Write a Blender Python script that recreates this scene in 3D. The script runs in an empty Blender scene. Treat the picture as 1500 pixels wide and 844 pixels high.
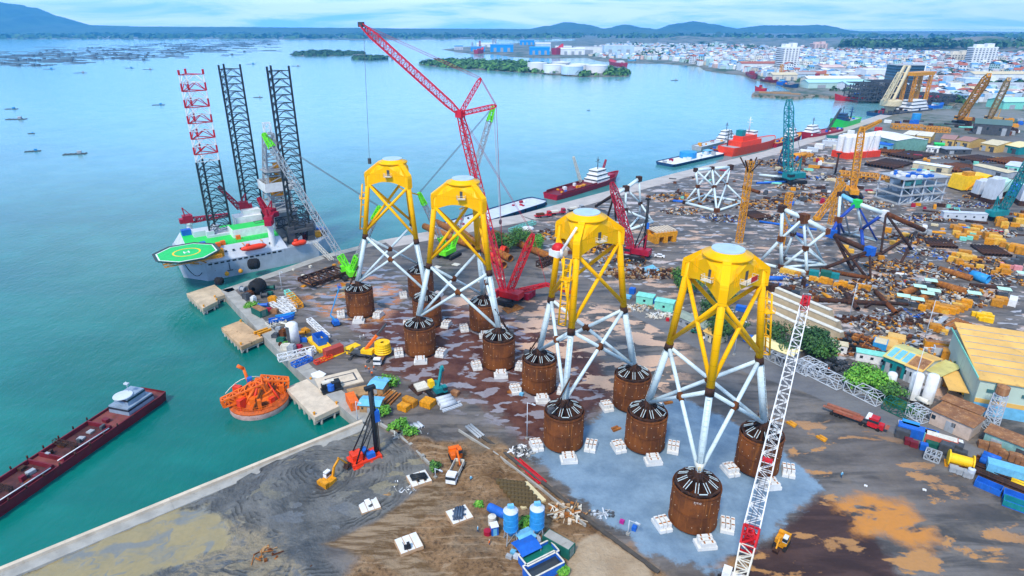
import bpy, math, random
import numpy as np
from mathutils import Vector, Matrix
random.seed(7)
R = math.radians
scene = bpy.context.scene
COL = scene.collection
# ------------------------------------------------------------------ camera (drone, 100 m up, looking down 22.8 degrees)
CX, CY, F, CAMH = 750.0, 422.0, 915.0, 100.0
PITCH = math.atan(384.0 / 915.0)
SN, CS = math.sin(PITCH), math.cos(PITCH)
cam_d = bpy.data.cameras.new('camera')
cam_d.sensor_width = 36.0
cam_d.lens = 36.0 * F / 1500.0
cam_d.clip_start = 1.0
cam_d.clip_end = 60000.0
cam = bpy.data.objects.new('camera', cam_d)
COL.objects.link(cam)
cam.location = (0, 0, CAMH)
cam.rotation_euler = (R(90) - PITCH, 0, 0)
scene.camera = cam

def at(px, py, z=0.0):
    """survey: ground point (at height z) seen at a photo pixel"""
    u = (px - CX) / F; v = -(py - CY) / F
    d = Vector((u, CS + v * SN, -SN + v * CS))
    t = (z - CAMH) / d.z
    return Vector((d.x * t, d.y * t, z))
def pix(p):
    zc = p[1] * CS - (p[2] - CAMH) * SN; yc = p[1] * SN + (p[2] - CAMH) * CS
    return CX + F * p[0] / zc, CY - F * yc / zc
def hgt(xy, py, lo=0.0, hi=160.0):
    """height above the ground point xy that shows at photo row py"""
    for _ in range(50):
        m = (lo + hi) / 2
        if pix((xy[0], xy[1], m))[1] > py: lo = m
        else: hi = m
    return lo
def azi(a, b): return math.atan2(b[1] - a[1], b[0] - a[0])

# ------------------------------------------------------------------ mesh builder
class MB:
    def __init__(s): s.v = []; s.f = []; s.mi = []; s.sm = []; s.cur = 0; s.smooth = False
    def add(s, vs, fs, smooth=None):
        o = len(s.v); s.v += [tuple(q) for q in vs]
        for f in fs:
            s.f.append([i + o for i in f]); s.mi.append(s.cur); s.sm.append(s.smooth if smooth is None else smooth)
        return s
    def box(s, c, d, rz=0.0, top=None):
        """box centred on c (x,y) with base at c.z, size d; top = (sx,sy) scale of the top face"""
        x, y, z = d[0] / 2, d[1] / 2, d[2]; t = top or (1, 1)
        ca, sa = math.cos(rz), math.sin(rz)
        L = [(-x, -y, 0), (x, -y, 0), (x, y, 0), (-x, y, 0), (-x * t[0], -y * t[1], z), (x * t[0], -y * t[1], z), (x * t[0], y * t[1], z), (-x * t[0], y * t[1], z)]
        return s.add([(c[0] + a * ca - b * sa, c[1] + a * sa + b * ca, c[2] + h) for a, b, h in L],
                     [(3, 2, 1, 0), (4, 5, 6, 7), (0, 1, 5, 4), (1, 2, 6, 5), (2, 3, 7, 6), (3, 0, 4, 7)])
    def bar(s, a, b, r, n=4, r2=None, cap=True, roll=0.7854):
        a = Vector(a); b = Vector(b); d = b - a
        if d.length < 1e-6: return s
        d.normalize(); up = Vector((0, 0, 1)) if abs(d.z) < .95 else Vector((0, 1, 0))
        u = d.cross(up).normalized(); w = d.cross(u); r2 = r if r2 is None else r2
        vs = []
        for p, q in ((a, r), (b, r2)):
            for i in range(n):
                t = roll + 2 * math.pi * i / n
                vs.append(p + u * (q * math.cos(t)) + w * (q * math.sin(t)))
        fs = [(i, (i + 1) % n, n + (i + 1) % n, n + i) for i in range(n)]
        o = len(s.v); s.add(vs, fs, smooth=n > 5)
        if cap:
            s.f += [[o + i for i in reversed(range(n))], [o + n + i for i in range(n)]]; s.mi += [s.cur] * 2; s.sm += [False] * 2
        return s
    def path(s, pts, r, n=6):
        for a, b in zip(pts[:-1], pts[1:]): s.bar(a, b, r, n)
        return s
    def lathe(s, prof, n=24, c=(0, 0, 0), axis='z', a0=0.0, a1=2 * math.pi):
        full = abs(a1 - a0 - 2 * math.pi) < 1e-6; m = n if full else n + 1
        vs = []
        for r, z in prof:
            for i in range(m):
                t = a0 + (a1 - a0) * i / n; x, y = r * math.cos(t), r * math.sin(t)
                p = (x, y, z) if axis == 'z' else ((z, x, y) if axis == 'x' else (x, z, y))
                vs.append((c[0] + p[0], c[1] + p[1], c[2] + p[2]))
        fs = []
        for k in range(len(prof) - 1):
            for i in range(n):
                j = (i + 1) % m if full else i + 1
                fs.append((k * m + i, k * m + j, (k + 1) * m + j, (k + 1) * m + i))
        return s.add(vs, fs, smooth=s.smooth)
    def prism(s, poly, z0, z1, off=(0, 0), taper=1.0):
        """extrude an xy outline from z0 to z1"""
        n = len(poly); cx = sum(p[0] for p in poly) / n; cy = sum(p[1] for p in poly) / n
        vs = [(p[0], p[1], z0) for p in poly] + [(cx + (p[0] - cx) * taper + off[0], cy + (p[1] - cy) * taper + off[1], z1) for p in poly]
        return s.add(vs, [tuple(reversed(range(n))), tuple(range(n, 2 * n))] + [(i, (i + 1) % n, n + (i + 1) % n, n + i) for i in range(n)])
    def wedge(s, prof, y0, y1):
        """extrude an xz outline along y"""
        n = len(prof)
        vs = [(p[0], y0, p[1]) for p in prof] + [(p[0], y1, p[1]) for p in prof]
        return s.add(vs, [tuple(range(n)), tuple(reversed(range(n, 2 * n)))] + [((i + 1) % n, i, n + i, n + (i + 1) % n) for i in range(n)])
    def gable(s, c, d, h, rz=0.0, over=.4, th=.18):
        """gable roof slabs over a box footprint d centred at c (base z = eaves), ridge along x"""
        x, y = d[0] / 2 + over, d[1] / 2 + over; z = c[2]; ca, sa = math.cos(rz), math.sin(rz)
        L = [(-x, -y, 0), (x, -y, 0), (x, 0, h), (-x, 0, h), (x, y, 0), (-x, y, 0)]
        vs = [(c[0] + a * ca - b * sa, c[1] + a * sa + b * ca, z + k) for a, b, k in L]
        vs += [(q[0], q[1], q[2] + th) for q in vs]
        return s.add(vs, [(6, 7, 8, 9), (9, 8, 10, 11), (0, 3, 2, 1), (3, 5, 4, 2), (0, 1, 7, 6), (4, 5, 11, 10), (1, 2, 8, 7), (2, 4, 10, 8), (3, 0, 6, 9), (5, 3, 9, 11)])
    def lattice(s, a, b, w0, w1, n, r, k=4, rb=None, up=(0, 0, 1), wm=None):
        """square (k=4) or three-chord truss from a to b; wm = width of the middle when it tapers at both ends"""
        a = Vector(a); b = Vector(b); d = (b - a).normalized(); up = Vector(up)
        if abs(d.dot(up)) > .97: up = Vector((0, 1, 0))
        u = d.cross(up).normalized(); w = u.cross(d); rb = rb or r * .6
        rings = []
        for i in range(n + 1):
            t = i / n; q = w0 + (w1 - w0) * t
            if wm: q = wm * min(1, (w0 / wm) + (1 - w0 / wm) * t / .12, (w1 / wm) + (1 - w1 / wm) * (1 - t) / .12)
            p = a + (b - a) * t
            if k == 4: rings.append([p + u * (x * q / 2) + w * (y * q / 2) for x, y in ((-1, -1), (1, -1), (1, 1), (-1, 1))])
            else: rings.append([p + u * (q * .577 * math.cos(h)) + w * (q * .577 * math.sin(h)) for h in (R(90), R(210), R(330))])
        for i in range(n):
            for j in range(k):
                s.bar(rings[i][j], rings[i + 1][j], r, 4, cap=False)
                j2 = (j + 1) % k
                if (i + j) % 2: s.bar(rings[i][j], rings[i + 1][j2], rb, 4, cap=False)
                else: s.bar(rings[i][j2], rings[i + 1][j], rb, 4, cap=False)
                s.bar(rings[i][j], rings[i][j2], rb, 4, cap=False)
        for j in range(k): s.bar(rings[n][j], rings[n][(j + 1) % k], r, 4, cap=False)
        return s
    def ball(s, c, rx, ry=None, rz=None, n=10, m=6):
        ry = ry or rx; rz = rz or rx
        vs = []; fs = []
        for i in range(m + 1):
            p = math.pi * i / m
            for j in range(n):
                t = 2 * math.pi * j / n
                vs.append((c[0] + rx * math.sin(p) * math.cos(t), c[1] + ry * math.sin(p) * math.sin(t), c[2] - rz * math.cos(p)))
        for i in range(m):
            for j in range(n):
                fs.append((i * n + j, i * n + (j + 1) % n, (i + 1) * n + (j + 1) % n, (i + 1) * n + j))
        return s.add(vs, fs, smooth=True)
    def mesh(s, name, mats):
        me = bpy.data.meshes.new(name)
        me.from_pydata(s.v, [], s.f)
        for m in (mats if isinstance(mats, (list, tuple)) else [mats]): me.materials.append(m)
        me.polygons.foreach_set('material_index', s.mi)
        me.polygons.foreach_set('use_smooth', s.sm)
        me.update()
        return me

LABELS = {}
def tag(o, label=None, cat=None, group=None, kind=None):
    if label:
        o['label'] = label; LABELS.setdefault(label, []).append(o.name)
    if cat: o['category'] = cat
    if group: o['group'] = group
    if kind: o['kind'] = kind
    return o
def thing(name, label, cat, loc=(0, 0, 0), rz=0.0, group=None):
    o = bpy.data.objects.new(name, None); COL.objects.link(o)
    o.location = loc; o.rotation_euler = (0, 0, rz); o.empty_display_size = .5
    return tag(o, label, cat, group)
def part(name, mb, mats, parent=None, label=None):
    o = bpy.data.objects.new(name, mb.mesh(name, mats)); COL.objects.link(o)
    o.parent = parent
    if label: o['label'] = label
    return o
def single(name, mb, mats, label, cat, loc=(0, 0, 0), rz=0.0, group=None):
    o = part(name, mb, mats); o.location = loc; o.rotation_euler = (0, 0, rz)
    return tag(o, label, cat, group)
def struct(name, mb, mats, kind='structure'):
    o = part(name, mb, mats); o['kind'] = kind; return o
KIDS = {}
def kids(o):
    return [c for c in COL.objects if c.parent is o]
def dup(root, loc, rz=0.0, label=None, group=None, scale=None, mats=None):
    def cp(o, par):
        c = o.copy(); COL.objects.link(c); c.parent = par
        for k in list(o.children): cp(k, c)
        return c
    r = cp(root, None); r.location = loc; r.rotation_euler = (0, 0, rz)
    if scale: r.scale = scale if isinstance(scale, (list, tuple)) else (scale,) * 3
    if label: tag(r, label)
    if group: r['group'] = group
    return r

# ------------------------------------------------------------------ materials
class NT:
    def __init__(s, tree): s.t = tree; s.n = tree.nodes; s.l = tree.links
    def new(s, ty, **k):
        n = s.n.new(ty)
        for a, b in k.items(): setattr(n, a, b)
        return n
    def put(s, sock, v):
        if hasattr(v, 'is_output'): s.l.new(v, sock)
        elif v is not None:
            if isinstance(v, (tuple, list)) and len(v) == 3 and sock.type == 'RGBA': v = (*v, 1)
            sock.default_value = v
    def pos(s): return s.new('ShaderNodeNewGeometry').outputs['Position']
    def obj(s): return s.new('ShaderNodeTexCoord').outputs['Object']
    def scale(s, vec, sc, rot=(0, 0, 0), loc=(0, 0, 0)):
        m = s.new('ShaderNodeMapping'); s.put(m.inputs['Vector'], vec); m.inputs['Scale'].default_value = sc; m.inputs['Rotation'].default_value = rot; m.inputs['Location'].default_value = loc
        return m.outputs[0]
    def noise(s, vec, scale, detail=4, rough=.55, dist=0.0):
        n = s.new('ShaderNodeTexNoise'); s.put(n.inputs['Vector'], vec)
        n.inputs['Scale'].default_value = scale; n.inputs['Detail'].default_value = detail; n.inputs['Roughness'].default_value = rough; n.inputs['Distortion'].default_value = dist
        return n.outputs['Fac']
    def voro(s, vec, scale, out='Distance', feat='F1'):
        n = s.new('ShaderNodeTexVoronoi', feature=feat); s.put(n.inputs['Vector'], vec); n.inputs['Scale'].default_value = scale
        return n.outputs[out]
    def attr(s, name): return s.new('ShaderNodeAttribute', attribute_name=name).outputs['Fac']
    def m(s, op, a, b=0.0, c=None):
        n = s.new('ShaderNodeMath', operation=op); s.put(n.inputs[0], a); s.put(n.inputs[1], b)
        if c is not None: s.put(n.inputs[2], c)
        return n.outputs[0]
    def step(s, v, lo, hi, a=0.0, b=1.0):
        n = s.new('ShaderNodeMapRange', interpolation_type='SMOOTHSTEP'); s.put(n.inputs['Value'], v)
        n.inputs['From Min'].default_value = lo; n.inputs['From Max'].default_value = hi; n.inputs['To Min'].default_value = a; n.inputs['To Max'].default_value = b
        return n.outputs[0]
    def mix(s, f, a, b, blend='MIX'):
        n = s.new('ShaderNodeMix', data_type='RGBA', blend_type=blend); s.put(n.inputs['Factor'], f)
        s.put(n.inputs[6], a); s.put(n.inputs[7], b)
        return n.outputs[2]
    def mixf(s, f, a, b):
        n = s.new('ShaderNodeMix', data_type='FLOAT'); s.put(n.inputs['Factor'], f); s.put(n.inputs[2], a); s.put(n.inputs[3], b)
        return n.outputs[0]
    def bump(s, h, strength=.5, dist=.1):
        n = s.new('ShaderNodeBump'); s.put(n.inputs['Height'], h); n.inputs['Strength'].default_value = strength; n.inputs['Distance'].default_value = dist
        return n.outputs[0]
def newmat(name):
    m = bpy.data.materials.new(name); m.use_nodes = True
    nt = NT(m.node_tree); b = nt.n['Principled BSDF']
    return m, nt, b
MATS = {}
def paint(name, c, rough=.55, var=.25, rust=0.0, sc=.6, metal=0.0, dirt=(.09, .06, .04), spec=.3, seam=0.0):
    """worn paint: tone variation, streaks of dirt, patches of rust"""
    if name in MATS: return MATS[name]
    m, nt, b = newmat(name)
    p = nt.obj(); n1 = nt.noise(p, sc, 5, .6)
    dark = tuple(x * (1 - var) for x in c); lite = tuple(min(1, x * (1 + var * .5)) for x in c)
    col = nt.mix(nt.step(n1, .3, .7), dark, lite)
    st = nt.noise(nt.scale(p, (2.2, 2.2, .25)), sc * 1.5, 4, .65)
    col = nt.mix(nt.step(st, .56, .8, 0, .45 + rust * .4), col, dirt)
    if seam:
        z = nt.new('ShaderNodeSeparateXYZ'); nt.put(z.inputs[0], p); fr = nt.m('FRACT', nt.m('DIVIDE', z.outputs[2], seam))
        col = nt.mix(nt.m('MULTIPLY', nt.m('LESS_THAN', fr, .035), .45), col, tuple(x * .45 for x in c))
        gr = nt.noise(nt.scale(p, (1.2, 1.2, .10)), .8, 5, .7); col = nt.mix(nt.step(gr, .58, .74, 0, .28), col, (.30, .13, .03))
    if rust > 0:
        n2 = nt.noise(p, sc * 2.3, 6, .7)
        col = nt.mix(nt.step(n2, .66 - rust * .3, .74 - rust * .25), col, (.16, .06, .02))
    nt.put(b.inputs['Base Color'], col); nt.put(b.inputs['Roughness'], nt.step(n1, .2, .8, max(.05, rough - .12), min(1, rough + .12)))
    b.inputs['Metallic'].default_value = metal; b.inputs['Specular IOR Level'].default_value = spec
    MATS[name] = m; return m
def rusty(name, a=(.20, .075, .022), d=(.075, .028, .012), o=(.36, .15, .035), sc=.35, panel=True):
    if name in MATS: return MATS[name]
    m, nt, b = newmat(name); p = nt.obj()
    n1 = nt.noise(p, sc, 6, .65); st = nt.noise(nt.scale(p, (1.6, 1.6, .12)), .9, 5, .6)
    col = nt.mix(nt.step(n1, .35, .65), d, a)
    col = nt.mix(nt.step(st, .5, .75, 0, .8), col, o)
    fine = nt.noise(p, 2.2, 3, .6)
    col = nt.mix(nt.step(fine, .5, .8, 0, .25), col, tuple(x * .45 for x in d))
    nt.put(b.inputs['Base Color'], col); b.inputs['Roughness'].default_value = .82; b.inputs['Specular IOR Level'].default_value = .25
    nt.put(b.inputs['Normal'], nt.bump(fine, .4, .05))
    MATS[name] = m; return m

YEL = paint('yellow_paint', (1.0, .49, .0), .42, .08, sc=.25, dirt=(.74, .30, .003), spec=.15, seam=3.3)
LWH = paint('pale_blue_white_paint', (.62, .74, .76), .5, .10, sc=.5, dirt=(.35, .38, .36), seam=2.9)
WHT = paint('white_paint', (.78, .79, .80), .55, .12)
OFFW = paint('offwhite_paint', (.70, .66, .56), .6, .15, rust=.15)
GRY = paint('grey_paint', (.36, .39, .42), .55, .18)
LGRY = paint('light_grey_paint', (.55, .60, .66), .55, .12, rust=.05, sc=.2)
DGRY = paint('dark_grey_steel', (.07, .075, .085), .6, .3)
BLK = paint('black_paint', (.016, .020, .024), .5, .3)
RED = paint('red_paint', (.55, .012, .02), .45, .2)
CRIM = paint('crimson_paint', (.38, .008, .035), .5, .25)
ORG = paint('orange_paint', (.85, .15, .006), .5, .2, rust=.12)
ORED = paint('orange_red_paint', (.80, .05, .012), .45, .15)
LIME = paint('lime_paint', (.16, .78, .02), .45, .12)
GRN = paint('green_deck_paint', (.02, .56, .13), .6, .15)
BGRN = paint('bright_green_paint', (.02, .62, .10), .5, .12)
BLU = paint('blue_paint', (.015, .13, .55), .5, .2)
SBLU = paint('sky_blue_paint', (.03, .30, .66), .5, .18)
LBLU = paint('light_blue_paint', (.16, .48, .72), .55, .15)
TEAL = paint('teal_paint', (.01, .23, .25), .5, .2)
MINT = paint('mint_paint', (.22, .66, .54), .6, .15)
DGRN = paint('dark_green_paint', (.01, .12, .09), .6, .2)
OCH = paint('ochre_yellow_paint', (.72, .30, .008), .55, .3, rust=.2, sc=1.1)
BYEL = paint('bright_yellow_paint', (.94, .56, .005), .5, .15)
MRN = paint('maroon_hull_paint', (.17, .012, .022), .55, .3, rust=.1, sc=.2)
DBLU = paint('dark_blue_hull_paint', (.012, .06, .16), .5, .3, rust=.05)
CREAM = paint('cream_paint', (.66, .56, .36), .6, .15)
YROOF = paint('yellow_sheet_roof', (.78, .46, .12), .6, .18, sc=.12)
CONC = paint('pale_concrete', (.62, .52, .40), .85, .18, sc=.3, dirt=(.25, .17, .10))
WCONC = paint('white_concrete', (.72, .72, .70), .8, .1, sc=.8, dirt=(.4, .38, .34))
GCONC = paint('grey_concrete', (.36, .35, .32), .85, .2, sc=.3)
RUST = rusty('rusty_steel', (.175, .052, .010), (.075, .024, .007), (.29, .10, .014), sc=.16); DRUST = rusty('dark_rusty_steel', (.07, .03, .018), (.025, .014, .011), (.13, .05, .02))
PIPE = rusty('orange_rust_pipe', (.42, .15, .025), (.22, .075, .018), (.58, .24, .05), sc=.6)
RROOF = rusty('rusty_sheet_roof', (.36, .17, .07), (.22, .10, .05), (.50, .30, .16), sc=.3)
WOOD = paint('raw_timber', (.40, .24, .11), .85, .3)
TIRE = paint('tyre_rubber', (.014, .014, .016), .85, .3)
def glassy(name, c, rough=.08):
    m, nt, b = newmat(name); b.inputs['Base Color'].default_value = (*c, 1); b.inputs['Roughness'].default_value = rough
    return m
GLASS = glassy('dark_window_glass', (.02, .035, .05))
CABLE = paint('steel_cable', (.10, .10, .11), .5, .1)
# ================================================================== SETTING
WZ = -3.5      # water level, yard level is 0
def P2(pts, z=0.0): return [tuple(at(x, y, z)[:2]) for x, y in pts]
def sdist(poly, X, Y):
    """signed distance to a polygon, positive inside"""
    d = np.full(X.shape, 1e18); ins = np.zeros(X.shape, bool)
    n = len(poly)
    for i in range(n):
        x0, y0 = poly[i]; x1, y1 = poly[(i + 1) % n]
        dx, dy = x1 - x0, y1 - y0; L = dx * dx + dy * dy + 1e-12
        t = np.clip(((X - x0) * dx + (Y - y0) * dy) / L, 0, 1)
        d = np.minimum(d, (X - x0 - t * dx) ** 2 + (Y - y0 - t * dy) ** 2)
        c = ((y0 > Y) != (y1 > Y)) & (X < dx * (Y - y0) / (dy if abs(dy) > 1e-9 else 1e-9) + x0)
        ins ^= c
    d = np.sqrt(d)
    return np.where(ins, d, -d)
QUAY = P2([(325, 425), (470, 375), (560, 352), (760, 315), (985, 255), (1120, 222), (1190, 200), (1290, 168)])
BASIN = P2([(530, 620), (440, 545), (390, 495), (325, 425)])
SEAWALL = [(-150, 52.0)] + P2([(0, 838), (250, 735), (530, 620)])
SHORE = P2([(1290, 168), (1340, 161), (1395, 158), (1396, 152), (1320, 150), (1280, 148), (1222, 142), (1192, 139), (1170, 143), (1100, 139), (1103, 134), (1168, 132), (1151, 128.6), (1139, 123), (1117, 118.6), (1095, 112), (1083, 108), (1060, 106), (1031, 101.6), (1022, 96), (965, 91.6), (934, 91.6), (875, 88), (857, 83), (811, 84), (770, 83), (747, 82), (722, 78), (693, 78.5), (666, 75), (646, 71.5), (700, 66), (770, 62), (840, 59)])
MAIN = SEAWALL + BASIN[1:] + QUAY[1:] + SHORE[1:] + [(600, 6200), (14000, 6200), (14000, -60), (-150, -60)]
FARLAND = [(-16000, 5750), (-2500, 5650), (-1000, 5300), (-560, 5600), (900, 5900), (14000, 6000), (14000, 15000), (-16000, 15000)]
ISL = [P2([(424, 80), (450, 81.5), (500, 80.5), (541, 79), (530, 76.5), (470, 74.5), (440, 76)]), P2([(512, 85.5), (545, 87), (573, 85), (560, 82.5), (530, 83)]),
       P2([(608, 93), (660, 98), (760, 104), (850, 111), (925, 110), (922, 105), (880, 99), (760, 93), (690, 90), (640, 89)])]

def axis(lo, hi, f, st):
    v = [lo]
    while v[-1] < hi: v.append(v[-1] + f(v[-1]))
    return np.array(v)
xs_r = axis(-132, 9000, lambda x: 1.5 if x < 250 else 4.0 if x < 640 else max(6, .035 * x), 0)
xs_l = -axis(132, 14000, lambda x: max(5, .03 * x), 0)[1:][::-1]
XS = np.concatenate([xs_l, xs_r])
YS = axis(50, 14000, lambda y: 1.5 if y < 230 else 1.9 if y < 300 else max(2.0, .0085 * y), 0)
GX, GY = np.meshgrid(XS, YS)
sd_main = sdist(MAIN, GX, GY)
sd = np.maximum(sd_main, sdist(FARLAND, GX, GY))
for q in ISL: sd = np.maximum(sd, sdist(q, GX, GY))
near = GY < 1100
Z = np.where(near, np.where(sd > 1.4, 0.0, -9.0), np.clip(sd * .12 - 3.9, -9, -0.3))
ZONES = {
 'pad': [(772, 662), (850, 628), (890, 600), (905, 575), (1000, 585), (1130, 645), (1178, 690), (1204, 716), (1176, 740), (1140, 765), (1132, 788), (1085, 805), (1045, 838), (990, 822), (940, 808), (925, 786), (872, 752), (815, 700)],
 'mud': [(0, 842), (250, 742), (530, 626), (560, 632), (640, 690), (560, 760), (470, 800), (520, 880), (-60, 900)],
 'pond': [(-30, 860), (60, 826), (170, 775), (255, 738), (300, 742), (330, 760), (350, 790), (250, 830), (150, 880)],
 'tan': [(250, 830), (300, 765), (360, 770), (400, 790), (440, 830), (430, 860), (240, 870)],
 'dirt': [(560, 622), (640, 650), (720, 640), (780, 690), (880, 775), (960, 830), (1010, 880), (480, 880), (540, 800), (600, 735), (640, 690)],
 'sand': [(838, 800), (872, 782), (905, 800), (952, 830), (960, 880), (835, 880), (828, 830)],
 'maroon': [(560, 545), (620, 560), (700, 585), (780, 655), (900, 585), (870, 520), (760, 470), (640, 440), (505, 470), (560, 515)],
 'wine': [(1045, 845), (1090, 806), (1130, 792), (1200, 722), (1240, 745), (1300, 800), (1340, 880), (1040, 890)],
 'orange': [(1222, 740), (1262, 720), (1325, 738), (1372, 790), (1350, 806), (1300, 786), (1262, 782)],
 'road': [(925, 440), (1005, 468), (1100, 505), (1180, 540), (1300, 590), (1400, 640), (1500, 690), (1520, 730), (1400, 680), (1290, 626), (1180, 575), (1090, 545), (1000, 500), (925, 462)],
 'wet': [(380, 400), (560, 390), (760, 470), (900, 590), (780, 640), (560, 560), (470, 470)],
 'peach': [(640, 430), (780, 430), (1000, 470), (1000, 560), (930, 600), (790, 540), (700, 470)],
 'patch': [(770, 320), (985, 258), (1190, 204), (1330, 230), (1520, 400), (1520, 620), (1420, 600), (1290, 560), (1130, 480), (960, 430), (800, 400)],
 'mudpool': [(440, 400), (520, 395), (600, 430), (560, 470), (500, 480), (450, 440)],
 'rutroad': [(470, 800), (560, 760), (640, 700), (660, 700), (640, 740), (580, 800), (690, 860), (640, 870), (540, 815)],
 'grass': [(1255, 545), (1300, 575), (1360, 605), (1345, 612), (1290, 590), (1240, 560)],
}
att = {k: sdist(P2(v), GX, GY) for k, v in ZONES.items()}
att['town'] = np.where(GY > 500, np.minimum((GY - 560) * .2, 60), -60.0)
# spoil heaps and the dredged mound get real relief
def heap(cx, cy, r, h):
    global Z
    Z = np.where(near & (sd > 1.4), Z + h * np.exp(-((GX - cx) ** 2 + (GY - cy) ** 2) / (2 * r * r)), Z)
for px, py, r, h in [(420, 720, 6, 2.4), (455, 690, 5, 2.0), (375, 745, 4, 1.6), (560, 690, 6, .9), (520, 735, 4, 1.2), (700, 690, 4, 1.0), (690, 740, 4, .8), (620, 650, 3.5, 1.2), (730, 655, 3, .8), (1255, 505, 6, 1.2), (450, 830, 5, .9), (700, 830, 4, .9)]:
    c = at(px, py); heap(c.x, c.y, r, h)
rng = np.random.default_rng(3)
Z = Z + np.where(near & (sd > 3) & ((att['mud'] > 0) | (att['dirt'] > 0)), rng.normal(0, .07, GX.shape) + .32 * np.sin(GX * .55 + 2 * np.sin(GY * .23)) * np.sin(GY * .47 + 1.7 * np.sin(GX * .31)) + .22 * np.sin(GX * 1.3 + GY * .9) * np.sin(GY * 1.1 - GX * .6), 0)
# far ground swells: wooded ridge behind the town
def ridge(px0, px1, py, hh, wid):
    global Z
    a = at(px0, py); b = at(px1, py)
    yy = a.y; xx0, xx1 = min(a.x, b.x), max(a.x, b.x)
    fx = np.clip((GX - xx0) / 500, 0, 1) * np.clip((xx1 - GX) / 500, 0, 1)
    Z = Z + np.where(sd > 0, hh * np.exp(-((GY - yy) / wid) ** 2) * np.maximum(fx, 0) * (.7 + .3 * np.sin(GX * .006) + .15 * np.sin(GX * .021)), 0)
ridge(1180, 1600, 72, 58, 320)
ridge(900, 1260, 60, 30, 500)
ny, nx = GX.shape
idx = np.arange(ny * nx).reshape(ny, nx)
keep = (Z.reshape(ny, nx) > -8.9)
cell = keep[:-1, :-1] | keep[1:, :-1] | keep[:-1, 1:] | keep[1:, 1:]
q = np.stack([idx[:-1, :-1], idx[:-1, 1:], idx[1:, 1:], idx[1:, :-1]], -1)[cell]
used = np.zeros(ny * nx, bool); used[q.ravel()] = True
remap = np.cumsum(used) - 1
V = np.stack([GX.ravel(), GY.ravel(), Z.ravel()], -1)[used]
Q = remap[q].astype(np.int32)
me = bpy.data.meshes.new('ground')
me.vertices.add(len(V)); me.vertices.foreach_set('co', V.astype(np.float32).ravel())
me.loops.add(Q.size); me.loops.foreach_set('vertex_index', Q.ravel())
me.polygons.add(len(Q)); me.polygons.foreach_set('loop_start', np.arange(0, Q.size, 4, dtype=np.int32))
me.polygons.foreach_set('use_smooth', np.ones(len(Q), bool))
me.update(calc_edges=True)
att['shore'] = sd
for k, a in att.items():
    A = me.attributes.new('z_' + k, 'FLOAT', 'POINT'); A.data.foreach_set('value', np.clip(a.ravel()[used], -80, 80).astype(np.float32))
ground = bpy.data.objects.new('ground', me); COL.objects.link(ground); ground['kind'] = 'structure'

gm, g, gb = newmat('yard_ground')
p = g.pos()
nA = g.noise(p, .035, 6, .6); nB = g.noise(p, .16, 6, .62); nC = g.noise(p, 1.1, 5, .7)
nS = g.noise(g.scale(p, (.05, .22, 1), (0, 0, R(-38))), 1.0, 6, .62, .6)      # tyre-drag streaks along the yard
nP = g.noise(g.scale(p, (.075, .15, 1), (0, 0, R(-25))), 1.0, 5, .58, .3)
nQ = g.noise(g.scale(p, (.16, .30, 1), (0, 0, R(-25)), (31, 7, 0)), 1.0, 4, .5, .2)
edge = g.m('ADD', g.m('MULTIPLY', g.m('SUBTRACT', nB, .5), 9.0), g.m('MULTIPLY', g.m('SUBTRACT', nC, .5), 3.0))
def mask(name, soft=1.2, amp=1.0, n=None):
    return g.step(g.m('ADD', g.attr('z_' + name), g.m('MULTIPLY', n if n is not None else edge, amp)), -soft, soft)
def AND(a, b): return g.m('MULTIPLY', a, b)
asph = g.mix(g.step(nS, .36, .62), (.066, .062, .060), (.185, .168, .158))
asph = g.mix(g.step(nB, .48, .7, 0, .65), asph, (.20, .165, .13))
asph = g.mix(g.step(nA, .5, .62, 0, .5), asph, (.12, .10, .09))
col = asph; rough = g.step(nS, .3, .7, .45, .75)
# bare concrete patches of the yard and shallow standing water
pm = g.step(g.m('ADD', nP, g.m('MULTIPLY', g.m('SUBTRACT', nC, .5), .16)), .55, .61)
patch = AND(pm, mask('patch', 6, 2))
col = g.mix(patch, col, g.mix(g.step(nA, .45, .55), (.52, .44, .41), (.54, .35, .24)))
pq = AND(g.step(nQ, .59, .64), mask('patch', 6, 2)); col = g.mix(pq, col, (.40, .40, .43)); 
rough = g.mixf(AND(patch, .6), rough, .28)
mar = mask('maroon', 3, 1.3); col = g.mix(mar, col, g.mix(g.step(nB, .35, .65), (.070, .024, .017), (.14, .058, .040)))
rough = g.mixf(mar, rough, .5)
mp = AND(g.step(nP, .47, .52), mask('mudpool', 4, 1.4)); col = g.mix(mp, col, g.mix(g.step(nB, .40, .55), (.50, .34, .25), (.50, .17, .015))); rough = g.mixf(mp, rough, .07)
pw = AND(g.step(nQ, .535, .56), mask('wet', 4, 1.2)); col = g.mix(pw, col, (.27, .25, .28)); rough = g.mixf(pw, rough, .06)
pc = AND(g.step(g.m('ADD', nP, g.m('MULTIPLY', g.m('SUBTRACT', nC, .5), .08)), .50, .52), mask('peach', 4, 1.4)); col = g.mix(pc, col, (.60, .37, .23)); rough = g.mixf(pc, rough, .16)
rd = mask('road', .5, .06); col = g.mix(rd, col, g.mix(g.step(nS, .3, .7), (.13, .13, .14), (.19, .187, .187))); rough = g.mixf(rd, rough, .55)
wn = mask('wine', 2, 1.0); col = g.mix(wn, col, g.mix(g.step(nS, .35, .65), (.042, .024, .022), (.085, .05, .045)))
padm = mask('pad', 1.0, 1.15); pcol = g.mix(g.step(nB, .3, .7), (.14, .22, .31), (.22, .32, .42)); pcol = g.mix(g.step(g.noise(p, 3.2, 4, .8), .6, .8, 0, .35), pcol, (.08, .12, .16))
pcol = g.mix(g.step(nA, .56, .68, 0, .5), pcol, (.11, .15, .19))
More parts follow.
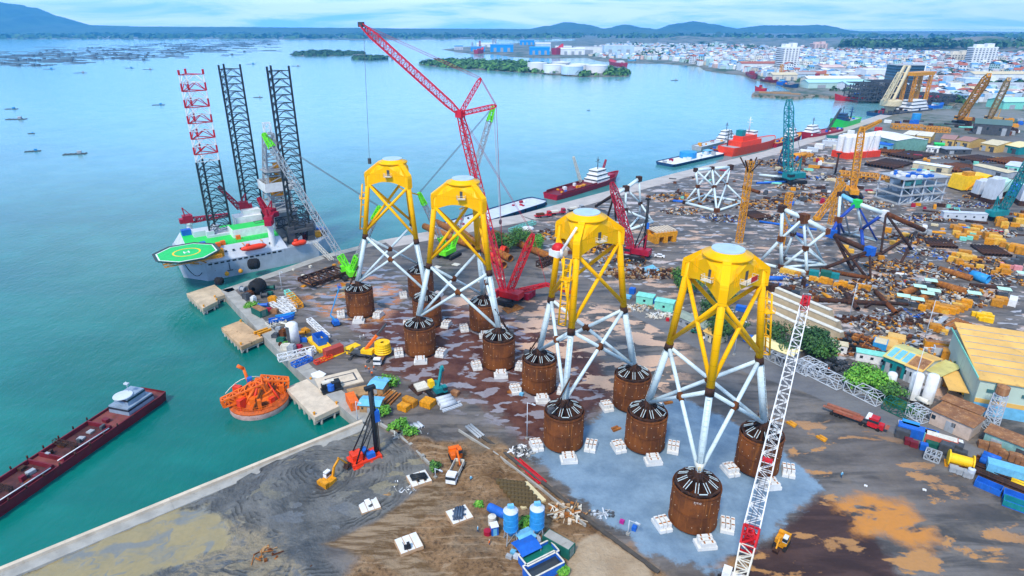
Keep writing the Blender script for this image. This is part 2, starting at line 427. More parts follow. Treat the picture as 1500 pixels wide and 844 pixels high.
col = g.mix(padm, col, pcol); rough = g.mixf(padm, rough, .6)
# mud flat with the excavator's swept arcs
ctr = at(470, 700)
wv = g.new('ShaderNodeTexWave', wave_type='RINGS', rings_direction='Z', wave_profile='SAW'); g.put(wv.inputs['Vector'], g.scale(p, (1, 1, 0), (0, 0, 0), (-ctr.x, -ctr.y, 0)))
wv.inputs['Scale'].default_value = .30; wv.inputs['Distortion'].default_value = 11; wv.inputs['Detail'].default_value = 3; wv.inputs['Detail Scale'].default_value = .55
wave = wv.outputs['Fac']
mud = mask('mud', 2.0, .9)
mcol = g.mix(g.step(nB, .3, .7), (.105, .107, .105), (.195, .195, .188)); mcol = g.mix(g.m('MULTIPLY', g.step(wave, .2, .95), g.step(nP, .44, .58, .0, .8)), mcol, (.055, .055, .053))
mcol = g.mix(g.step(nQ, .56, .60), mcol, g.mix(g.step(nA, .42, .58), (.25, .225, .16), (.17, .18, .19)))
col = g.mix(mud, col, mcol); rough = g.mixf(mud, rough, g.step(nB, .3, .7, .35, .75))
dm = mask('dirt', 1.2, .45); dcol = g.mix(g.step(nB, .3, .7), (.15, .082, .036), (.31, .19, .10)); dcol = g.mix(g.step(nS, .5, .66, 0, .75), dcol, (.32, .21, .12)); dcol = g.mix(g.step(nC, .46, .68, 0, .75), dcol, (.06, .038, .022)); rut = g.noise(g.scale(p, (.07, .75, 1), (0, 0, R(-48))), 1.0, 5, .62, .8); dcol = g.mix(g.step(rut, .52, .66, 0, .7), dcol, (.40, .285, .18))
dcol = g.mix(g.step(nA, .52, .6, 0, .6), dcol, (.16, .13, .095))
col = g.mix(dm, col, dcol); rough = g.mixf(dm, rough, .8)
rr = mask('rutroad', .8, .3); col = g.mix(rr, col, g.mix(g.step(g.noise(g.scale(p, (.12, .9, 1), (0, 0, R(-52))), 1.0, 4, .6), .4, .6), (.14, .085, .042), (.30, .215, .135)))
swirl = g.noise(g.scale(p, (.05, .09, 1), (0, 0, R(40))), 1.0, 5, .6, 1.8); tn = mask('tan', 2, 1.0); col = g.mix(AND(tn, g.step(swirl, .38, .5)), col, g.mix(g.step(swirl, .48, .62), (.36, .29, .19), (.16, .17, .18)))
pd = mask('pond', 1.5, 1.3); col = g.mix(pd, col, g.mix(g.step(swirl, .50, .66), (.31, .25, .125), (.20, .205, .19))); rough = g.mixf(pd, rough, .06)
sn = mask('sand', .6, .15); col = g.mix(sn, col, g.mix(g.step(nB, .3, .7), (.36, .26, .165), (.46, .36, .25))); rough = g.mixf(sn, rough, .75)
om = AND(mask('orange', 2.5, 1.2), g.step(g.m('ADD', nP, g.m('MULTIPLY', g.m('SUBTRACT', nC, .5), .12)), .36, .44)); col = g.mix(om, col, (.56, .22, .025)); rough = g.mixf(om, rough, .10)
oz = AND(AND(g.step(g.m('ADD', nP, g.m('MULTIPLY', g.m('SUBTRACT', nC, .5), .12)), .57, .62), g.step(g.attr('z_wine'), -45, -20)), g.step(g.attr('z_wine'), 30, -2)); oz = AND(oz, g.step(g.attr('z_road'), 2, -4)); oz = AND(oz, g.step(g.attr('z_pad'), 2, -3))
oz = AND(oz, g.step(g.attr('z_patch'), 2, -6)); oz = AND(oz, g.step(g.attr('z_dirt'), 2, -6))
col = g.mix(oz, col, (.46, .22, .06)); rough = g.mixf(oz, rough, .14)
gs = mask('grass', 1.0, .8); col = g.mix(gs, col, g.mix(g.step(nC, .3, .7), (.03, .10, .012), (.08, .18, .02)))
tw = g.step(g.attr('z_town'), 0, 30); far = g.mix(g.step(g.noise(p, .012, 6, .7), .42, .55), (.030, .075, .035), (.20, .20, .18)); col = g.mix(tw, col, far)
sh = AND(g.step(g.attr('z_shore'), 26, 6), tw); col = g.mix(sh, col, g.mix(g.step(nB, .4, .6), (.03, .07, .03), (.25, .2, .16)))
col = g.mix(g.m('MULTIPLY', g.step(nC, .35, .75), .25), col, (.5, .5, .5), 'MULTIPLY')
g.put(gb.inputs['Base Color'], col); g.put(gb.inputs['Roughness'], rough); g.put(gb.inputs['Specular IOR Level'], g.step(rough, .15, .5, .5, .12))
soft = g.m('MULTIPLY', g.m('ADD', mud, dm), 1.0)
wet = g.step(rough, .1, .35)
bh = g.m('ADD', g.m('MULTIPLY', nC, .8), g.m('MULTIPLY', AND(mud, wave), .9))
bmp = g.new('ShaderNodeBump'); g.put(bmp.inputs['Height'], bh); g.put(bmp.inputs['Strength'], g.m('MULTIPLY', wet, g.mixf(g.m('MINIMUM', soft, 1.0), .25, .9))); bmp.inputs['Distance'].default_value = .55
g.put(gb.inputs['Normal'], bmp.outputs[0])
me.materials.append(gm)

# ------------------------------------------------------------------ water
wm, w, wb = newmat('sea_water'); p = w.pos()
n1 = w.noise(p, .004, 4, .55); n2 = w.noise(p, .05, 4, .6)
dp = w.m('MULTIPLY', w.new('ShaderNodeSeparateXYZ').outputs[1], 1.0)
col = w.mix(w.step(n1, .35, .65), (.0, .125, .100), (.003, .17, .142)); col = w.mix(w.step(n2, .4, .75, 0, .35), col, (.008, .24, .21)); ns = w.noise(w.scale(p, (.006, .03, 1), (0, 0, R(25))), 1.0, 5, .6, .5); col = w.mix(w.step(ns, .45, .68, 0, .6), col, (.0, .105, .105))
sy = w.new('ShaderNodeSeparateXYZ'); w.put(sy.inputs[0], p); painted_sheen = w.step(w.m('ADD', sy.outputs[1], w.m('MULTIPLY', w.m('SUBTRACT', n1, .5), 500.0)), 140, 900); col = w.mix(painted_sheen, col, w.mix(w.step(n2, .35, .65), (.14, .37, .41), (.19, .42, .47)))  # base colour pales with distance, standing in for sky reflection on far water
w.put(wb.inputs['Base Color'], col); wb.inputs['Roughness'].default_value = .10; wb.inputs['IOR'].default_value = 1.333
wv1 = w.noise(w.scale(p, (.55, .28, 1), (0, 0, R(35))), 1.0, 5, .62, .3); wv2 = w.noise(p, .06, 3, .5)
w.put(wb.inputs['Normal'], w.bump(w.m('ADD', wv1, w.m('MULTIPLY', wv2, 1.2)), .30, .6))
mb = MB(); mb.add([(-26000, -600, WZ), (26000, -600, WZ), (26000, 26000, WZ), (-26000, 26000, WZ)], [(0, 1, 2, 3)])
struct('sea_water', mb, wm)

# ------------------------------------------------------------------ hills
hm, h_, hb = newmat('wooded_hills'); n = h_.noise(h_.pos(), .004, 6, .7)
h_.put(hb.inputs['Base Color'], h_.mix(h_.step(n, .35, .65), (.018, .05, .03), (.05, .10, .05))); hb.inputs['Roughness'].default_value = .95
def hill(name, prof, dist, depth, seed):
    """ridge whose crest follows (photo x, photo y) samples, at a fixed distance"""
    rn = random.Random(seed); mb = MB(); mb.smooth = True
    cols = []
    pts = []
    for (x0, y0), (x1, y1) in zip(prof[:-1], prof[1:]):
        k = max(2, int((x1 - x0) / 5))
        for i in range(k): t = i / k; pts.append((x0 + (x1 - x0) * t, y0 + (y1 - y0) * (t * t * (3 - 2 * t))))
    pts.append(prof[-1])
    vs = []; fs = []; rows = (-1, -.6, -.3, -.1, 0, .2, .6, 1)
    for x, y in pts:
        crest = CAMH + (38 - y) / F * dist
        crest = max(4.0, crest + rn.uniform(-1, 1) * crest * .02)
        X = (x - CX) / F * dist * .922
        for r in rows:
            hh = crest * max(0, math.cos(r * math.pi / 2)) ** 1.3 * (1 + (rn.uniform(-.06, .06) if 0 < abs(r) < 1 else 0))
            vs.append((X, dist + r * depth, hh - 4.0))
    m = len(rows)
    for i in range(len(pts) - 1):
        for j in range(m - 1): fs.append((i * m + j, (i + 1) * m + j, (i + 1) * m + j + 1, i * m + j + 1))
    mb.add(vs, fs, smooth=True); struct(name, mb, hm)
hill('hills', [(-260, 30), (-120, 18), (-20, 10), (10, 9), (35, 14), (65, 24), (95, 36), (140, 37), (200, 38.5), (320, 39), (480, 40), (620, 41), (800, 41.5), (900, 42), (1000, 44)], 9500, 1500, 1)
hill('distant_hills', [(770, 42), (800, 38), (830, 33), (860, 36), (885, 41), (915, 36), (945, 40), (962, 42), (990, 35), (1015, 32), (1045, 36), (1080, 41), (1120, 37), (1160, 37), (1200, 36.5), (1240, 43), (1275, 49), (1330, 55), (1380, 62)], 10800, 900, 2)

# ------------------------------------------------------------------ sky, sun, haze
SUN_EL, SUN_AZ = R(52), R(205)          # azimuth measured clockwise from +Y: behind the camera, a little to the left
world = bpy.data.worlds.new('World'); scene.world = world; world.use_nodes = True
wn_ = NT(world.node_tree); bg = wn_.n['Background']
sky = wn_.new('ShaderNodeTexSky', sky_type='NISHITA'); sky.sun_disc = False; sky.sun_elevation = SUN_EL; sky.sun_rotation = SUN_AZ; sky.air_density = 1.3; sky.dust_density = .6; sky.ozone_density = 2.5
dirv = wn_.new('ShaderNodeTexCoord').outputs['Generated']
c1 = wn_.noise(wn_.scale(dirv, (5, 5, 42)), 1.0, 6, .62, .4); c2 = wn_.noise(wn_.scale(dirv, (2, 2, 14), (0, 0, 0), (4, 2, 1)), 1.0, 4, .5)
cl = wn_.m('ADD', wn_.m('MULTIPLY', c1, .6), wn_.m('MULTIPLY', c2, .5))
cloud = wn_.mix(wn_.step(cl, .47, .66), (3.2, 8.0, 15.6), (10.6, 12.9, 15.6))
el = wn_.new('ShaderNodeSeparateXYZ'); wn_.l.new(dirv, el.inputs[0])
cloud = wn_.mix(1.0, cloud, wn_.mix(wn_.step(el.outputs[2], .02, .55), (1.28, 1.28, 1.42), (.66, .66, .68)), 'MULTIPLY')
skyc = wn_.mix(.85, sky.outputs[0], cloud)
wn_.put(bg.inputs['Color'], skyc); bg.inputs['Strength'].default_value = .088
sun_d = bpy.data.lights.new('sun', 'SUN'); sun_d.energy = 3.0; sun_d.angle = R(10); sun_d.color = (1, .91, .78)
sun = bpy.data.objects.new('sun', sun_d); COL.objects.link(sun)
d = Vector((math.sin(SUN_AZ) * math.cos(SUN_EL), math.cos(SUN_AZ) * math.cos(SUN_EL), math.sin(SUN_EL)))
sun.rotation_euler = d.to_track_quat('Z', 'Y').to_euler()
hz = bpy.data.materials.new('haze'); hz.use_nodes = True; hn = NT(hz.node_tree); hn.n.remove(hn.n['Principled BSDF'])
pv = hn.new('ShaderNodeVolumePrincipled'); pv.inputs['Color'].default_value = (.12, .54, 1.0, 1); pv.inputs['Density'].default_value = .75e-4; pv.inputs['Anisotropy'].default_value = .2
hn.l.new(pv.outputs[0], hn.n['Material Output'].inputs['Volume'])
mb = MB(); mb.box((0, 6200, -11), (32000, 12800, 470)); struct('haze', mb, hz, 'stuff')
vs_ = scene.view_settings; vs_.view_transform = 'Standard'; vs_.look = 'None'; vs_.gamma = 1; vs_.exposure = .36; vs_.use_curve_mapping = False
scene.cycles.use_denoising = True
scene.cycles.max_bounces = 6; scene.cycles.diffuse_bounces = 2; scene.cycles.glossy_bounces = 3; scene.cycles.volume_bounces = 3; scene.cycles.transparent_max_bounces = 4

# ------------------------------------------------------------------ quay fronts, sea wall
def strip(name, pts, w_in, z0, z1, mat, side=1, w_out=0.0):
    """solid wall along a polyline, w_in to its land side (side=+1: land on the left of travel)"""
    mb = MB()
    for a, b in zip(pts[:-1], pts[1:]):
        a = Vector((a[0], a[1])); b = Vector((b[0], b[1])); d = (b - a).normalized(); n = Vector((-d.y, d.x)) * side
        q = [a - n * w_out - d * .02, b - n * w_out + d * .02, b + n * w_in + d * .02, a + n * w_in - d * .02]
        mb.prism([tuple(t) for t in (q if side > 0 else q[::-1])], z0, z1)
    return struct(name, mb, mat)
# ================================================================== quays and sea wall
APRON = paint('quay_apron_concrete', (.46, .42, .39), .8, .15, sc=.15, dirt=(.25, .2, .16))
strip('quay_edge', QUAY[:3], 4.5, -7, .06, GCONC, -1, .3)
strip('quay_apron', QUAY[2:], 13, -7, .05, APRON, -1, .3)
strip('basin_edge', BASIN, 4.2, -7, .06, GCONC, -1, .3)
mb = MB()
for a, b in zip(SEAWALL[:-1], SEAWALL[1:]):
    a = Vector(a); b = Vector(b); d = (b - a).normalized(); n = Vector((d.y, -d.x))
    for o0, o1, z0, z1, ci in ((-.3, .7, -7, 1.0, 0), (.72, 3.6, -7, .35, 1)):
        mb.cur = ci; q = [a + n * o1 - d * .02, b + n * o1 + d * .02, b + n * o0 + d * .02, a + n * o0 - d * .02]; mb.prism([tuple(t) for t in q], z0, z1)
single('sea_wall', mb, [CONC, GCONC], 'long concrete sea wall with pale top running between green water and grey mud', 'sea wall')

# ================================================================== offshore wind jackets
def handrail(mb, pts, h=1.1, r=.05, z=0.0):
    for (a, b) in zip(pts[:-1], pts[1:]):
        a = Vector(a); b = Vector(b)
        for k in (h, h * .5): mb.bar(a + Vector((0, 0, k)), b + Vector((0, 0, k)), r)
        n = max(1, int((b - a).length / 1.5))
        for i in range(n + 1): q = a + (b - a) * i / n; mb.bar(q, q + Vector((0, 0, h)), r)
def ladder(mb, a, b, w=.6, side=(1, 0, 0), r=.06, step=.9):
    a = Vector(a); b = Vector(b); s = Vector(side) * w / 2
    mb.bar(a - s, b - s, r); mb.bar(a + s, b + s, r)
    n = int((b - a).length / step)
    for i in range(n + 1): q = a + (b - a) * i / max(1, n); mb.bar(q - s, q + s, r * .8)
CANR, CANH, CANZ = 5.1, 10.2, .7
def bucket_meshes():
    mb = MB(); mb.smooth = True
    mb.lathe([(CANR, CANZ), (CANR, CANH), (CANR - .12, CANH + .02), (CANR - .12, CANH - 1.3), (0.01, CANH - 1.25)], 40)
    mb.smooth = False
    for z in (CANH - .5, CANH * .5, CANZ + .15): mb.lathe([(CANR, z - .12), (CANR + .09, z - .12), (CANR + .09, z + .12), (CANR, z + .12)], 40)
    mb.cur = 1
    for k, z in enumerate((2.4, 5.9, 8.6)):
        for i in range(16):
            t = 2 * math.pi * (i + .5 * (k % 2)) / 18; mb.box(((CANR + .05) * math.cos(t), (CANR + .05) * math.sin(t), z), (.08, .13, .13), t)
    st = MB()
    st.lathe([(1.25, CANH - 1.2), (1.25, CANH + 1.6), (1.0, CANH + 3.2)], 14)
    for i in range(10):
        t = 2 * math.pi * i / 10; c, s = math.cos(t), math.sin(t); w = .16
        L = [(1.0, CANH - 1.2), (CANR - .14, CANH - 1.2), (CANR - .14, CANH + .25), (1.0, CANH + 2.2)]
        vs = [(r * c - w * s * k, r * s + w * c * k, z) for k in (-1, 1) for r, z in L]
        st.add(vs, [(0, 1, 2, 3), (7, 6, 5, 4), (2, 6, 7, 3), (1, 5, 6, 2), (0, 3, 7, 4)])
        u = t + 2 * math.pi / 10
        a = Vector((4.7 * c, 4.7 * s, CANH + .25)); b = Vector((4.7 * math.cos(u), 4.7 * math.sin(u), CANH + .25)); st.bar(a, b, .28)
    rails = MB()
    for i in range(10):
        t = 2 * math.pi * i / 10; c, s = math.cos(t), math.sin(t)
        for k in (-.3, .3):
            rails.bar((2.3 * c - k * s, 2.3 * s + k * c, CANH + 1.78), (4.3 * c - k * s, 4.3 * s + k * c, CANH + .68), .075)
        if i % 5 == 0:
            u = t + 2 * math.pi / 10
            rails.bar((4.5 * math.cos(t + .12), 4.5 * math.sin(t + .12), CANH + .66), (4.5 * math.cos(u - .12), 4.5 * math.sin(u - .12), CANH + .66), .1)
    return mb.mesh('suction_bucket', [RUST, CONC]), st.mesh('stiffener_frame', DRUST), rails.mesh('hose_rails', [LWH])
BUCKET = bucket_meshes()
def ob(name, mesh, parent, loc=(0, 0, 0), rz=0.0):
    o = bpy.data.objects.new(name, mesh); COL.objects.link(o); o.parent = parent; o.location = loc; o.rotation_euler = (0, 0, rz); return o
def pol(r, a, z): return Vector((r * math.cos(a), r * math.sin(a), z))
NODEZ, NODER, FOOTR, TOPR, TOPZ = 30.4, 11.6, 15.75, 9.0, 49.5
DISC = paint('grey_disc_cover', (.42, .56, .66), .4, .12, sc=.3)
def jacket(cx, cy, angs, label, dress):
    t = thing('wind_jacket', label, 'jacket', (cx, cy, 0), 0, 'yellow topped wind turbine jackets')
    A = [R(a) for a in angs]
    foot = [pol(FOOTR, a, CANH + 2.6) for a in A]; node = [pol(NODER, a, NODEZ) for a in A]; top = [pol(TOPR, a, TOPZ) for a in A]
    for a in A:
        b = ob('suction_bucket', BUCKET[0], t, pol(FOOTR, a, 0), a)
        ob('stiffener_frame', BUCKET[1], b); ob('hose_rail', BUCKET[2], b)
    for i in range(3):
        j = (i + 1) % 3
        d = (node[i] - foot[i]).normalized()
        mb = MB(); mb.bar(foot[i], node[i], .82, 14, .72); lg = part('white_leg', mb, LWH, t)
        mb = MB(); s = Vector((-math.sin(A[i]), math.cos(A[i]), 0)); o_ = pol(.95, A[i], 0); ladder(mb, foot[i] + o_ + d * .8, node[i] + o_ * .9 - d * 1.4, .7, s, .05, 1.1); part('ladder', mb, LWH, lg)
        mb = MB(); mb.bar(foot[i] - d * 2.0, foot[i] + d * .7, 1.02, 14, .95); part('foot_node', mb, DRUST, t)
        mb = MB(); mb.bar(node[i] - d * .9, node[i] + d * .9, .98, 14); part('leg_node', mb, DRUST, t)
        mb = MB(); e = (top[i] - node[i]).normalized(); mb.bar(node[i] + e * .8, top[i] + e * 4, .86, 14, .80); part('yellow_leg', mb, YEL, t)
        for (P0, P1, Q0, Q1, r, mt, nm, up) in ((node[i], foot[j], node[j], foot[i], .46, LWH, 'white_brace', 0), (node[i] + e * 1.6, top[j], node[j] + Vector((0, 0, 1.6)), top[i], .48, YEL, 'yellow_brace', 1)):
            mid = None
            # crossing point of the X
            s0 = (P1 - P0); s1 = (Q1 - Q0)
            w0 = P0 - Q0; a_, b_, c_, d_, e_ = s0.dot(s0), s0.dot(s1), s1.dot(s1), s0.dot(w0), s1.dot(w0)
            D = a_ * c_ - b_ * b_; tc = (b_ * e_ - c_ * d_) / D; uc = (a_ * e_ - b_ * d_) / D
            m0 = P0 + s0 * tc; m1 = Q0 + s1 * uc
            for a0, b0 in ((P0, P1), (Q0, Q1)):
                mb = MB(); mb.bar(a0, b0, r, 12); part(nm, mb, mt, t)
            if not up:
                mb = MB()
                for s_, m_ in ((s0, m0), (s1, m1)):
                    n_ = s_.normalized(); mb.bar(m_ - n_ * 1.0, m_ + n_ * 1.0, r + .16, 12)
                part('brace_node', mb, RUST, t)
    # transition piece: rounded triangular drum, collar, three arms over the legs, grey cover disc
    N = 72
    def tri(a, rr, k):
        d = min(abs((a - q + math.pi) % (2 * math.pi) - math.pi) for q in A)
        return min(rr * .48 / max(.05, math.cos(math.pi / 3 - d)), rr + .1) if d < math.pi / 3 + .2 else rr * .48
    mb = MB(); mb.smooth = False
    rings = []
    for kind in range(6):
        rg = []
        for i in range(N):
            a = 2 * math.pi * i / N
            d = min(abs((a - q + math.pi) % (2 * math.pi) - math.pi) for q in A); w = max(0, 1 - d / (math.pi / 3))
            rt = tri(a, TOPR + .9, 0)
            rr, z = [(rt * .93, 50.2 - 1.9 * w ** 3 + .5), (rt, 50.0 - 2.1 * w ** 3 + .5), (rt, 55.9 - 3.4 * w ** 1.3), (min(rt * .9, 4.7 + 1.6 * w), 56.2 - 1.2 * w), (4.3, 56.4), (4.3, 56.6)][kind]
            rg.append((rr * math.cos(a), rr * math.sin(a), z))
        rings.append(rg)
    vs = [q for rg in rings for q in rg]; fs = []
    for k in range(5):
        for i in range(N): fs.append((k * N + i, k * N + (i + 1) % N, (k + 1) * N + (i + 1) % N, (k + 1) * N + i))
    vs.append((0, 0, 52.5)); c0 = len(vs) - 1
    for i in range(N): fs.append((i, c0, (i + 1) % N))
    mb.add(vs, fs)
    for q in A:      # stiffener ribs seen on the side plates
        for s_ in (-1, 1):
            for k in (.30, .40, .50):
                a = q + s_ * k; rt = tri(a, TOPR + .9, 0); mb.bar(pol(rt + .04, a, 51.6), pol(rt + .04, a, 54.6), .09)
    tp = part('transition_piece', mb, YEL, t)
    mb = MB(); mb.smooth = True; mb.lathe([(4.5, 56.0), (5.1, 56.4), (5.1, 56.75), (3.6, 57.05), (3.4, 57.6), (3.15, 57.6)], 40); part('collar', mb, YEL, tp)
    mb = MB(); mb.lathe([(3.35, 57.55), (3.35, 57.85), (.01, 58.05)], 40); part('cover_disc', mb, DISC, tp)
    for a in A:
        mb = MB(); ca, sa = math.cos(a), math.sin(a); w = .85
        L = [(3.6, 56.75), (5.2, 56.6), (TOPR + .75, 53.3), (TOPR + .95, 52.4), (TOPR + .95, 49.0), (TOPR + .2, 49.0), (TOPR + .2, 52.2), (3.6, 55.4)]
        vs = [(r * ca - w * k * sa, r * sa + w * k * ca, z) for k in (-1, 1) for r, z in L]; n = len(L)
        mb.add(vs, [tuple(range(n)), tuple(reversed(range(n, 2 * n)))] + [((i + 1) % n, i, n + i, n + (i + 1) % n) for i in range(n)]); part('arm', mb, YEL, tp)
    # access platforms on the faces
    for k, (a, z, full) in enumerate(dress.get('platforms', [])):
        a = R(a); rt = tri(a, TOPR + .9, 0); c = pol(rt + .75, a, z); u = Vector((-math.sin(a), math.cos(a), 0)) ; n_ = Vector((math.cos(a), math.sin(a), 0)); hw = 2.4 if full else 1.3
        mb = MB(); mb.box((c.x, c.y, z), (1.5, hw * 2, .15), a)
        cs = [c - u * hw - n_ * .7, c - u * hw + n_ * .7, c + u * hw + n_ * .7, c + u * hw - n_ * .7]
        handrail(mb, cs, 1.1, .055); mb.bar(c - u * hw - n_ * .7, c - u * hw * .6 - n_ * .8 - Vector((0, 0, 1.5)), .06)
        pl = part('service_platform', mb, [OFFW], t)
        mb = MB(); dr = pol(rt + .03, a, z + .2); mb.box((dr.x, dr.y, z + .2), (.12, 1.0, 2.0), a); part('door', mb, DGRY, pl)
        if full:
            mb = MB(); q = c + u * .6 + n_ * .72; mb.box((q.x, q.y, z + .15), (.08, 2.6, 1.15), a); part('red_banner', mb, RED, pl)
    for a0, z0, z1 in dress.get('landings', []):
        a = R(a0); mb = MB(); rr = NODER + .9
        f = lambda z, k, o: pol(NODER + (z - NODEZ) * (TOPR - NODER) / (TOPZ - NODEZ) + o, a, z) + Vector((-math.sin(a), math.cos(a), 0)) * k
        for k in (-.9, .9):
            mb.bar(f(z0, k, 1.9), f(z1, k, 1.9), .22, 8)
        n = int((z1 - z0) / 1.4)
        for i in range(n + 1):
            z = z0 + (z1 - z0) * i / n; mb.bar(f(z, -.9, 1.9), f(z, .9, 1.9), .09)
            if i % 3 == 0: mb.bar(f(z, -.9, 1.9), f(z, 0, .4), .14); mb.bar(f(z, .9, 1.9), f(z, 0, .4), .14)
        bl = part('boat_landing', mb, YEL, t)
        mb = MB(); z = (z0 + z1) / 2 + 3; q = f(z, 0, 1.5); mb.box((q.x, q.y, z), (2.2, 2.6, .14), a); handrail(mb, [f(z, -1.3, 2.5), f(z, 1.3, 2.5)], 1.1, .06); mb.bar(f(z, -1.2, .6), f(z, -1.2, 2.5), .08); part('rest_platform', mb, YEL, bl)
    if dress.get('jtube'):
        mb = MB(); a = R(dress['jtube']); pts = [pol(4.6, a, 50.5), pol(5.2, a, 48.6), pol(6.5, a + .25, 47.4), pol(9.3, a + .75, 45.6)]; mb.path(pts, .22, 8); part('cable_tube', mb, YEL, t)
    return t, [t.location + pol(FOOTR, a, 0) for a in A]
J4, C4 = jacket(44.5, 121.6, (130.6, -108.5, 11.0), 'yellow topped white jacket standing on the blue gravel, beside the white lattice boom', {'platforms': [(-48, 52.0, True), (-140, 52.2, False)], 'landings': [(11, 32, 47)]})
J3, C3 = jacket(18.4, 149.1, (131.0, -109.0, 10.5), 'yellow topped white jacket with a white davit and red cover under its grey disc', {'platforms': [(-52, 51.5, False)], 'landings': [(-118, 32.5, 49)]})
J2, C2 = jacket(-14.8, 186.4, (-169, -47.5, 72.5), 'yellow topped white jacket in front of the tall red crawler crane', {'platforms': [(-92, 52.6, False), (25, 53, False)], 'landings': [(70, 33, 47)], 'jtube': 60})
J1, C1 = jacket(-41.4, 216.4, (-168, -47, 72), 'yellow topped white jacket closest to the drilling rig, farthest along the row', {'platforms': [(-100, 52.5, False), (-172, 52, False)], 'landings': [(-172, 33, 49)], 'jtube': -60})
# white davit crane and red cover hung on the second jacket from the boom
mb = MB(); mb.bar(pol(10.5, R(-128), 50.5), pol(8.4, R(-112), 56.2), .38, 8, .3); mb.bar(pol(10.2, R(-130), 48.5), pol(10.5, R(-128), 50.8), .42, 8); part('davit', mb, WHT, J3)
mb = MB(); q = pol(9.4, R(-140), 48.6); mb.box((q.x, q.y, q.z), (3.4, 3.0, 1.6), R(40)); dv = part('davit_basket', mb, WHT, J3)
mb = MB(); mb.ball((q.x, q.y, 50.3), 1.7, 1.5, 1.5, 10, 6); part('cover', mb, RED, dv)
def lettering(text, size, loc, az, mat, par, name='lettering'):
    cu = bpy.data.curves.new(name, 'FONT'); cu.body = text; cu.size = size; cu.align_x = 'CENTER'; cu.extrude = .02; o = bpy.data.objects.new(name, cu); COL.objects.link(o)
    me = bpy.data.meshes.new_from_object(o.evaluated_get(bpy.context.evaluated_depsgraph_get())); bpy.data.objects.remove(o); me.materials.append(mat)
    o = bpy.data.objects.new(name, me); COL.objects.link(o); o.parent = par; o.matrix_basis = Matrix.Translation(loc) @ Matrix.Rotation(az + math.pi / 2, 4, 'Z') @ Matrix.Rotation(math.pi / 2, 4, 'X'); return o
fc = pol(FOOTR, R(-108.5), 0); q = math.atan2(-(121.6 + fc.y), -(44.5 + fc.x)); lettering('717-C', .62, fc + pol(CANR + .06, q + .12, 8.9), q + .12, WHT, J4)
mb = MB(); mb.bar(fc * .985 + Vector((0, 0, CANH + 3.5)), fc * .965 + Vector((0, 0, CANH + 4.9)), .86, 14); tg = part('name_band', mb, OFFW, J4); lettering('C', 1.1, fc * .975 + pol(.92, q, CANH + 3.7), q, BYEL, J4)
# timber props and hydraulic packs that lean on some buckets
def prop(c, az, label):
    mb = MB(); mb.bar(c + pol(3.6, R(az), 10.9), c + pol(1.2, R(az + 150), 19.5), .22, 6); mb.bar(c + pol(3.6, R(az + 25), 10.9), c + pol(2.0, R(az + 60), 14.5), .13, 6); mb.bar(c + pol(4.2, R(az - 25), 10.9), c + pol(2.8, R(az), 13.2), .13, 6)
    mb.cur = 1; q = c + pol(3.9, R(az), 0); mb.box((q.x, q.y, 10.55), (1.6, 1.2, 1.5), R(az)); single('lifting_prop', mb, [DRUST, DGRY], label, 'lifting frame')
prop(C3[1], -150, 'dark leaning lifting prop on the front bucket of the jacket with a red cover')
prop(C3[0], 160, 'dark lifting prop on the back left bucket of the jacket with a red cover')
prop(C2[1], 10, 'dark lifting prop on the front bucket of the jacket before the red crane')
prop(C1[0], 170, 'dark lifting prop on the water side bucket of the farthest jacket')
prop(C4[2], 60, 'dark lifting prop on the bucket behind the white lattice boom')
# concrete support blocks round every bucket
def make_block(L, W, H):
    mb = MB(); b = .07
    mb.box((0, 0, 0), (L, W, H - b)); mb.box((0, 0, H - b), (L - 2 * b, W - 2 * b, b))
    for k in (-.28, .28): mb.cur = 1; mb.box((k * L, 0, H), (.3, W * .8, .05))
    return mb.mesh('concrete_block', [WCONC, PIPE])
BASEM, TOPM = make_block(4.2, 1.4, .85), make_block(3.1, .8, 1.0)
TIMB = MB(); TIMB.box((0, 0, 0), (.16, 2.8, .10)); TIMBM = TIMB.mesh('timber_batten', paint('yellow_batten', (.62, .34, .06), .7, .2))
def stack(c, az, where):
    a = R(az); n = Vector((math.cos(a), math.sin(a), 0)); u = Vector((-n.y, n.x, 0))
    for m, k, z, lab in ((BASEM, (-.75, .75), .02, 'white base block'), (TOPM, (-.98, 0, .98), .905, 'white top block')):
        for d in k:
            o = bpy.data.objects.new('concrete_block', m); COL.objects.link(o); o.location = c + n * (7.3 + d + random.uniform(-.05, .05)) + u * random.uniform(-.12, .12); o.location.z = z
            o.rotation_euler = (0, 0, a + math.pi / 2 + random.uniform(-.03, .03)); tag(o, f'{lab} {where}', 'block', f'concrete blocks {where}')
SIDES = ((195, 'at its water side'), (276, 'at its front'), (343, 'at its inland side'))
for Cs, jn in ((C4, 'jacket by the white boom'), (C3, 'jacket with red cover'), (C2, 'jacket before the red crane'), (C1, 'farthest jacket')):
    for c, bn in zip(Cs, ('first', 'second', 'third')):
        ang = [q % 360 for q in (130, 251, 11)] if 0 else None
        order = sorted(Cs, key=lambda q: q.y); nm = ('front', 'middle', 'back')[order.index(c)]
        for az, sn in SIDES:
            if Cs is C1 and nm == 'back' and az == 276: continue
            stack(c, az, f'{sn.replace("at its", "at")} of {nm} bucket, {jn}')
def bolster(px, py, az, label, m=None, d=(2.6, 1.6, .5)):
    mb = MB(); mb.box((0, -d[1] * .28, 0), (d[0], d[1] * .4, d[2])); mb.box((0, d[1] * .28, 0), (d[0] * .8, d[1] * .4, d[2])); mb.box((d[0] * .2, 0, 0), (d[0] * .3, d[1] * .3, d[2] * .9))
    single('steel_bolster', mb, m or PIPE, label, 'steel bolster', at(px, py), R(az))
bolster(902, 629, 30, 'orange steel bolster on the blue gravel between two rusty buckets')
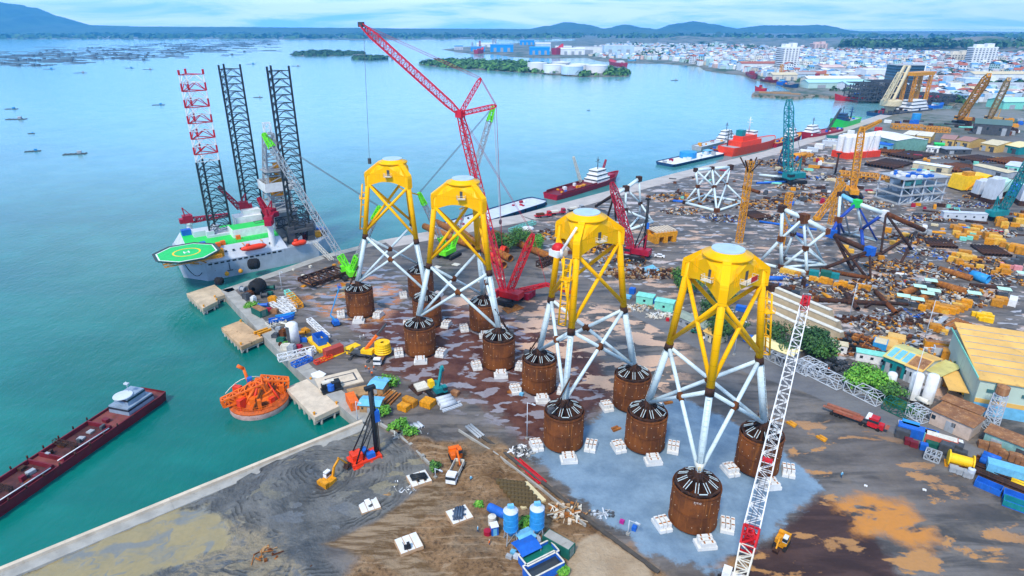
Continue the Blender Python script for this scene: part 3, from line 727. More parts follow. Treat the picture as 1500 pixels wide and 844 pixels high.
bolster(978, 590, 20, 'orange steel bolster behind the middle bucket of the jacket by the boom')
bolster(750, 575, -20, 'orange steel plate beside the white blocks by a small grey pump')
bolster(1160, 622, -60, 'flat yellow steel frame lying on grey asphalt near the lattice boom', OCH)
bolster(1204, 643, -60, 'flat yellow steel frame on grey asphalt in front of the red lorry', OCH)
# ================================================================== JACK-UP DRILLING RIG
RO = Vector((-133.5, 254.5, 0)); RA = R(35.5)
rig = thing('drilling_rig', 'white hulled jack-up drilling rig with three tall lattice legs and green helideck at the quay', 'drilling rig', RO, RA)
HULLP = [(0, 0), (50, 0), (58, 7), (60, 22), (58, 42), (50, 50), (0, 50), (-7, 38), (-8, 11)]
mb = MB(); mb.prism(HULLP, WZ - 1, 4.6)
hull = part('hull', mb, paint('rig_hull_grey', (.36, .42, .50), .6, .15, rust=.08, sc=.2), rig)
mb = MB()
for i in range(13): mb.box((2 + i * 2.5, -.04, 3.5), (1.6, .12, .7))
part('scupper', mb, BLK, hull)
mb = MB(); mb.box((9.5, -.3, -.5), (.25, .5, 3.6)); mb.bar((8.3, -.35, -.4), (10.7, -.35, -.4), .25); part('anchor', mb, DGRY, hull)
mb = MB(); mb.prism([(-6, 2), (37, 2), (37, 41), (-6, 38)], 4.6, 4.72); mb.prism([(37.2, 2), (58, 8), (58, 39), (37.2, 41)], 4.6, 4.7); part('main_deck', mb, GRY, hull)
mb = MB(); vs = [(-6, .4, 4.6), (36, .4, 4.6), (36, 40, 4.6), (-6, 40, 4.6), (-5, 4.0, 10), (34, 4.0, 10), (34, 36, 10), (-3, 36, 10)]
mb.add(vs, [(4, 5, 6, 7), (0, 1, 5, 4), (1, 2, 6, 5), (2, 3, 7, 6), (3, 0, 4, 7)]); acc = part('quarters', mb, LGRY, rig)
mb = MB(); mb.prism([(-4.9, 4.3), (33.8, 4.3), (33.8, 35.7), (-2.9, 35.7)], 10.0, 10.15); handrail(mb, [(-4.6, 4.5, 10.15), (33.5, 4.5, 10.15), (33.5, 35.5, 10.15)], 1.2, .06); part('green_deck', mb, BGRN, acc)
mb = MB()
for i in range(10): mb.box((0 + i * 3.2, 2.05, 7.5), (1.0, .25, .8))
part('window', mb, GLASS, acc)
mb = MB(); mb.box((24, 16, 10.15), (17, 9, 3.8)); up = part('upper_house', mb, WHT, rig)
mb = MB(); mb.box((24, 16, 13.95), (16.5, 8.5, .12)); part('green_deck', mb, BGRN, up)
mb = MB(); mb.box((26, 27, 10.15), (12, 8, 6.0)); mb.box((28, 27, 16.15), (8, 5, 2.5)); part('upper_house', mb, WHT, rig)
mb = MB(); mb.box((6, 26, 10.15), (10, 6, 2.6)); part('upper_house', mb, LGRY, rig)
mb = MB(); mb.box((-1, 30, 10.15), (4, 3, 2.6)); mb.box((2, 9, 10.15), (2.2, 2.2, 1.6)); part('blue_locker', mb, BLU, rig)
# legs
def rigleg(x, y, top, bands):
    mb = MB(); n = 26; z0, z1 = WZ - 2, top; h = (z1 - z0) / n; w = 9.6; rb = .2
    ch = [(x + w * .577 * math.cos(q), y + w * .577 * math.sin(q)) for q in (R(95), R(215), R(335))]
    for i in range(n):
        za, zb = z0 + i * h, z0 + (i + 1) * h
        if bands and i >= n - 11: mb.cur = 2 if (n - 1 - i) % 2 == 1 else 1
        else: mb.cur = 0
        r = .48 if mb.cur == 0 else (.42 if mb.cur == 2 else .34)
        rb = .2 if mb.cur == 0 else (.24 if mb.cur == 2 else .2)
        for j in range(3):
            a, b = ch[j], ch[(j + 1) % 3]; m = ((a[0] + b[0]) / 2, (a[1] + b[1]) / 2)
            mb.bar((*a, za), (*a, zb), r, 5, cap=False); mb.bar((*a, za), (*b, za), rb, 4, cap=False)
            mb.bar((*a, za), (*m, zb), rb * .85, 4, cap=False); mb.bar((*b, za), (*m, zb), rb * .85, 4, cap=False)
    mb.cur = 2 if bands else 0
    for j in range(3): mb.bar((*ch[j], z1), (*ch[j], z1 + 2.0), .5, 5); mb.bar((*ch[j], z1), (*ch[(j + 1) % 3], z1), .2)
    lg = part('leg', mb, [DGRYK, WHT, RED], rig)
    mb = MB()
    for c in ch: mb.box((c[0], c[1], 4.6), (3.2, 3.2, 8.4))
    mb.box((x, y, 10.0), (11.5, 10.5, 1.2)); part('jack_house', mb, LGRY if bands else DGRY, rig)
    return lg
DGRYK = paint('leg_black_steel', (.022, .030, .036), .5, .3)
l1 = rigleg(12, 23.5, 81, True); rigleg(44, 8.5, 82, False); rigleg(32, 43, 81.5, False)
# helideck
HC = (-6.4, -2.5)
oct_ = lambda r, z: [(HC[0] + r * math.cos(R(22.5 + 45 * i)), HC[1] + r * math.sin(R(22.5 + 45 * i))) for i in range(8)]
mb = MB(); mb.prism(oct_(12.6, 0), 11.3, 11.9); hd = part('helideck', mb, DGRN, rig)
mb = MB(); mb.prism(oct_(12.1, 0), 11.9, 11.93); part('white_border', mb, WHT, hd)
mb = MB(); mb.prism(oct_(11.5, 0), 11.94, 11.97); part('landing_surface', mb, GRN, hd)
mb = MB(); mb.lathe([(4.8, 12.0), (5.5, 12.0)], 40, (HC[0], HC[1], 0)); part('aiming_circle', mb, BYEL, hd)
mb = MB()
for k in (-.9, .9): mb.box((HC[0] + k, HC[1], 12.0), (.5, 2.8, .02))
mb.box((HC[0], HC[1], 12.0), (1.3, .5, .02)); part('landing_letter', mb, WHT, hd)
mb = MB()
for i in range(8):
    a = Vector((*oct_(12.6, 0)[i], 11.3)); b = Vector((*oct_(12.6, 0)[(i + 1) % 8], 11.3)); o = Vector((a.x - HC[0], a.y - HC[1], 0)).normalized() * .8; o2 = Vector((b.x - HC[0], b.y - HC[1], 0)).normalized() * .8
    mb.add([a + Vector((0, 0, .5)), b + Vector((0, 0, .5)), b + o2 + Vector((0, 0, .8)), a + o + Vector((0, 0, .8)), a + Vector((0, 0, .3)), b + Vector((0, 0, .3)), b + o2 + Vector((0, 0, .65)), a + o + Vector((0, 0, .65))], [(0, 1, 2, 3), (7, 6, 5, 4), (3, 2, 6, 7), (0, 3, 7, 4)])
part('safety_net', mb, DGRY, hd)
mb = MB()
for i in range(5):
    y = HC[1] - 8 + i * 4; mb.lattice((HC[0] - 10, y, 10.4), (HC[0] + 12, y, 10.4), 1.2, 1.2, 9, .12)
for dx in (-5, 2):
    for dy in (-4, 5): mb.bar((HC[0] + dx, HC[1] + dy, 10), (2 if dx > 0 else 0, 5 + dy * .6, 3.5), .3, 6)
part('helideck_truss', mb, OCH, rig)
# lifeboats, containers, pedestal cranes
def lifeboat(x, y, z, L=8):
    mb = MB(); mb.smooth = True; prof = [(-L / 2, .05), (-L * .44, .8), (-L * .25, 1.35), (L * .25, 1.35), (L * .42, .9), (L / 2, .1)]
    mb.lathe([(r, h) for h, r in prof], 12, (x, y, z + 1.5), 'x'); mb.box((x - L * .2, y, z + 2.6), (1.8, 1.4, .9), 0, (.8, .8)); return part('lifeboat', mb, ORED, rig)
lb = lifeboat(21, -.2, 6.6, 11.5); mb = MB()
for dx in (-4, 4): mb.bar((21 + dx, 3, 10), (21 + dx, -.6, 10.4), .22); mb.bar((21 + dx, -.4, 10.4), (21 + dx, -.4, 9), .1)
part('davit', mb, OCH, lb)
lifeboat(41, -1.2, 5.0, 7)
for i in range(3):
    mb = MB(); mb.box((2.2 + i * 2.6, 1.6, 6.2), (2.2, 2.2, 3.4)); part('yellow_tank', mb, OCH, rig)
for x, y in ((7.2, 3.6), (9.5, 5.0), (17, 9)):
    mb = MB(); mb.box((x, y, 10.15), (1.9, 1.7, 1.8)); part('orange_box', mb, ORG, rig)
def pedcrane(x, y, zt, az, el, L):
    mb = MB(); mb.lathe([(1.35, 4.6), (1.35, zt), (1.9, zt + .3), (1.9, zt + 1.2), (.01, zt + 1.2)], 14, (x, y, 0)); ped = part('crane_pedestal', mb, WHT, rig)
    mb = MB(); mb.box((x, y, zt + 1.2), (4.2, 3.6, 3.6), az); q = Vector((x, y, zt + 1.2)); dr = Vector((math.cos(az), math.sin(az), 0)); mb.box(tuple(q - dr * 2.6), (2.2, 3.0, 2.2), az); mb.bar(q + Vector((0, 0, 3.4)) - dr * 1, q + Vector((0, 0, 7.4)) - dr * 1.5, .35); mb.bar(q + Vector((0, 0, 3.4)) + dr * 1.5, q + Vector((0, 0, 7.4)) - dr * 1.5, .25)
    part('crane_house', mb, CRIM, ped)
    e = dr * math.cos(el) + Vector((0, 0, math.sin(el))); mb = MB(); mb.lattice(q + dr * 2 + Vector((0, 0, .8)), q + dr * 2 + e * L, 2.2, 1.1, 9, .3, rb=.2); part('crane_boom', mb, CRIM, ped)
pedcrane(30, 2.6, 15.5, R(65), R(14), 9); pedcrane(26, 30, 17, R(170), R(58), 14); pedcrane(2, 40, 12, R(0), R(3), 16); pedcrane(34, 14, 16, R(120), R(62), 9)
# derrick and drill floor
DB = (41, 25)
mb = MB(); mb.box((DB[0] + 3, DB[1], 4.7), (24, 12, 4)); mb.box((DB[0] + 2, DB[1], 8.7), (10, 10, 8)); mb.box((DB[0], DB[1], 16.7), (14, 14, 1.2)); part('drill_floor', mb, GRY, rig)
mb = MB()
for s_ in (-1, 1): mb.lattice((DB[0] - 14, DB[1] + s_ * 7, 12), (DB[0] + 16, DB[1] + s_ * 7, 12), 4, 4, 9, .28)
part('cantilever_truss', mb, DGRY, rig)
dtop = hgt((DB[0] * math.cos(RA) - DB[1] * math.sin(RA) + RO.x, DB[0] * math.sin(RA) + DB[1] * math.cos(RA) + RO.y), 196)
mb = MB(); mb.lattice((DB[0], DB[1], 18), (DB[0], DB[1], dtop), 11.5, 4.0, 11, .5, rb=.26); mb.lattice((DB[0], DB[1], 18), (DB[0], DB[1], dtop * .7), 5, 2.6, 10, .3, rb=.22)
der = part('derrick', mb, GRY, rig)
mb = MB(); z = 18 + (dtop - 18) * .26
for y in (-6.6, 6.6): mb.box((DB[0], DB[1] + y, z), (13.4, .25, 4.2))
for x in (-6.6, 6.6): mb.box((DB[0] + x, DB[1], z), (.25, 13, 4.2))
part('wind_wall', mb, WHT, der)
mb = MB(); mb.box((DB[0], DB[1], z + 9), (10.5, 10.5, .3)); handrail(mb, [(DB[0] - 5, DB[1] - 5, z + 9.3), (DB[0] + 5, DB[1] - 5, z + 9.3), (DB[0] + 5, DB[1] + 5, z + 9.3)], 1.2, .07); mb.bar((DB[0] - 4, DB[1] - 4, z + 9), (DB[0] - 4, DB[1] - 4, dtop), .3); part('monkey_board', mb, GRY, der)
mb = MB(); mb.box((DB[0], DB[1], 24), (5, 5, 9)); mb.box((DB[0] + 1, DB[1] - 1, 34), (2.2, 2.2, 6)); part('travelling_block', mb, OCH, der)
mb = MB(); mb.lattice((DB[0], DB[1], dtop), (DB[0], DB[1], dtop + 5), 3, 3, 2, .2); part('crown_block', mb, WHT, der)
rq = random.Random(5)
for i in range(46):
    x, y = rq.uniform(37, 57), rq.uniform(4, 44)
    if abs(x - 43) < 9 and 15 < y < 33: continue
    mb = MB(); d = (rq.uniform(1.2, 4.5), rq.uniform(1.2, 3), rq.uniform(1, 3.2)); mb.box((x, y, 4.7), d, rq.choice((0, .1, 1.57)))
    part('deck_unit', mb, rq.choice((WHT, GRY, DGRY, OCH, BLU, OFFW, CRIM)), rig)
mb = MB(); handrail(mb, [(37, .5, 4.7), (50, .5, 4.7), (57.5, 7.2, 4.7), (59.5, 22, 4.7)], 1.2, .07); part('deck_rail', mb, WHT, rig)
mb = MB(); pts = [Vector((-9 + 9 * t, -6 + 10 * t, 10 - 24 * t * (1 - t) * .95 - 8 * t)) for t in [i / 10 for i in range(11)]]; mb.path(pts, .16, 5); part('hose', mb, BLK, rig)
# gangway from rig stern to quay
mb = MB(); a = at(462, 364, 2) ; b = at(487, 382, .2); mb.lattice(a + Vector((0, 0, 3)), b, 1.4, 1.4, 9, .09); single('gangway', mb, OFFW, 'slim gangway between the drilling rig stern and the quay', 'gangway')

# ================================================================== SHIPS
def hullmesh(L, B, fr, bow=.35, sheer=1.6, z0=WZ - .8, blunt=False, stern=.86):
    st = [(0, stern, 1.0), (.06, .96, 1.0), (.2, 1, 1.0), (.5, 1, 1.0), (1 - bow, 1, 1.05), (1 - bow * .55, .84, 1 + (sheer - 1) * .4), (1 - bow * .25, .52, 1 + (sheer - 1) * .75), (1 - bow * .06, .18, sheer), (1, .03, sheer)]
    if blunt: st = [(0, .9, 1), (.04, 1, 1), (.5, 1, 1), (.93, 1, 1), (.97, .9, 1.05), (1, .72, 1.1)]
    vs = []; 
    for t, w, h in st:
        hb = B / 2 * w; top = WZ + fr * h; lx = t * L; under = lx - (.045 * L if t > .9 and not blunt else 0)
        vs += [(under, -hb * .82, z0), (lx, -hb, top), (lx, hb, top), (under, hb * .82, z0), (lx, -max(hb - .35, 0.01), top), (lx, max(hb - .35, 0.01), top), (lx, -max(hb - .35, 0.01), top - .7), (lx, max(hb - .35, 0.01), top - .7)]
    n = len(st); hf = []; df = []
    for i in range(n - 1):
        a, b = i * 8, i * 8 + 8
        hf += [(a, b, b + 1, a + 1), (b + 3, a + 3, a + 2, b + 2), (a + 1, b + 1, b + 4, a + 4), (b + 2, a + 2, a + 5, b + 5), (a + 4, b + 4, b + 6, a + 6), (b + 5, a + 5, a + 7, b + 7)]
        df += [(a + 6, b + 6, b + 7, a + 7)]
    e = (n - 1) * 8
    hf += [(0, 1, 2, 3), (e + 3, e + 2, e + 1, e)]
    mb = MB(); mb.add(vs, hf); dk = MB(); dk.add(vs, df); return mb, dk
def ship(name, label, cat, ps, pb, beam, free, hm_, dm_, bow=.35, sheer=1.6, blunt=False, group=None, boot=None):
    a = at(*ps, WZ); b = at(*pb, WZ); L = (b - a).length
    t = thing(name, label, cat, (a.x, a.y, 0), azi(a, b), group)
    h, d = hullmesh(L, beam, free, bow, sheer, blunt=blunt)
    hp = part('hull', h, hm_, t); part('deck', d, dm_, hp)
    return t, L
def house(t, x, y, z, d, mat, win=True, name='superstructure', levels=1, shrink=.82, roof=None):
    o = None
    for k in range(levels):
        mb = MB(); s_ = shrink ** k; h = d[2]
        mb.box((x, y, z + k * h), (d[0] * s_, d[1] * s_, h), 0, (.97, .97))
        p = part(name if k == 0 else 'bridge', mb, mat, t if o is None else o)
        if o is None: o = p
        if win:
            mb = MB(); mb.box((x, y, z + k * h + h * .55), (d[0] * s_ * 1.0 + .05, d[1] * s_ * 1.0 + .05, h * .26)); part('window_band', mb, GLASS, o)
    if roof:
        mb = MB(); mb.box((x, y, z + levels * d[2]), (d[0] * shrink ** (levels - 1) * 1.06, d[1] * shrink ** (levels - 1) * 1.06, .2)); part('roof', mb, roof, o)
    return o
def mast(t, x, y, z, h, mat=None, r=.2):
    mb = MB(); mb.bar((x, y, z), (x, y, z + h), r, 6, r * .5); mb.bar((x, y - h * .22, z + h * .6), (x, y + h * .22, z + h * .6), r * .5); mb.bar((x, y - h * .14, z + h * .8), (x, y + h * .14, z + h * .8), r * .5); mb.box((x, y, z + h * .7), (.8, 1.4, .4)); return part('mast', mb, mat or DGRY, t)
def clutter(t, x0, x1, y0, y1, z, n, seed, mats, s=(.6, 2.2)):
    rr = random.Random(seed)
    for i in range(n):
        mb = MB(); mb.box((rr.uniform(x0, x1), rr.uniform(y0, y1), z), (rr.uniform(*s), rr.uniform(*s), rr.uniform(s[0] * .6, s[1] * .7)), rr.choice((0, .2, -.15)))
        part('deck_gear', mb, rr.choice(mats), t)
# maroon sand barge leaving at the lower left of the view
DK = WZ + 2.4
t, L = ship('sand_barge', 'long dark red sand barge with a pale grey wheelhouse, under way on green water', 'barge', (228, 583), (-75, 790), 10.0, 3.1, MRN, paint('worn_red_deck', (.20, .055, .05), .75, .35, rust=.25, sc=.3), bow=.2, sheer=1.1, blunt=True)
o = house(t, 8, 0, DK, (9, 7, 2.2), paint('blue_grey_house', (.24, .32, .42), .6, .15, rust=.1), levels=2, shrink=.7)
mb = MB(); mb.lathe([(2.5, DK + 4.45), (2.6, DK + 4.6), (2.5, DK + 4.8), (.01, DK + 4.9)], 20, (10, 0, 0)); part('round_roof', mb, LGRY, o)
mast(t, 8, 0, DK + 5, 3, LGRY, .12)
for x0, x1 in ((19, 33), (36, 50), (53, 67)):
    mb = MB(); y = 3.9
    for s_ in (-1, 1): mb.box(((x0 + x1) / 2, s_ * y, DK), (x1 - x0, .4, 1.3))
    for x in (x0, x1): mb.box((x, 0, DK), (.4, 2 * y + .4, 1.3))
    hp = part('hold_coaming', mb, MRN, t); mb = MB(); mb.box(((x0 + x1) / 2, 0, DK + .05), (x1 - x0 - .5, 2 * y - .5, .08)); part('hold_floor', mb, paint('hold_floor_dark', (.09, .03, .03), .8, .4, rust=.2), hp)
    mb = MB(); mb.lattice((x1 - 4, -3.6, DK + 1.9), (x1 - 4, 3.6, DK + 1.9), .9, .9, 5, .1); part('hold_beam', mb, DRUST, hp)
    mb = MB(); mb.bar((x0 + 1, 4.5, DK + 1.2), (x1 + 2, 4.6, DK + 1.9), .14, 6); part('pipe', mb, WHT, t)
clutter(t, 15, 68, -3.4, 3.4, DK + .2, 26, 11, (DRUST, GRY, MRN, RUST, DGRY), (.6, 2.0))
for i in range(12):
    mb = MB(); mb.bar((18 + i * 4.3, -5.2, DK + .7), (18 + i * 4.3, -5.2, DK + 1.5), .22, 6); mb.bar((18 + i * 4.3, 5.2, DK + .7), (18 + i * 4.3, 5.2, DK + 1.5), .22, 6); part('bollard', mb, DRUST, t)
mb = MB(); mb.box((0, 0, WZ - .1), (3, 1.3, .5)); single('float_box', mb, WHT, 'small white floating box drifting beside the dark red barge', 'float', at(60, 717, WZ), .2)

# orange mooring buoy
bc = at(381, 593, WZ); t = thing('mooring_buoy', 'round orange turret mooring buoy with pink white skirt floating off the quay', 'buoy', (bc.x, bc.y, 0), R(20))
mb = MB(); mb.smooth = True; mb.lathe([(7.6, WZ - 1), (8.3, WZ + .1), (8.3, WZ + 1.6)], 40); part('skirt', mb, paint('faded_pink_paint', (.66, .42, .38), .65, .25, rust=.25), t)
mb = MB(); mb.lathe([(8.3, WZ + 1.6), (8.35, WZ + 1.9), (7.6, WZ + 2.5), (5.8, WZ + 2.5), (5.4, WZ + 3.4), (.01, WZ + 3.4)], 40); dkp = part('deck', mb, paint('rusty_orange_deck', (.55, .10, .012), .7, .3, rust=.3), t)
mb = MB(); mb.lathe([(4.3, WZ + 3.4), (4.3, WZ + 5.2), (3.2, WZ + 5.4), (3.0, WZ + 7.0), (.01, WZ + 7.1)], 20); tt = part('turret', mb, ORG, t)
mb = MB(); mb.lattice((2, -1, WZ + 6.6), (-9.5, -2.0, WZ + 4.0), 3.4, 2.0, 7, .34, rb=.26); part('loading_arm', mb, ORG, tt)
mb = MB(); mb.lattice((1, 2, WZ + 6.2), (8.5, 2.4, WZ + 4.4), 3.2, 2.4, 5, .34, rb=.26); part('loading_arm', mb, ORG, tt)
mb = MB(); mb.bar((-2, 4.6, WZ + 3), (-3.2, 5.0, WZ + 10.5), .55, 8, .4); mb.bar((-3.2, 5.0, WZ + 10.2), (-4.6, 4.8, WZ + 11.5), .55, 8); part('mast', mb, ORG, tt)
mb = MB(); mb.lathe([(5.7, WZ + 2.5), (4.7, WZ + 4.2), (3.4, WZ + 5.0)], 14); part('shroud', mb, ORG, tt)
mb = MB(); mb.box((-2.0, 4.2, WZ + 5), (1.4, 1.4, 2.4)); part('blue_drum', mb, BLU, tt)
rr = random.Random(21)
for i in range(54):
    a = rr.uniform(0, 6.28); r = rr.uniform(3.2, 6.8); mb = MB()
    if i % 2: mb.bar((r * math.cos(a), r * math.sin(a), WZ + 2.6), (r * .5 * math.cos(a + .6), r * .5 * math.sin(a + .6), WZ + rr.uniform(5.5, 8.2)), rr.uniform(.18, .42), 6)
    else: mb.box((r * math.cos(a), r * math.sin(a), WZ + 2.5), (rr.uniform(.8, 2.4), rr.uniform(.8, 2.0), rr.uniform(1, 3.2)), a)
    part('machinery', mb, rr.choice((ORG, ORG, ORG, ORED, RUST)), t)
mb = MB(); handrail(mb, [(7.7 * math.cos(R(k)), 7.7 * math.sin(R(k)), WZ + 2.5) for k in range(150, 400, 25)], 1.2, .06); part('guard_rail', mb, ORG, t)
mb = MB(); pts = [Vector((-9 + 12 * q, 3 + 4 * q, WZ + 4 + 12 * q * (1 - q))) for q in [i / 8 for i in range(9)]]; mb.path(pts, .13, 5); part('hose', mb, OFFW, t)

# pontoon platforms off the quay
def platform(label, px, top, notch=None, stain=None, thick=1.4, posts=True):
    P = [at(x, y, top) for x, y in px]; c = sum(P, Vector()) / len(P)
    t = thing('jetty_platform', label, 'jetty platform', (c.x, c.y, 0))
    poly = [(p.x - c.x, p.y - c.y) for p in P]
    ar = sum(poly[i][0] * poly[(i + 1) % len(poly)][1] - poly[(i + 1) % len(poly)][0] * poly[i][1] for i in range(len(poly)))
    if ar < 0: poly = poly[::-1]
    mb = MB(); mb.prism(poly, top - thick, top); part('slab', mb, stain or CONC, t)
    for i in range(len(poly)):
        a = Vector((*poly[i], 0)); b = Vector((*poly[(i + 1) % len(poly)], 0)); n = max(2, int((b - a).length / 3.2))
        mb = MB(); d = (b - a).normalized(); inn = Vector((-d.y, d.x, 0))
        for k in range(n):
            q = a + d * ((k + .5) * (b - a).length / n) + inn * .5; mb.bar((q.x, q.y, WZ - 2), (q.x, q.y, top - thick - .01), .42, 8)
        mb.bar(a + inn * .45 + Vector((0, 0, top - thick - .5)), b + inn * .45 + Vector((0, 0, top - thick - .5)), .35)
        part('pile_row', mb, GCONC, t)
    for p in poly[:3]:
        mb = MB(); q = Vector(p) * .86; mb.lathe([(.28, top), (.24, top + .5), (.4, top + .6), (.4, top + .8), (.01, top + .85)], 8, (q.x, q.y, 0)); part('bollard', mb, OCH, t)
    return t
SLAB2 = paint('rust_stained_slab', (.55, .36, .20), .8, .3, rust=.32, sc=.16)
platform('pale concrete jetty platform with a notch near the drilling rig bow', [(273, 430), (314, 417), (332, 431), (316, 436), (319, 441), (297, 452)], -.4, stain=paint('stained_slab', (.56, .44, .30), .8, .25, rust=.12, sc=.2))
platform('rust stained concrete jetty platform standing alone in the water', [(324, 480), (353, 469), (385, 494), (353, 508)], -.4, stain=SLAB2)
platform('clean pale jetty platform beside the orange mooring buoy', [(418, 568), (455, 553), (499, 594), (461, 612)], -.2, stain=CONC)
# fenders
for i, (x, y, r, lab) in enumerate(((373, 388, 2.4, 'large black rubber fender on the quay edge under the rig hull'), (379, 423, 2.9, 'large black rubber fender lying on the open quay'), (322, 411, 1.6, 'small black ball fender at the quay corner'))):
    q = at(x, y + 6); mb = MB(); mb.smooth = True; mb.lathe([(r * .3, -r * 1.1), (r * .8, -r * .95), (r, -r * .5), (r, r * .5), (r * .8, r * .95), (r * .3, r * 1.1)], 16, (0, 0, r), 'x')
    mb.smooth = False
    for k in (-.6, -.2, .2, .6): mb.lathe([(r * 1.0, k * r - .15), (r * 1.06, k * r), (r * 1.0, k * r + .15)], 16, (0, 0, r), 'x')
    single('rubber_fender', mb, TIRE, lab, 'fender', q, R((20, 80, 0)[i]))
for x, y, lab in ((353, 398, 'yellow ball buoy beside the black fender under the rig'), (333, 402, 'small yellow ball buoy at the quay corner')):
    mb = MB(); mb.ball((0, 0, .9), 1.0); mb.bar((0, 0, 1.8), (0, 0, 2.4), .12); single('marker_buoy', mb, OCH, lab, 'buoy', at(x, y + 2))
# flat grey barge behind the jackets along the quay
t, L = ship('deck_barge', 'long flat grey deck barge moored along the quay behind the red crane', 'barge', (640, 345), (790, 298), 17, 3.0, DBLU, LGRY, blunt=True)
clutter(t, 4, L - 6, -6, 6, WZ + 2.3, 8, 4, (CRIM, RED, WHT, DGRY), (.8, 2))
for x in (L * .15, L * .85):
    mb = MB(); mb.box((x, 4, WZ + 2.3), (2.2, 1.4, 1.3)); mb.bar((x, 3, WZ + 3), (x, 5, WZ + 3), .5, 8); part('winch', mb, CRIM, t)
for i in range(9):
    mb = MB(); mb.lathe([(.5, -.3), (.9, 0), (.5, .3)], 10, (4 + i * (L - 8) / 8, -8.7, WZ + 2), 'y'); part('tyre_fender', mb, TIRE, t)
# red supply vessel at the quay
t, L = ship('supply_vessel', 'dark red supply vessel with white wheelhouse and yellow after deck', 'ship', (806, 292), (905, 262), 14, 3.6, CRIM, MRN, bow=.3, sheer=1.7)
house(t, L * .66, 0, WZ + 3.2, (L * .2, 11, 2.8), WHT, levels=3); house(t, L * .82, 0, WZ + 3.4, (L * .1, 8, 2.6), CRIM, False)
mast(t, L * .66, 0, WZ + 11, 9, DGRY, .35); mb = MB(); mb.lattice((L * .78, 3, WZ + 5), (L * .86, 4, WZ + 15), 1.4, .9, 6, .2); part('deck_crane', mb, CRIM, t)
mb = MB(); mb.lattice((L * .5, 5, WZ + 4), (L * .40, 6, WZ + 22), 1.5, 1.0, 8, .2); part('deck_crane', mb, OFFW, t)
for s_ in (-1, 1): mb = MB(); mb.box((L * .3, s_ * 6.2, WZ + 2.9), (L * .5, .5, 1.6)); part('cargo_rail', mb, MRN, t)
clutter(t, 6, L * .5, -4.5, 4.5, WZ + 2.9, 11, 8, (OCH, WHT, BLU, CRIM, OCH), (1.0, 3))
# white decked blue barge with blue drum
t, L = ship('work_barge', 'white decked blue work barge carrying a round blue tank', 'barge', (973, 243), (1050, 226), 19, 2.4, DBLU, WHT, blunt=True)
mb = MB(); mb.lathe([(7, WZ + 1.8), (7, WZ + 6.5), (.01, WZ + 6.9)], 24, (L * .48, 3, 0)); part('tank', mb, SBLU, t); clutter(t, 4, L * .9, -7, 6, WZ + 1.8, 14, 9, (WHT, GRY, CRIM, LBLU, LGRY), (1, 4))
house(t, L * .85, 2, WZ + 1.8, (8, 6, 3), LBLU)
# orange ship
t, L = ship('cargo_ship', 'bright orange cargo ship with high bow lying bow-on to the quay', 'ship', (1062, 228), (1132, 213), 19, 7.5, ORED, GRY, bow=.3, sheer=1.25)
house(t, L * .36, 0, WZ + 6.8, (L * .42, 14, 4), ORED, False, levels=2, shrink=.7); mb = MB(); mb.box((L * .26, 0, WZ + 14.8), (6, 6, 5)); part('funnel', mb, TEAL, t); mast(t, L * .42, 0, WZ + 18, 12, WHT, .5); mast(t, L * .1, 4, WZ + 7, 14, DGRY, .5); house(t, L * .48, 0, WZ + 14.8, (6, 9, 3), WHT)
# ships beyond
def smallship(label, ps, pb, beam, free, hm_, dm_, sup, nlev, xs, extra=None, name='tug_boat', cat='ship'):
    t, L = ship(name, label, cat, ps, pb, beam, free, hm_, dm_)
    house(t, L * xs, 0, WZ + free * .9, (L * .24, beam * .72, 2.9), sup, levels=nlev, shrink=.78); mast(t, L * xs, 0, WZ + free + nlev * 2.6, 8, DGRY, .35)
    clutter(t, 3, L * .5, -beam * .3, beam * .3, WZ + free - .7, 8, len(label), (OCH, WHT, GRY, BLU, CRIM), (1, 3.2)); return t, L
smallship('grey and white tug with blue stripe moored outside the orange ship', (1020, 220), (1085, 203), 12, 3.6, GRY, LGRY, WHT, 3, .62)
smallship('yellow decked maroon tug tied between the orange ship and the grey tug', (1046, 224), (1078, 214), 10, 3.2, MRN, OCH, LGRY, 2, .7)
smallship('red workboat with yellow stern and white wheelhouse behind the teal crane', (1130, 216), (1172, 203), 12, 4.2, CRIM, OCH, WHT, 3, .62)
t, L = smallship('crimson supply ship with white bow house near the bright green ship', (1226, 196), (1172, 208), 14, 6, CRIM, CRIM, WHT, 3, .74); mb = MB(); mb.lattice((L * .3, 0, WZ + 6), (L * .12, 3, WZ + 26), 1.8, 1.2, 8, .3); part('deck_crane', mb, DGRY, t)
t, L = smallship('bright green hulled ship with dark superstructure at the quay', (1250, 183), (1216, 194), 17, 9, BGRN, GRY, DBLU, 3, .6); mast(t, L * .2, 0, WZ + 8, 13, DBLU, .9)
smallship('red hulled ship with blue deckhouse moored across the harbour basin', (1268, 148.5), (1221, 147), 17, 6, RED, GRY, BLU, 2, .3)
smallship('small red tug by the far pier head', (1122, 134), (1105, 133), 9, 5, RED, MRN, RED, 2, .5)
smallship('dark red trawler at the town shore, first in the far row', (1096, 110), (1107, 117), 16, 7, CRIM, MRN, CRIM, 2, .4)
smallship('red and black trawler at the town shore, second in the far row', (1117, 119), (1138, 123), 14, 5, MRN, GRY, CRIM, 2, .4)
smallship('blue coaster at the town shore, third in the far row', (1141, 124.5), (1150, 126), 14, 6, BLU, GRY, LBLU, 2, .4)
smallship('dark coaster with orange deck at the town shore before the pier', (1151, 127), (1168, 131), 14, 6, DBLU, ORG, GRY, 2, .4)
smallship('red tanker with white stripe beside the wooded island', (914, 98), (893, 95), 26, 10, CRIM, RED, WHT, 2, .25, name='tanker_ship')
smallship('pale blue ferry near the far town shore', (920, 91), (932, 91), 22, 8, LBLU, WHT, WHT, 2, .4, name='ferry_boat')
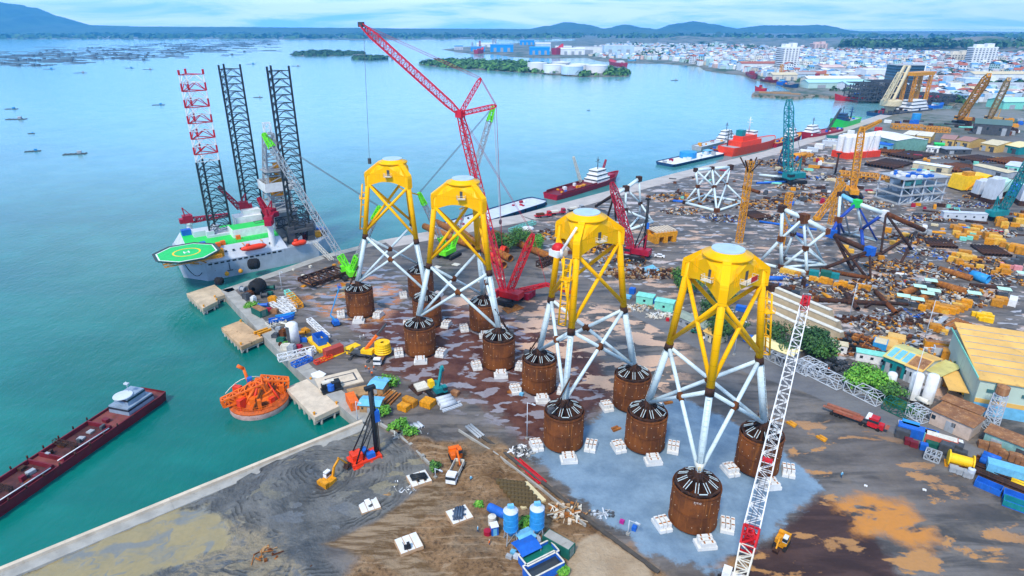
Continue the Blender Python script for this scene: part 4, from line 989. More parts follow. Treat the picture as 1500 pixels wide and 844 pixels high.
smallship('red hulled ship at the blue shipyard across the bay', (697, 79.5), (708, 79), 26, 16, CRIM, RED, RED, 2, .4, name='moored_ship')
smallship('big red ship on the slip beside the bright blue shed', (811, 81.5), (824, 81), 30, 26, CRIM, RED, RED, 1, .4, name='moored_ship')
for i, (x, y) in enumerate(((830, 83.5), (838, 84), (852, 84.5), (1003, 97.5), (988, 97.5), (984, 107), (1000, 119.6), (996, 119.6), (905, 117.5), (740, 80), (1360, 157), (992, 113))):
    pass
# crane barge in the basin
t, L = ship('crane_barge', 'dark crane barge with beige slewing crane and white deckhouse in the harbour basin', 'crane barge', (1283, 171), (1352, 163), 30, 4.5, DBLU, DGRY, blunt=True)
mb = MB(); mb.lathe([(6, WZ + 4), (6.5, WZ + 11)], 20, (L * .25, 0, 0)); ped = part('crane_base', mb, CREAM, t)
mb = MB(); mb.lathe([(10, WZ + 11), (12, WZ + 12), (12, WZ + 18), (10, WZ + 19), (.01, WZ + 19)], 24, (L * .25, 0, 0)); part('machinery_house', mb, CREAM, ped)
mb = MB(); mb.bar((L * .2, -5, WZ + 19), (L * .42, -3, WZ + 58), 1.9, 4); mb.bar((L * .2, 5, WZ + 19), (L * .42, 3, WZ + 58), 1.9, 4)
for i in range(6): q = i / 5; mb.bar((L * (.2 + .22 * q), -5 + 2 * q, WZ + 19 + 39 * q), (L * (.2 + .22 * q), 5 - 2 * q, WZ + 19 + 39 * q), .8)
part('crane_boom', mb, CREAM, ped)
mb = MB(); mb.lattice((L * .12, 0, WZ + 19), (L * .30, 0, WZ + 50), 5, 4, 6, .5); part('back_mast', mb, CREAM, ped)
house(t, L * .74, 0, WZ + 4, (L * .36, 20, 4), WHT, levels=3, shrink=.9)
mb = MB()
for x in (L * .55, L * .88):
    for y in (-6, 6): mb.lattice((x, y, WZ + 15), (x, y, WZ + 46), 3, 3, 7, .45)
mb.box((L * .715, 0, WZ + 46), (L * .42, 15, 4)); part('yellow_gantry', mb, OCH, t)
clutter(t, L * .05, L * .95, -12, 12, WZ + 4, 22, 33, (DGRY, GRY, DBLU, CRIM, DRUST), (2, 6))
smallship('small blue boat in the basin corner behind the crane barge', (1362, 159), (1380, 157), 10, 4, BLU, BLU, LBLU, 1, .4)
# ================================================================== CRANES
def ray(px, py, Y):
    """point seen at a photo pixel on the upright plane y = Y (survey of tall things)"""
    u = (px - CX) / F; v = -(py - CY) / F
    d = Vector((u, CS + v * SN, -SN + v * CS)); return Vector((0, 0, CAMH)) + d * (Y / d.y)
def rel(t, p):
    c, s = math.cos(-t.rotation_euler.z), math.sin(-t.rotation_euler.z); q = Vector(p) - t.location
    return Vector((q.x * c - q.y * s, q.x * s + q.y * c, q.z))
def crawler(t, body, L=9.0, W=7.0, frame=None, k=1.0):
    for s_ in (-1, 1):
        mb = MB(); prof = [(-L / 2, .55), (-L / 2 + .5, .1), (L / 2 - .5, .1), (L / 2, .55), (L / 2, .95), (L / 2 - .5, 1.35), (-L / 2 + .5, 1.35), (-L / 2, .95)]
        mb.wedge([(x, z * k) for x, z in prof], s_ * W / 2 - .6 * k, s_ * W / 2 + .6 * k); part('track', mb, TIRE, t)
    mb = MB(); mb.box((0, 0, .5 * k), (L * .4, W - 1.2, .9 * k)); mb.lathe([(1.5 * k, 1.3 * k), (1.5 * k, 1.9 * k)], 16); part('undercarriage', mb, frame or DGRY, t)
    mb = MB(); mb.box((-L * .12, 0, 1.9 * k), (L * .95, W * .55, 1.9 * k)); up = part('upper_house', mb, body, t)
    mb = MB(); mb.box((L * .3, W * .36, 2.0 * k), (2.2 * k, 1.5 * k, 2.3 * k), 0, (.85, .95)); cb = part('cab', mb, body, up)
    mb = MB(); mb.box((L * .3 + .15, W * .36, 2.9 * k), (2.1 * k, 1.54 * k, 1.0 * k)); part('cab_window', mb, GLASS, cb)
    return up
def cable(mb, a, b, r=.07): return mb.bar(a, b, r, 4)
# tall red crawler crane with luffing jib
B0 = at(742, 441); YR = B0.y + 4
t = thing('crawler_crane', 'tall red crawler crane with a long luffing jib rising behind the jackets', 'crane', B0, R(150))
up = crawler(t, RED, 11, 9, k=1.25)
b0 = rel(t, B0 + Vector((-1, 1.5, 3))); head = rel(t, ray(674, 167, YR)); tip = rel(t, ray(529, 36, YR)); s1 = rel(t, ray(704, 115, YR)); s2 = rel(t, ray(727, 155, YR)); mst = rel(t, ray(781, 343, YR - 2))
LAT = paint('crane_red', (.66, .02, .05), .45, .15)
mb = MB(); mb.lattice(b0, head, 1.4, 1.6, 28, .24, rb=.12, wm=2.4); part('main_boom', mb, LAT, t)
mb = MB(); mb.lattice(head, tip, 1.3, 1.1, 26, .23, rb=.12, wm=2.4); jb = part('luffing_jib', mb, LAT, t)
mb = MB(); mb.box(tuple(tip + Vector((0, 0, -.8))), (1.8, 1.4, 1.6)); mb.lathe([(.9, -.2), (.9, .2)], 12, tuple(tip + Vector((-1.0, 0, -.8))), 'y'); part('sheave_head', mb, DGRY, jb)
mb = MB(); mb.lattice(head, s1, 1.0, .5, 9, .22, k=4, wm=1.4); part('jib_strut', mb, LAT, t)
mb = MB(); mb.lattice(head, s2, 1.0, .5, 9, .22, k=4, wm=1.4); part('jib_strut', mb, LAT, t)
mb = MB(); mb.box(tuple(head - Vector((0, 0, 1.2))), (2.6, 2.6, 2.4)); part('boom_head', mb, LAT, t)
mb = MB(); mb.lattice(b0 + Vector((-2, 0, 0)), mst, 1.8, 1.0, 12, .26, rb=.15, wm=2.2); part('derrick_mast', mb, RED, t)
mb = MB()
for o in (-.35, .35):
    v = Vector((0, 0, o)); cable(mb, tip + v, s1 + v, .09); cable(mb, s1 + v, s2 + v, .12); cable(mb, s2 + v, b0 + v, .07); cable(mb, mst + v, head + v * 1.5, .07)
part('pendant_line', mb, CRIM, t)
mb = MB(); wtip = tip + Vector((-.9, 0, -1.2)); hk = rel(t, ray(541, 232, YR - 2)); cable(mb, wtip, hk, .06); part('hoist_rope', mb, CABLE, t)
mb = MB(); mb.box(tuple(hk - Vector((0, 0, 2))), (1, .7, 2)); part('hook_block', mb, DGRY, t)
mb = MB(); q = rel(t, at(772, 436)); 
for k in range(3): mb.box((q.x, q.y + (k - 1) * 2.1, .3), (4.4, 1.9, 2.6))
part('counterweight', mb, CRIM, t)
mb = MB(); w1 = rel(t, at(800, 437) + Vector((0, 0, 6))); mb.lattice((0, 0, 3), w1, 1.6, 1.0, 6, .26); w2 = rel(t, at(840, 440) + Vector((0, 0, 3))); mb.lattice(w1, w2, 1.0, .8, 3, .22); cable(mb, mst, w1, .08); part('ballast_frame', mb, RED, t)
# two lime crawler cranes
def lime(base, rz, tip_px, mast_px, Yb, Ym, label, hookpx=None):
    B = at(*base); t = thing('crawler_crane', label, 'crane', B, rz); crawler(t, LIME, 9, 7, k=1.1)
    b0 = Vector((2.5, 0, 3)); tp = rel(t, ray(*tip_px, Yb)); ms = rel(t, ray(*mast_px, Ym))
    d = (tp - b0); h_ = b0 + d * .9
    mb = MB(); mb.lattice(b0 + d * .10, h_, 2.0, 2.0, 24, .2, rb=.11); bm = part('main_boom', mb, GRY, t)
    mb = MB(); mb.lattice(h_, tp, 2.0, 1.1, 4, .3, rb=.2); part('boom_head', mb, LIME, bm)
    mb = MB(); mb.lattice(b0, b0 + d * .10, 1.4, 2.0, 4, .32, rb=.22); part('boom_foot', mb, LIME, bm)
    m0 = Vector((-1.5, 0, 3)); e = ms - m0
    mb = MB(); mb.lattice(m0, m0 + e * .25, 1.4, 2.2, 4, .36, rb=.25); mb.lattice(m0 + e * .82, ms, 1.8, 1.0, 4, .34, rb=.24); ml = part('derrick_mast', mb, LIME, t)
    mb = MB(); mb.lattice(m0 + e * .25, m0 + e * .82, 1.8, 1.8, 12, .16, rb=.1); part('mast_section', mb, GRY, ml)
    mb = MB()
    for o in (-.4, 0, .4): v = Vector((0, o, 0)); cable(mb, tp + v, ms + v, .07); cable(mb, ms + v, Vector((-4, o * 4, 2.5)), .06)
    part('pendant_line', mb, CABLE, t)
    if hookpx:
        hk = rel(t, ray(*hookpx, Yb)); mb = MB(); 
        for o in (-.35, .35): mb.bar(tp + Vector((o, 0, -1)), hk + Vector((o, 0, 0)), .1)
        part('hoist_rope', mb, LGRY, t); mb = MB(); mb.lathe([(.01, -1.4), (.7, -.8), (.7, .6), (.3, 1.2)], 10, tuple(hk)); part('hook_block', mb, DGRY, t)
        mb = MB(); h2 = rel(t, ray(hookpx[0] + 1, hookpx[1] + 105, Yb)); mb.bar(hk + Vector((-.5, 0, -1)), h2, .07); mb.bar(hk + Vector((.5, 0, -1)), h2, .07); part('sling', mb, CRIM, t)
    return t
lime((514, 406), R(120), (386, 196), (556, 303), 268, 240, 'lime green crawler crane with a grey boom leaning over the drilling rig')
lime((658, 376), R(60), (723, 156), (614, 283), 285, 268, 'lime green crawler crane between the two jackets, its boom behind the red jib', (733, 325))
# white lattice boom in front, standing from the crane at the lower edge of the view
B = at(1077, 884); t = thing('crawler_crane', 'white lattice boom crane with red boom head at the lower edge of the yard', 'crane', B, azi(B, at(1180, 470)))
crawler(t, WHT, 9, 7, k=1.1)
TPW = ray(1181, 437, 150); tp = rel(t, TPW); b0 = rel(t, ray(1086, 838, 88)); d = tp - b0; BW = ray(1086, 838, 88); b0 = b0 - d * .06; d = tp - b0; BW = BW - (TPW - BW) * .06
def fr_(py):
    lo, hi = 0, 1
    for _ in range(30):
        m = (lo + hi) / 2
        if pix(BW + (TPW - BW) * m)[1] > py: lo = m
        else: hi = m
    return lo
JF, GF = fr_(790), fr_(682)
mb = MB(); mb.lattice(b0 + d * (JF + .025), b0 + d * .955, 2.9, 2.0, 30, .15, rb=.08); bm = part('main_boom', mb, WHT, t)
mb = MB(); mb.lattice(b0 + d * .955, tp, 2.0, 1.4, 2, .3, rb=.26); q = b0 + d * .98; mb.box(tuple(q - Vector((0, 0, .6))), (2.2, 1.9, 1.2)); mb.box(tuple(tp - Vector((0, 0, .5))), (1.2, 2.1, 1.1)); part('boom_head', mb, RED, bm)
mb = MB(); mb.lattice(b0 + d * (JF - .025), b0 + d * (JF + .025), 2.6, 2.9, 2, .26, rb=.22); q = b0 + d * JF; mb.box(tuple(q - Vector((0, 0, .5))), (1.4, 1.8, 1.0)); mb.lattice(q + Vector((0, 0, .4)), q + Vector((-.8, 0, 2.6)), 1.8, 1.1, 2, .2); part('boom_joint', mb, RED, bm)
mb = MB(); q = b0 + d * GF; mb.box(tuple(q + Vector((0, 0, 1.0))), (1.0, 2.0, .7)); part('rope_guide', mb, RED, bm)
mb = MB(); mb.lattice(b0, b0 + d * (JF - .025), 2.0, 2.7, 6, .18, rb=.12); part('boom_foot', mb, OFFW, bm)
mb = MB(); mb.bar(b0 + d * JF + Vector((0, -.5, 1.8)), tp + Vector((0, -.5, 1.2)), .07); mb.bar(b0 + d * JF + Vector((0, .5, 1.8)), tp + Vector((0, .5, 1.2)), .07); part('hoist_rope', mb, CABLE, bm)
# other cranes of the yard: lattice boom crawler cranes seen farther off
def yardcrane(base, rz, tip_px, Y, mat, label, w=2.2, mast=None, k=1.0, n=18, hook=None, r=.22):
    B = at(*base); t = thing('crawler_crane', label, 'crane', B, rz); crawler(t, mat, 9 * k, 7 * k, k=1.1 * k)
    b0 = Vector((2 * k, 0, 3 * k)); tp = rel(t, ray(*tip_px, Y)); mb = MB(); mb.lattice(b0, tp, w * .6, w * .5, n, r, rb=r * .6, wm=w); part('main_boom', mb, mat, t)
    mb = MB(); a = Vector((-3 * k, -1.2, 3 * k)); g_ = Vector((-3.5 * k, 0, 10 * k)); mb.bar(a, g_, .3); mb.bar(a + Vector((0, 2.4, 0)), g_, .3); mb.bar(Vector((1.5 * k, 0, 3 * k)), g_, .25); part('gantry', mb, mat, t)
    mb = MB(); ms = rel(t, ray(*mast)) if mast else g_; cable(mb, tp, ms, .1); cable(mb, ms, g_, .1); cable(mb, tp + Vector((.8, 0, 0)), g_, .1)
    part('pendant_line', mb, CABLE, t)
    if mast: mb = MB(); mb.lattice(tp - Vector((0, 0, 2)), ms, w * .5, w * .35, 8, .26); part('jib', mb, mat, t)
    if hook: mb = MB(); h_ = rel(t, ray(*hook, Y)); cable(mb, tp, h_, .1); mb.box(tuple(h_ - Vector((0, 0, 2))), (1.2, 1, 2)); part('hook_block', mb, DGRY, t)
    return t
yardcrane((1158, 268), R(200), (1156, 146), 430, TEAL, 'teal crawler crane with a tall upright boom near the quay', 4.2, k=1.7, r=.36, hook=(1144, 232))
yardcrane((932, 378), R(150), (896, 268), 300, CRIM, 'crimson crawler crane behind the jacket with a red cover', 2.8, k=1.2, r=.26)
yardcrane((1460, 322), R(20), (1512, 228), 330, TEAL, 'teal crawler crane among the white covered modules at the yard edge', 3.2, k=1.4, r=.3)
yardcrane((1408, 180), R(120), (1449, 110), 640, OCH, 'ochre lattice boom crane beyond the sheds, first of the two', 6, k=1.6, r=.55)
yardcrane((1452, 180), R(120), (1478, 116), 650, paint('faded_ochre', (.62, .38, .12), .6, .2), 'faded ochre lattice boom crane beyond the sheds, second of the two', 5, k=1.6, r=.5)
yardcrane((1248, 288), R(70), (1263, 186), 395, OCH, 'yellow crawler crane with an upright boom and raised jib in mid yard', 3.6, k=1.3, r=.36, mast=(1290, 177, 400))
def tower(px, top, Y, w, mat, label, arms=False, n=16, r=.22):
    B = at(*px); B.y = B.y; z = hgt(B, top); t = thing('lattice_tower', label, 'lattice tower', B, R(20)); mb = MB(); mb.box((0, 0, 0), (w * 2.2, w * 2.2, .6)); part('footing', mb, GCONC, t)
    mb = MB(); mb.lattice((0, 0, .6), (0, 0, z), w, w, n, r, rb=r * .6); part('tower_mast', mb, mat, t)
    if arms:
        mb = MB()
        for a in range(4): mb.bar((0, 0, z - 6), (5.5 * math.cos(a * 1.57 + .4), 5.5 * math.sin(a * 1.57 + .4), z + 1), .35); 
        mb.bar((0, 0, z - 3), (0, 0, z + 1), .6); part('support_arm', mb, DRUST, t)
    return t
tower((1082, 357), 236, 0, 2.3, OCH, 'slim orange lattice tower with dark arms on top, beside the white truss frames', True, 22)
tower((1143, 362), 283, 0, 2.2, OCH, 'short orange lattice tower behind the white jacket frame', False, 14)
tower((1217, 330), 262, 0, 2.4, OCH, 'orange lattice boom section standing by the blue jacket frame', False, 12)
B = at(1196, 322); t = thing('crane_boom', 'orange lattice crane boom leaning up from the yard between two jacket frames', 'crane boom', B); mb = MB(); mb.lattice((0, 0, .5), rel(t, ray(1236, 268, B.y + 6)), 2.4, 2.0, 12, .26); part('boom_lattice', mb, OCH, t); mb = MB(); mb.box((0, 0, 0), (3, 3, 1.6)); part('boom_foot', mb, OCH, t)
# piling rigs
def pilerig(base, top, rz, label, red=RED, k=1.0, lean=0.0):
    B = at(*base); t = thing('piling_rig', label, 'piling rig', B, rz); z = hgt(B, top)
    for s_ in (-1, 1): mb = MB(); mb.box((-3 * k, s_ * 2.2 * k, 0), (8 * k, .9 * k, .7 * k)); mb.box((-3 * k, s_ * 2.2 * k, .7 * k), (7 * k, .7 * k, .25)); part('walking_beam', mb, red, t)
    mb = MB(); mb.box((-3.2 * k, 0, 1.0 * k), (7.6 * k, 4.4 * k, .6 * k)); mb.box((-5 * k, .6, 1.6 * k), (2.6 * k, 2.6 * k, 1.5 * k)); up = part('platform', mb, red, t)
    mb = MB(); mb.box((-2 * k, -1.2 * k, 1.6 * k), (2 * k, 1.4 * k, 1.3 * k)); mb.lathe([(.7 * k, -.9), (.7 * k, .9)], 12, (-2.6 * k, .9 * k, 2.5 * k), 'y'); part('winch', mb, BLU, up)
    mb = MB(); mb.bar((0, 0, .3), (0, 0, z), .55 * k, 8); mb.bar((.7 * k, 0, .3), (.7 * k, 0, z - 1), .14); mb.box((0, 0, z - .6), (2.6 * k, 1.2 * k, .8)); part('leader_mast', mb, BLK, t)
    mb = MB()
    for s_ in (-1, 1): mb.bar((-6 * k, s_ * 1.8 * k, 1.6 * k), (-.3, s_ * .3, z * .66), .2 * k, 6); mb.bar((-4 * k, s_ * 1.4 * k, 1.6 * k), (-.3, s_ * .3, z * .45), .14 * k, 6)
    part('back_stay', mb, BLK, t); mb = MB(); mb.box((1.0 * k, .2, z * .5), (1.3 * k, 1.2 * k, 3.2 * k)); part('hammer', mb, BLU, t)
    mb = MB(); mb.bar((1.1 * k, .2, .2), (1.1 * k, .2, z * .5), .12); mb.bar((1.0 * k, .2, z * .5 + 3), (.4, 0, z), .06); part('hammer_rope', mb, DRUST, t); return t
pilerig((552, 669), 567, R(35), 'black masted piling rig with red base on the grey mud', ORED)
pilerig((942, 378), 291, R(-10), 'black masted piling rig with orange base by the crimson crane', ORG, .9)
# excavators, lorries, mobile cranes
def excavator(px, rz, label, mat=OCH, k=1.0, reach=(3.4, 2.6), sw=0.0):
    t = thing('excavator', label, 'excavator', at(*px), rz)
    for s_ in (-1, 1):
        mb = MB(); mb.wedge([(-1.9 * k, .4), (-1.6 * k, .05), (1.6 * k, .05), (1.9 * k, .4), (1.6 * k, .85), (-1.6 * k, .85)], s_ * 1.1 * k - .3, s_ * 1.1 * k + .3); part('track', mb, TIRE, t)
    mb = MB(); mb.box((0, 0, .3), (2, 1.8, .7)); mb.box((-.5 * k, 0, 1.0), (3.0 * k, 2.5 * k, 1.05 * k)); mb.box((-1.6 * k, 0, 1.1), (1.0 * k, 2.5 * k, 1.35 * k)); bd = part('body', mb, mat, t)
    mb = MB(); mb.box((.4 * k, .75 * k, 2.05 * k), (1.5 * k, .95 * k, 1.25 * k), 0, (.85, .95)); cb = part('cab', mb, WHT if mat is not ORG else ORG, bd); mb = MB(); mb.box((.48 * k, .75 * k, 2.3 * k), (1.5 * k, 1.0 * k, .75 * k)); part('cab_window', mb, GLASS, cb)
    e1 = Vector((.9 * k + reach[0] * .72 * k, -.2, 1.6 * k + reach[0] * k)); e2 = e1 + Vector((reach[1] * .75 * k, 0, -reach[1] * 1.05 * k)); s0 = Vector((.9 * k, -.2, 1.6 * k))
    mid = (s0 + e1) / 2 + Vector((-.5 * k, 0, .5 * k))
    mb = MB(); mb.bar(s0, mid, .3 * k); mb.bar(mid, e1, .27 * k); am = part('boom', mb, mat, t); mb = MB(); mb.bar(e1 + Vector((-.4, 0, .35)), e2, .2 * k); part('stick', mb, mat, am); mb = MB(); mb.bar(s0 + Vector((.2, 0, -.4)), mid, .1 * k); part('ram', mb, DGRY, am)
    mb = MB(); mb.wedge([(e2.x - .2, e2.z + .2), (e2.x + .7 * k, e2.z - .1), (e2.x + .3 * k, e2.z - 1.0 * k), (e2.x - .8 * k, e2.z - .9 * k)], -.2 - .6 * k, -.2 + .6 * k); part('bucket', mb, DRUST, am); return t
excavator((483, 712), R(60), 'yellow excavator digging with raised arm on the swirled grey mud', OCH, 1.12)
excavator((668, 673), R(-70), 'orange excavator loading the white tipper lorry', ORG, 1.1, (2.2, 2.2))
excavator((1144, 799), R(230), 'small yellow excavator with white cab parked on the dark red ground', OCH, .95, (1.4, 1.6))
def wheels(t, xs, w, r=.5):
    for x in xs:
        for s_ in (-1, 1): mb = MB(); mb.lathe([(.01, -.16), (r, -.16), (r, .16), (.01, .16)], 12, (x, s_ * w, r), 'y'); wp = part('wheel', mb, TIRE, t)
def cabin(t, x, mat, w=2.4, h=2.3, L=2.1):
    mb = MB(); mb.box((x, 0, .7), (L, w, h), 0, (.86, .94)); c = part('cab', mb, mat, t); mb = MB(); mb.box((x + .1, 0, .7 + h * .52), (L * .98, w * .98, h * .28)); part('cab_window', mb, GLASS, c); return c
t = thing('tipper_lorry', 'white tipper lorry with an open muddy body on the dirt track', 'lorry', at(667, 698), R(-103))
mb = MB(); mb.box((-.6, 0, .55), (7.4, 1.2, .4)); part('chassis', mb, DGRY, t); wheels(t, (2.2, -1.6, -2.9), 1.1); cabin(t, 2.6, WHT)
mb = MB(); mb.box((-1.4, 0, 1.0), (4.9, 2.4, .2)); 
for s_ in (-1, 1): mb.box((-1.4, s_ * 1.15, 1.2), (4.9, .12, 1.1))
for x in (-3.8, 1.0): mb.box((x, 0, 1.2), (.12, 2.4, 1.1))
tb = part('tipper_body', mb, OFFW, t); mb = MB(); mb.box((-1.4, 0, 1.2), (4.6, 2.1, .45), 0, (.9, .7)); part('earth_load', mb, paint('earth_load', (.20, .12, .06), .9, .3), tb)
# red articulated lorry
a, b = at(1213, 603), at(1294, 632); rz = azi(a, b); t = thing('articulated_lorry', 'red articulated lorry with a long rust red flatbed trailer', 'lorry', (a + b) / 2, rz); HL = (b - a).length / 2
cabin(t, HL - 2.7, RED, 2.5, 2.6, 2.6); mb = MB(); mb.box((HL - .8, 0, .6), (1.5, 2.1, 1.3), 0, (.9, .9)); part('bonnet', mb, RED, t); mb = MB(); mb.box((HL - 4.0, 0, 2.6), (1.4, 2.3, 1.0), 0, (.7, .9)); part('wind_deflector', mb, WHT, t)
mb = MB(); mb.box((-2, 0, 1.2), (HL * 2 - 7, 2.6, .35)); 
for i in range(7): mb.box((-HL + 2 + i * 2.1, 0, 1.56), (.9, 2.5, .06))
fb = part('flatbed', mb, paint('rust_red_deck', (.36, .10, .06), .75, .25, rust=.3), t); mb = MB(); mb.box((-3.5, .72, 1.58), (HL * 1.2, .95, .5)); mb.box((-4.5, -.7, 1.58), (HL * 1.1, .8, .3)); part('timber_load', mb, paint('red_brown_load', (.34, .12, .07), .8, .3), fb)
mb = MB(); mb.box((0, 0, .75), (HL * 2 - 3, .9, .4)); part('chassis', mb, DGRY, t); wheels(t, (HL - 1.2, HL - 4.2, HL - 5.4, -HL + 1.2, -HL + 2.4, -HL + 3.6), 1.15)
# yellow mobile crane
t = thing('mobile_crane', 'yellow four-axle mobile crane with orange boom raised towards the jackets', 'mobile crane', at(532, 522), R(165))
mb = MB(); mb.box((0, 0, .8), (9.5, 2.4, .7)); part('chassis', mb, DGRY, t); wheels(t, (3.4, 1.9, -1.9, -3.4), 1.1, .6); cabin(t, 4.6, BYEL, 2.4, 1.9, 1.7)
for x in (3, -3.4):
    mb = MB(); mb.box((x, 0, .5), (.35, 6.6, .3)); 
    for s_ in (-1, 1): mb.box((x, s_ * 3.2, .05), (.9, .9, .5))
    part('outrigger', mb, DGRY, t)
mb = MB(); mb.box((-1.6, 0, 1.5), (3.6, 2.2, 1.3)); mb.box((-3.4, 0, 1.6), (1.0, 2.4, 1.5)); sl = part('slewing_house', mb, BYEL, t)
bt = rel(t, ray(566, 474, at(540, 520).y + 3)); mb = MB(); p0 = Vector((-1, 0, 2.6)); mb.bar(p0, p0 + (bt - p0) * .55, .55); part('boom', mb, ORG, sl); mb = MB(); mb.bar(p0 + (bt - p0) * .5, bt, .4); part('boom_tip', mb, DGRY, sl)
# teal crawler with short boom among timber
t = thing('rough_crane', 'teal tracked crane with a short raised boom among stacked timber', 'crane', at(641, 578), R(-60)); crawler(t, TEAL, 5.5, 4.4, k=.8)
tp = rel(t, ray(649, 543, at(640, 572).y)); 
mb = MB(); mb.bar((.6, 0, 2.6), (-.6, 2, 8.5), .5); mb.bar((-.6, 2, 8.5), tp, .55, 8, .35); part('boom', mb, TEAL, t); mb = MB(); mb.box((-1.2, -1.4, 2.6), (2, 1.6, 2), 0, (.9, .9)); cb = part('yellow_cab', mb, BYEL, t); mb = MB(); mb.bar(tp, tp - Vector((0, 0, 6)), .06); part('hoist_rope', mb, CABLE, t)
# blue boom lift
t = thing('boom_lift', 'blue articulated boom lift with raised platform beside the farthest bucket', 'boom lift', at(492, 476), R(120)); mb = MB(); mb.box((0, 0, .5), (3.6, 2.2, .7)); mb.box((-.4, 0, 1.2), (2.6, 2, .9)); part('base', mb, BLU, t); wheels(t, (1.2, -1.2), 1.1, .5)
e1 = rel(t, ray(484, 462, at(490, 475).y)); e2 = rel(t, ray(497, 421, at(490, 475).y)); mb = MB(); mb.bar((-.8, 0, 2), e1, .3); mb.bar(e1, e2, .26); part('boom', mb, SBLU, t); mb = MB(); mb.box(tuple(e2), (1.8, 1, .12)); handrail(mb, [e2 + Vector((-.9, -.5, 0)), e2 + Vector((.9, -.5, 0)), e2 + Vector((.9, .5, 0)), e2 + Vector((-.9, .5, 0)), e2 + Vector((-.9, -.5, 0))], 1.1, .05); part('work_platform', mb, BLU, t)
# flat lorry with rolled yellow cable
t = thing('flatbed_lorry', 'low lorry carrying a stack of bright yellow cable coils', 'lorry', at(560, 524), R(-95)); mb = MB(); mb.box((0, 0, .9), (9, 2.6, .4)); part('flatbed', mb, RROOF, t); wheels(t, (3, 1.8, -2.4, -3.6), 1.1); cabin(t, 5.2, WHT, 2.4, 2.0, 1.6)
for k in range(5): mb = MB(); mb.lathe([(2.5, 1.35 + k * .75), (2.9 - .1 * k, 1.7 + k * .75), (2.5, 2.05 + k * .75), (.6, 2.05 + k * .75)], 20, (-1.2, 0, 0)); part('cable_coil', mb, BYEL, t)
def car(px, rz, mat, label, name='pickup_truck', cat='car', L=4.8):
    t = thing(name, label, cat, at(*px), rz); mb = MB(); mb.box((0, 0, .35), (L, 1.85, .65), 0, (.97, .95)); mb.box((-.1 if L < 5 else .4, 0, 1.0), (L * .55, 1.7, .65), 0, (.75, .85)); part('body', mb, mat, t); wheels(t, (L * .31, -L * .31), .85, .36); mb = MB(); mb.box((-.1 if L < 5 else .4, 0, 1.08), (L * .54, 1.74, .4), 0, (.8, .93)); part('window', mb, GLASS, t); return t
car((966, 377), R(-20), WHT, 'white pickup parked in the open yard behind the piling rig')
car((1040, 498), R(-25), WHT, 'white car parked on the road edge under the trees', 'parked_car')
car((1022, 488), R(-25), DGRN, 'dark green jeep parked beside the low cream shed', 'parked_car')
# ================================================================== YARD: sheds, containers, stacks
OCH2 = paint('dark_ochre_paint', (.55, .23, .012), .6, .3, rust=.3, sc=.9); OCH3 = paint('pale_ochre_paint', (.74, .42, .05), .6, .25, rust=.15, sc=.9)
def seg(pa, pb, z=0.0):
    a, b = at(*pa, z), at(*pb, z); return (a + b) / 2, azi(a, b), (b - a).length
def container(c, rz, L, mat, label, W=2.45, H=2.6, roof=None, group=None, door=True):
    t = thing('shipping_container', label, 'container', c, rz, group)
    mb = MB(); mb.box((0, 0, .12), (L, W, H))
    n = max(3, int(L / .8))
    for i in range(n):
        for s_ in (-1, 1): mb.box((-L / 2 + (i + .5) * L / n, s_ * W / 2, .25), (.32, .09, H - .25))
    for x in (-1, 1):
        for y in (-1, 1): mb.box((x * (L / 2 - .08), y * (W / 2 - .08), 0), (.2, .2, H + .18))
    body = part('body', mb, mat, t)
    if roof: mb = MB(); mb.box((0, 0, H + .13), (L * .94, W * .88, .05)); part('roof', mb, roof, t)
    if door:
        mb = MB(); mb.box((L / 2 + .01, 0, .3), (.05, W * .84, H - .4)); d = part('door', mb, mat, t); mb = MB()
        for y in (-.6, -.2, .2, .6): mb.bar((L / 2 + .06, y, .35), (L / 2 + .06, y, H), .035)
        part('lock_rod', mb, GRY, d)
    return t
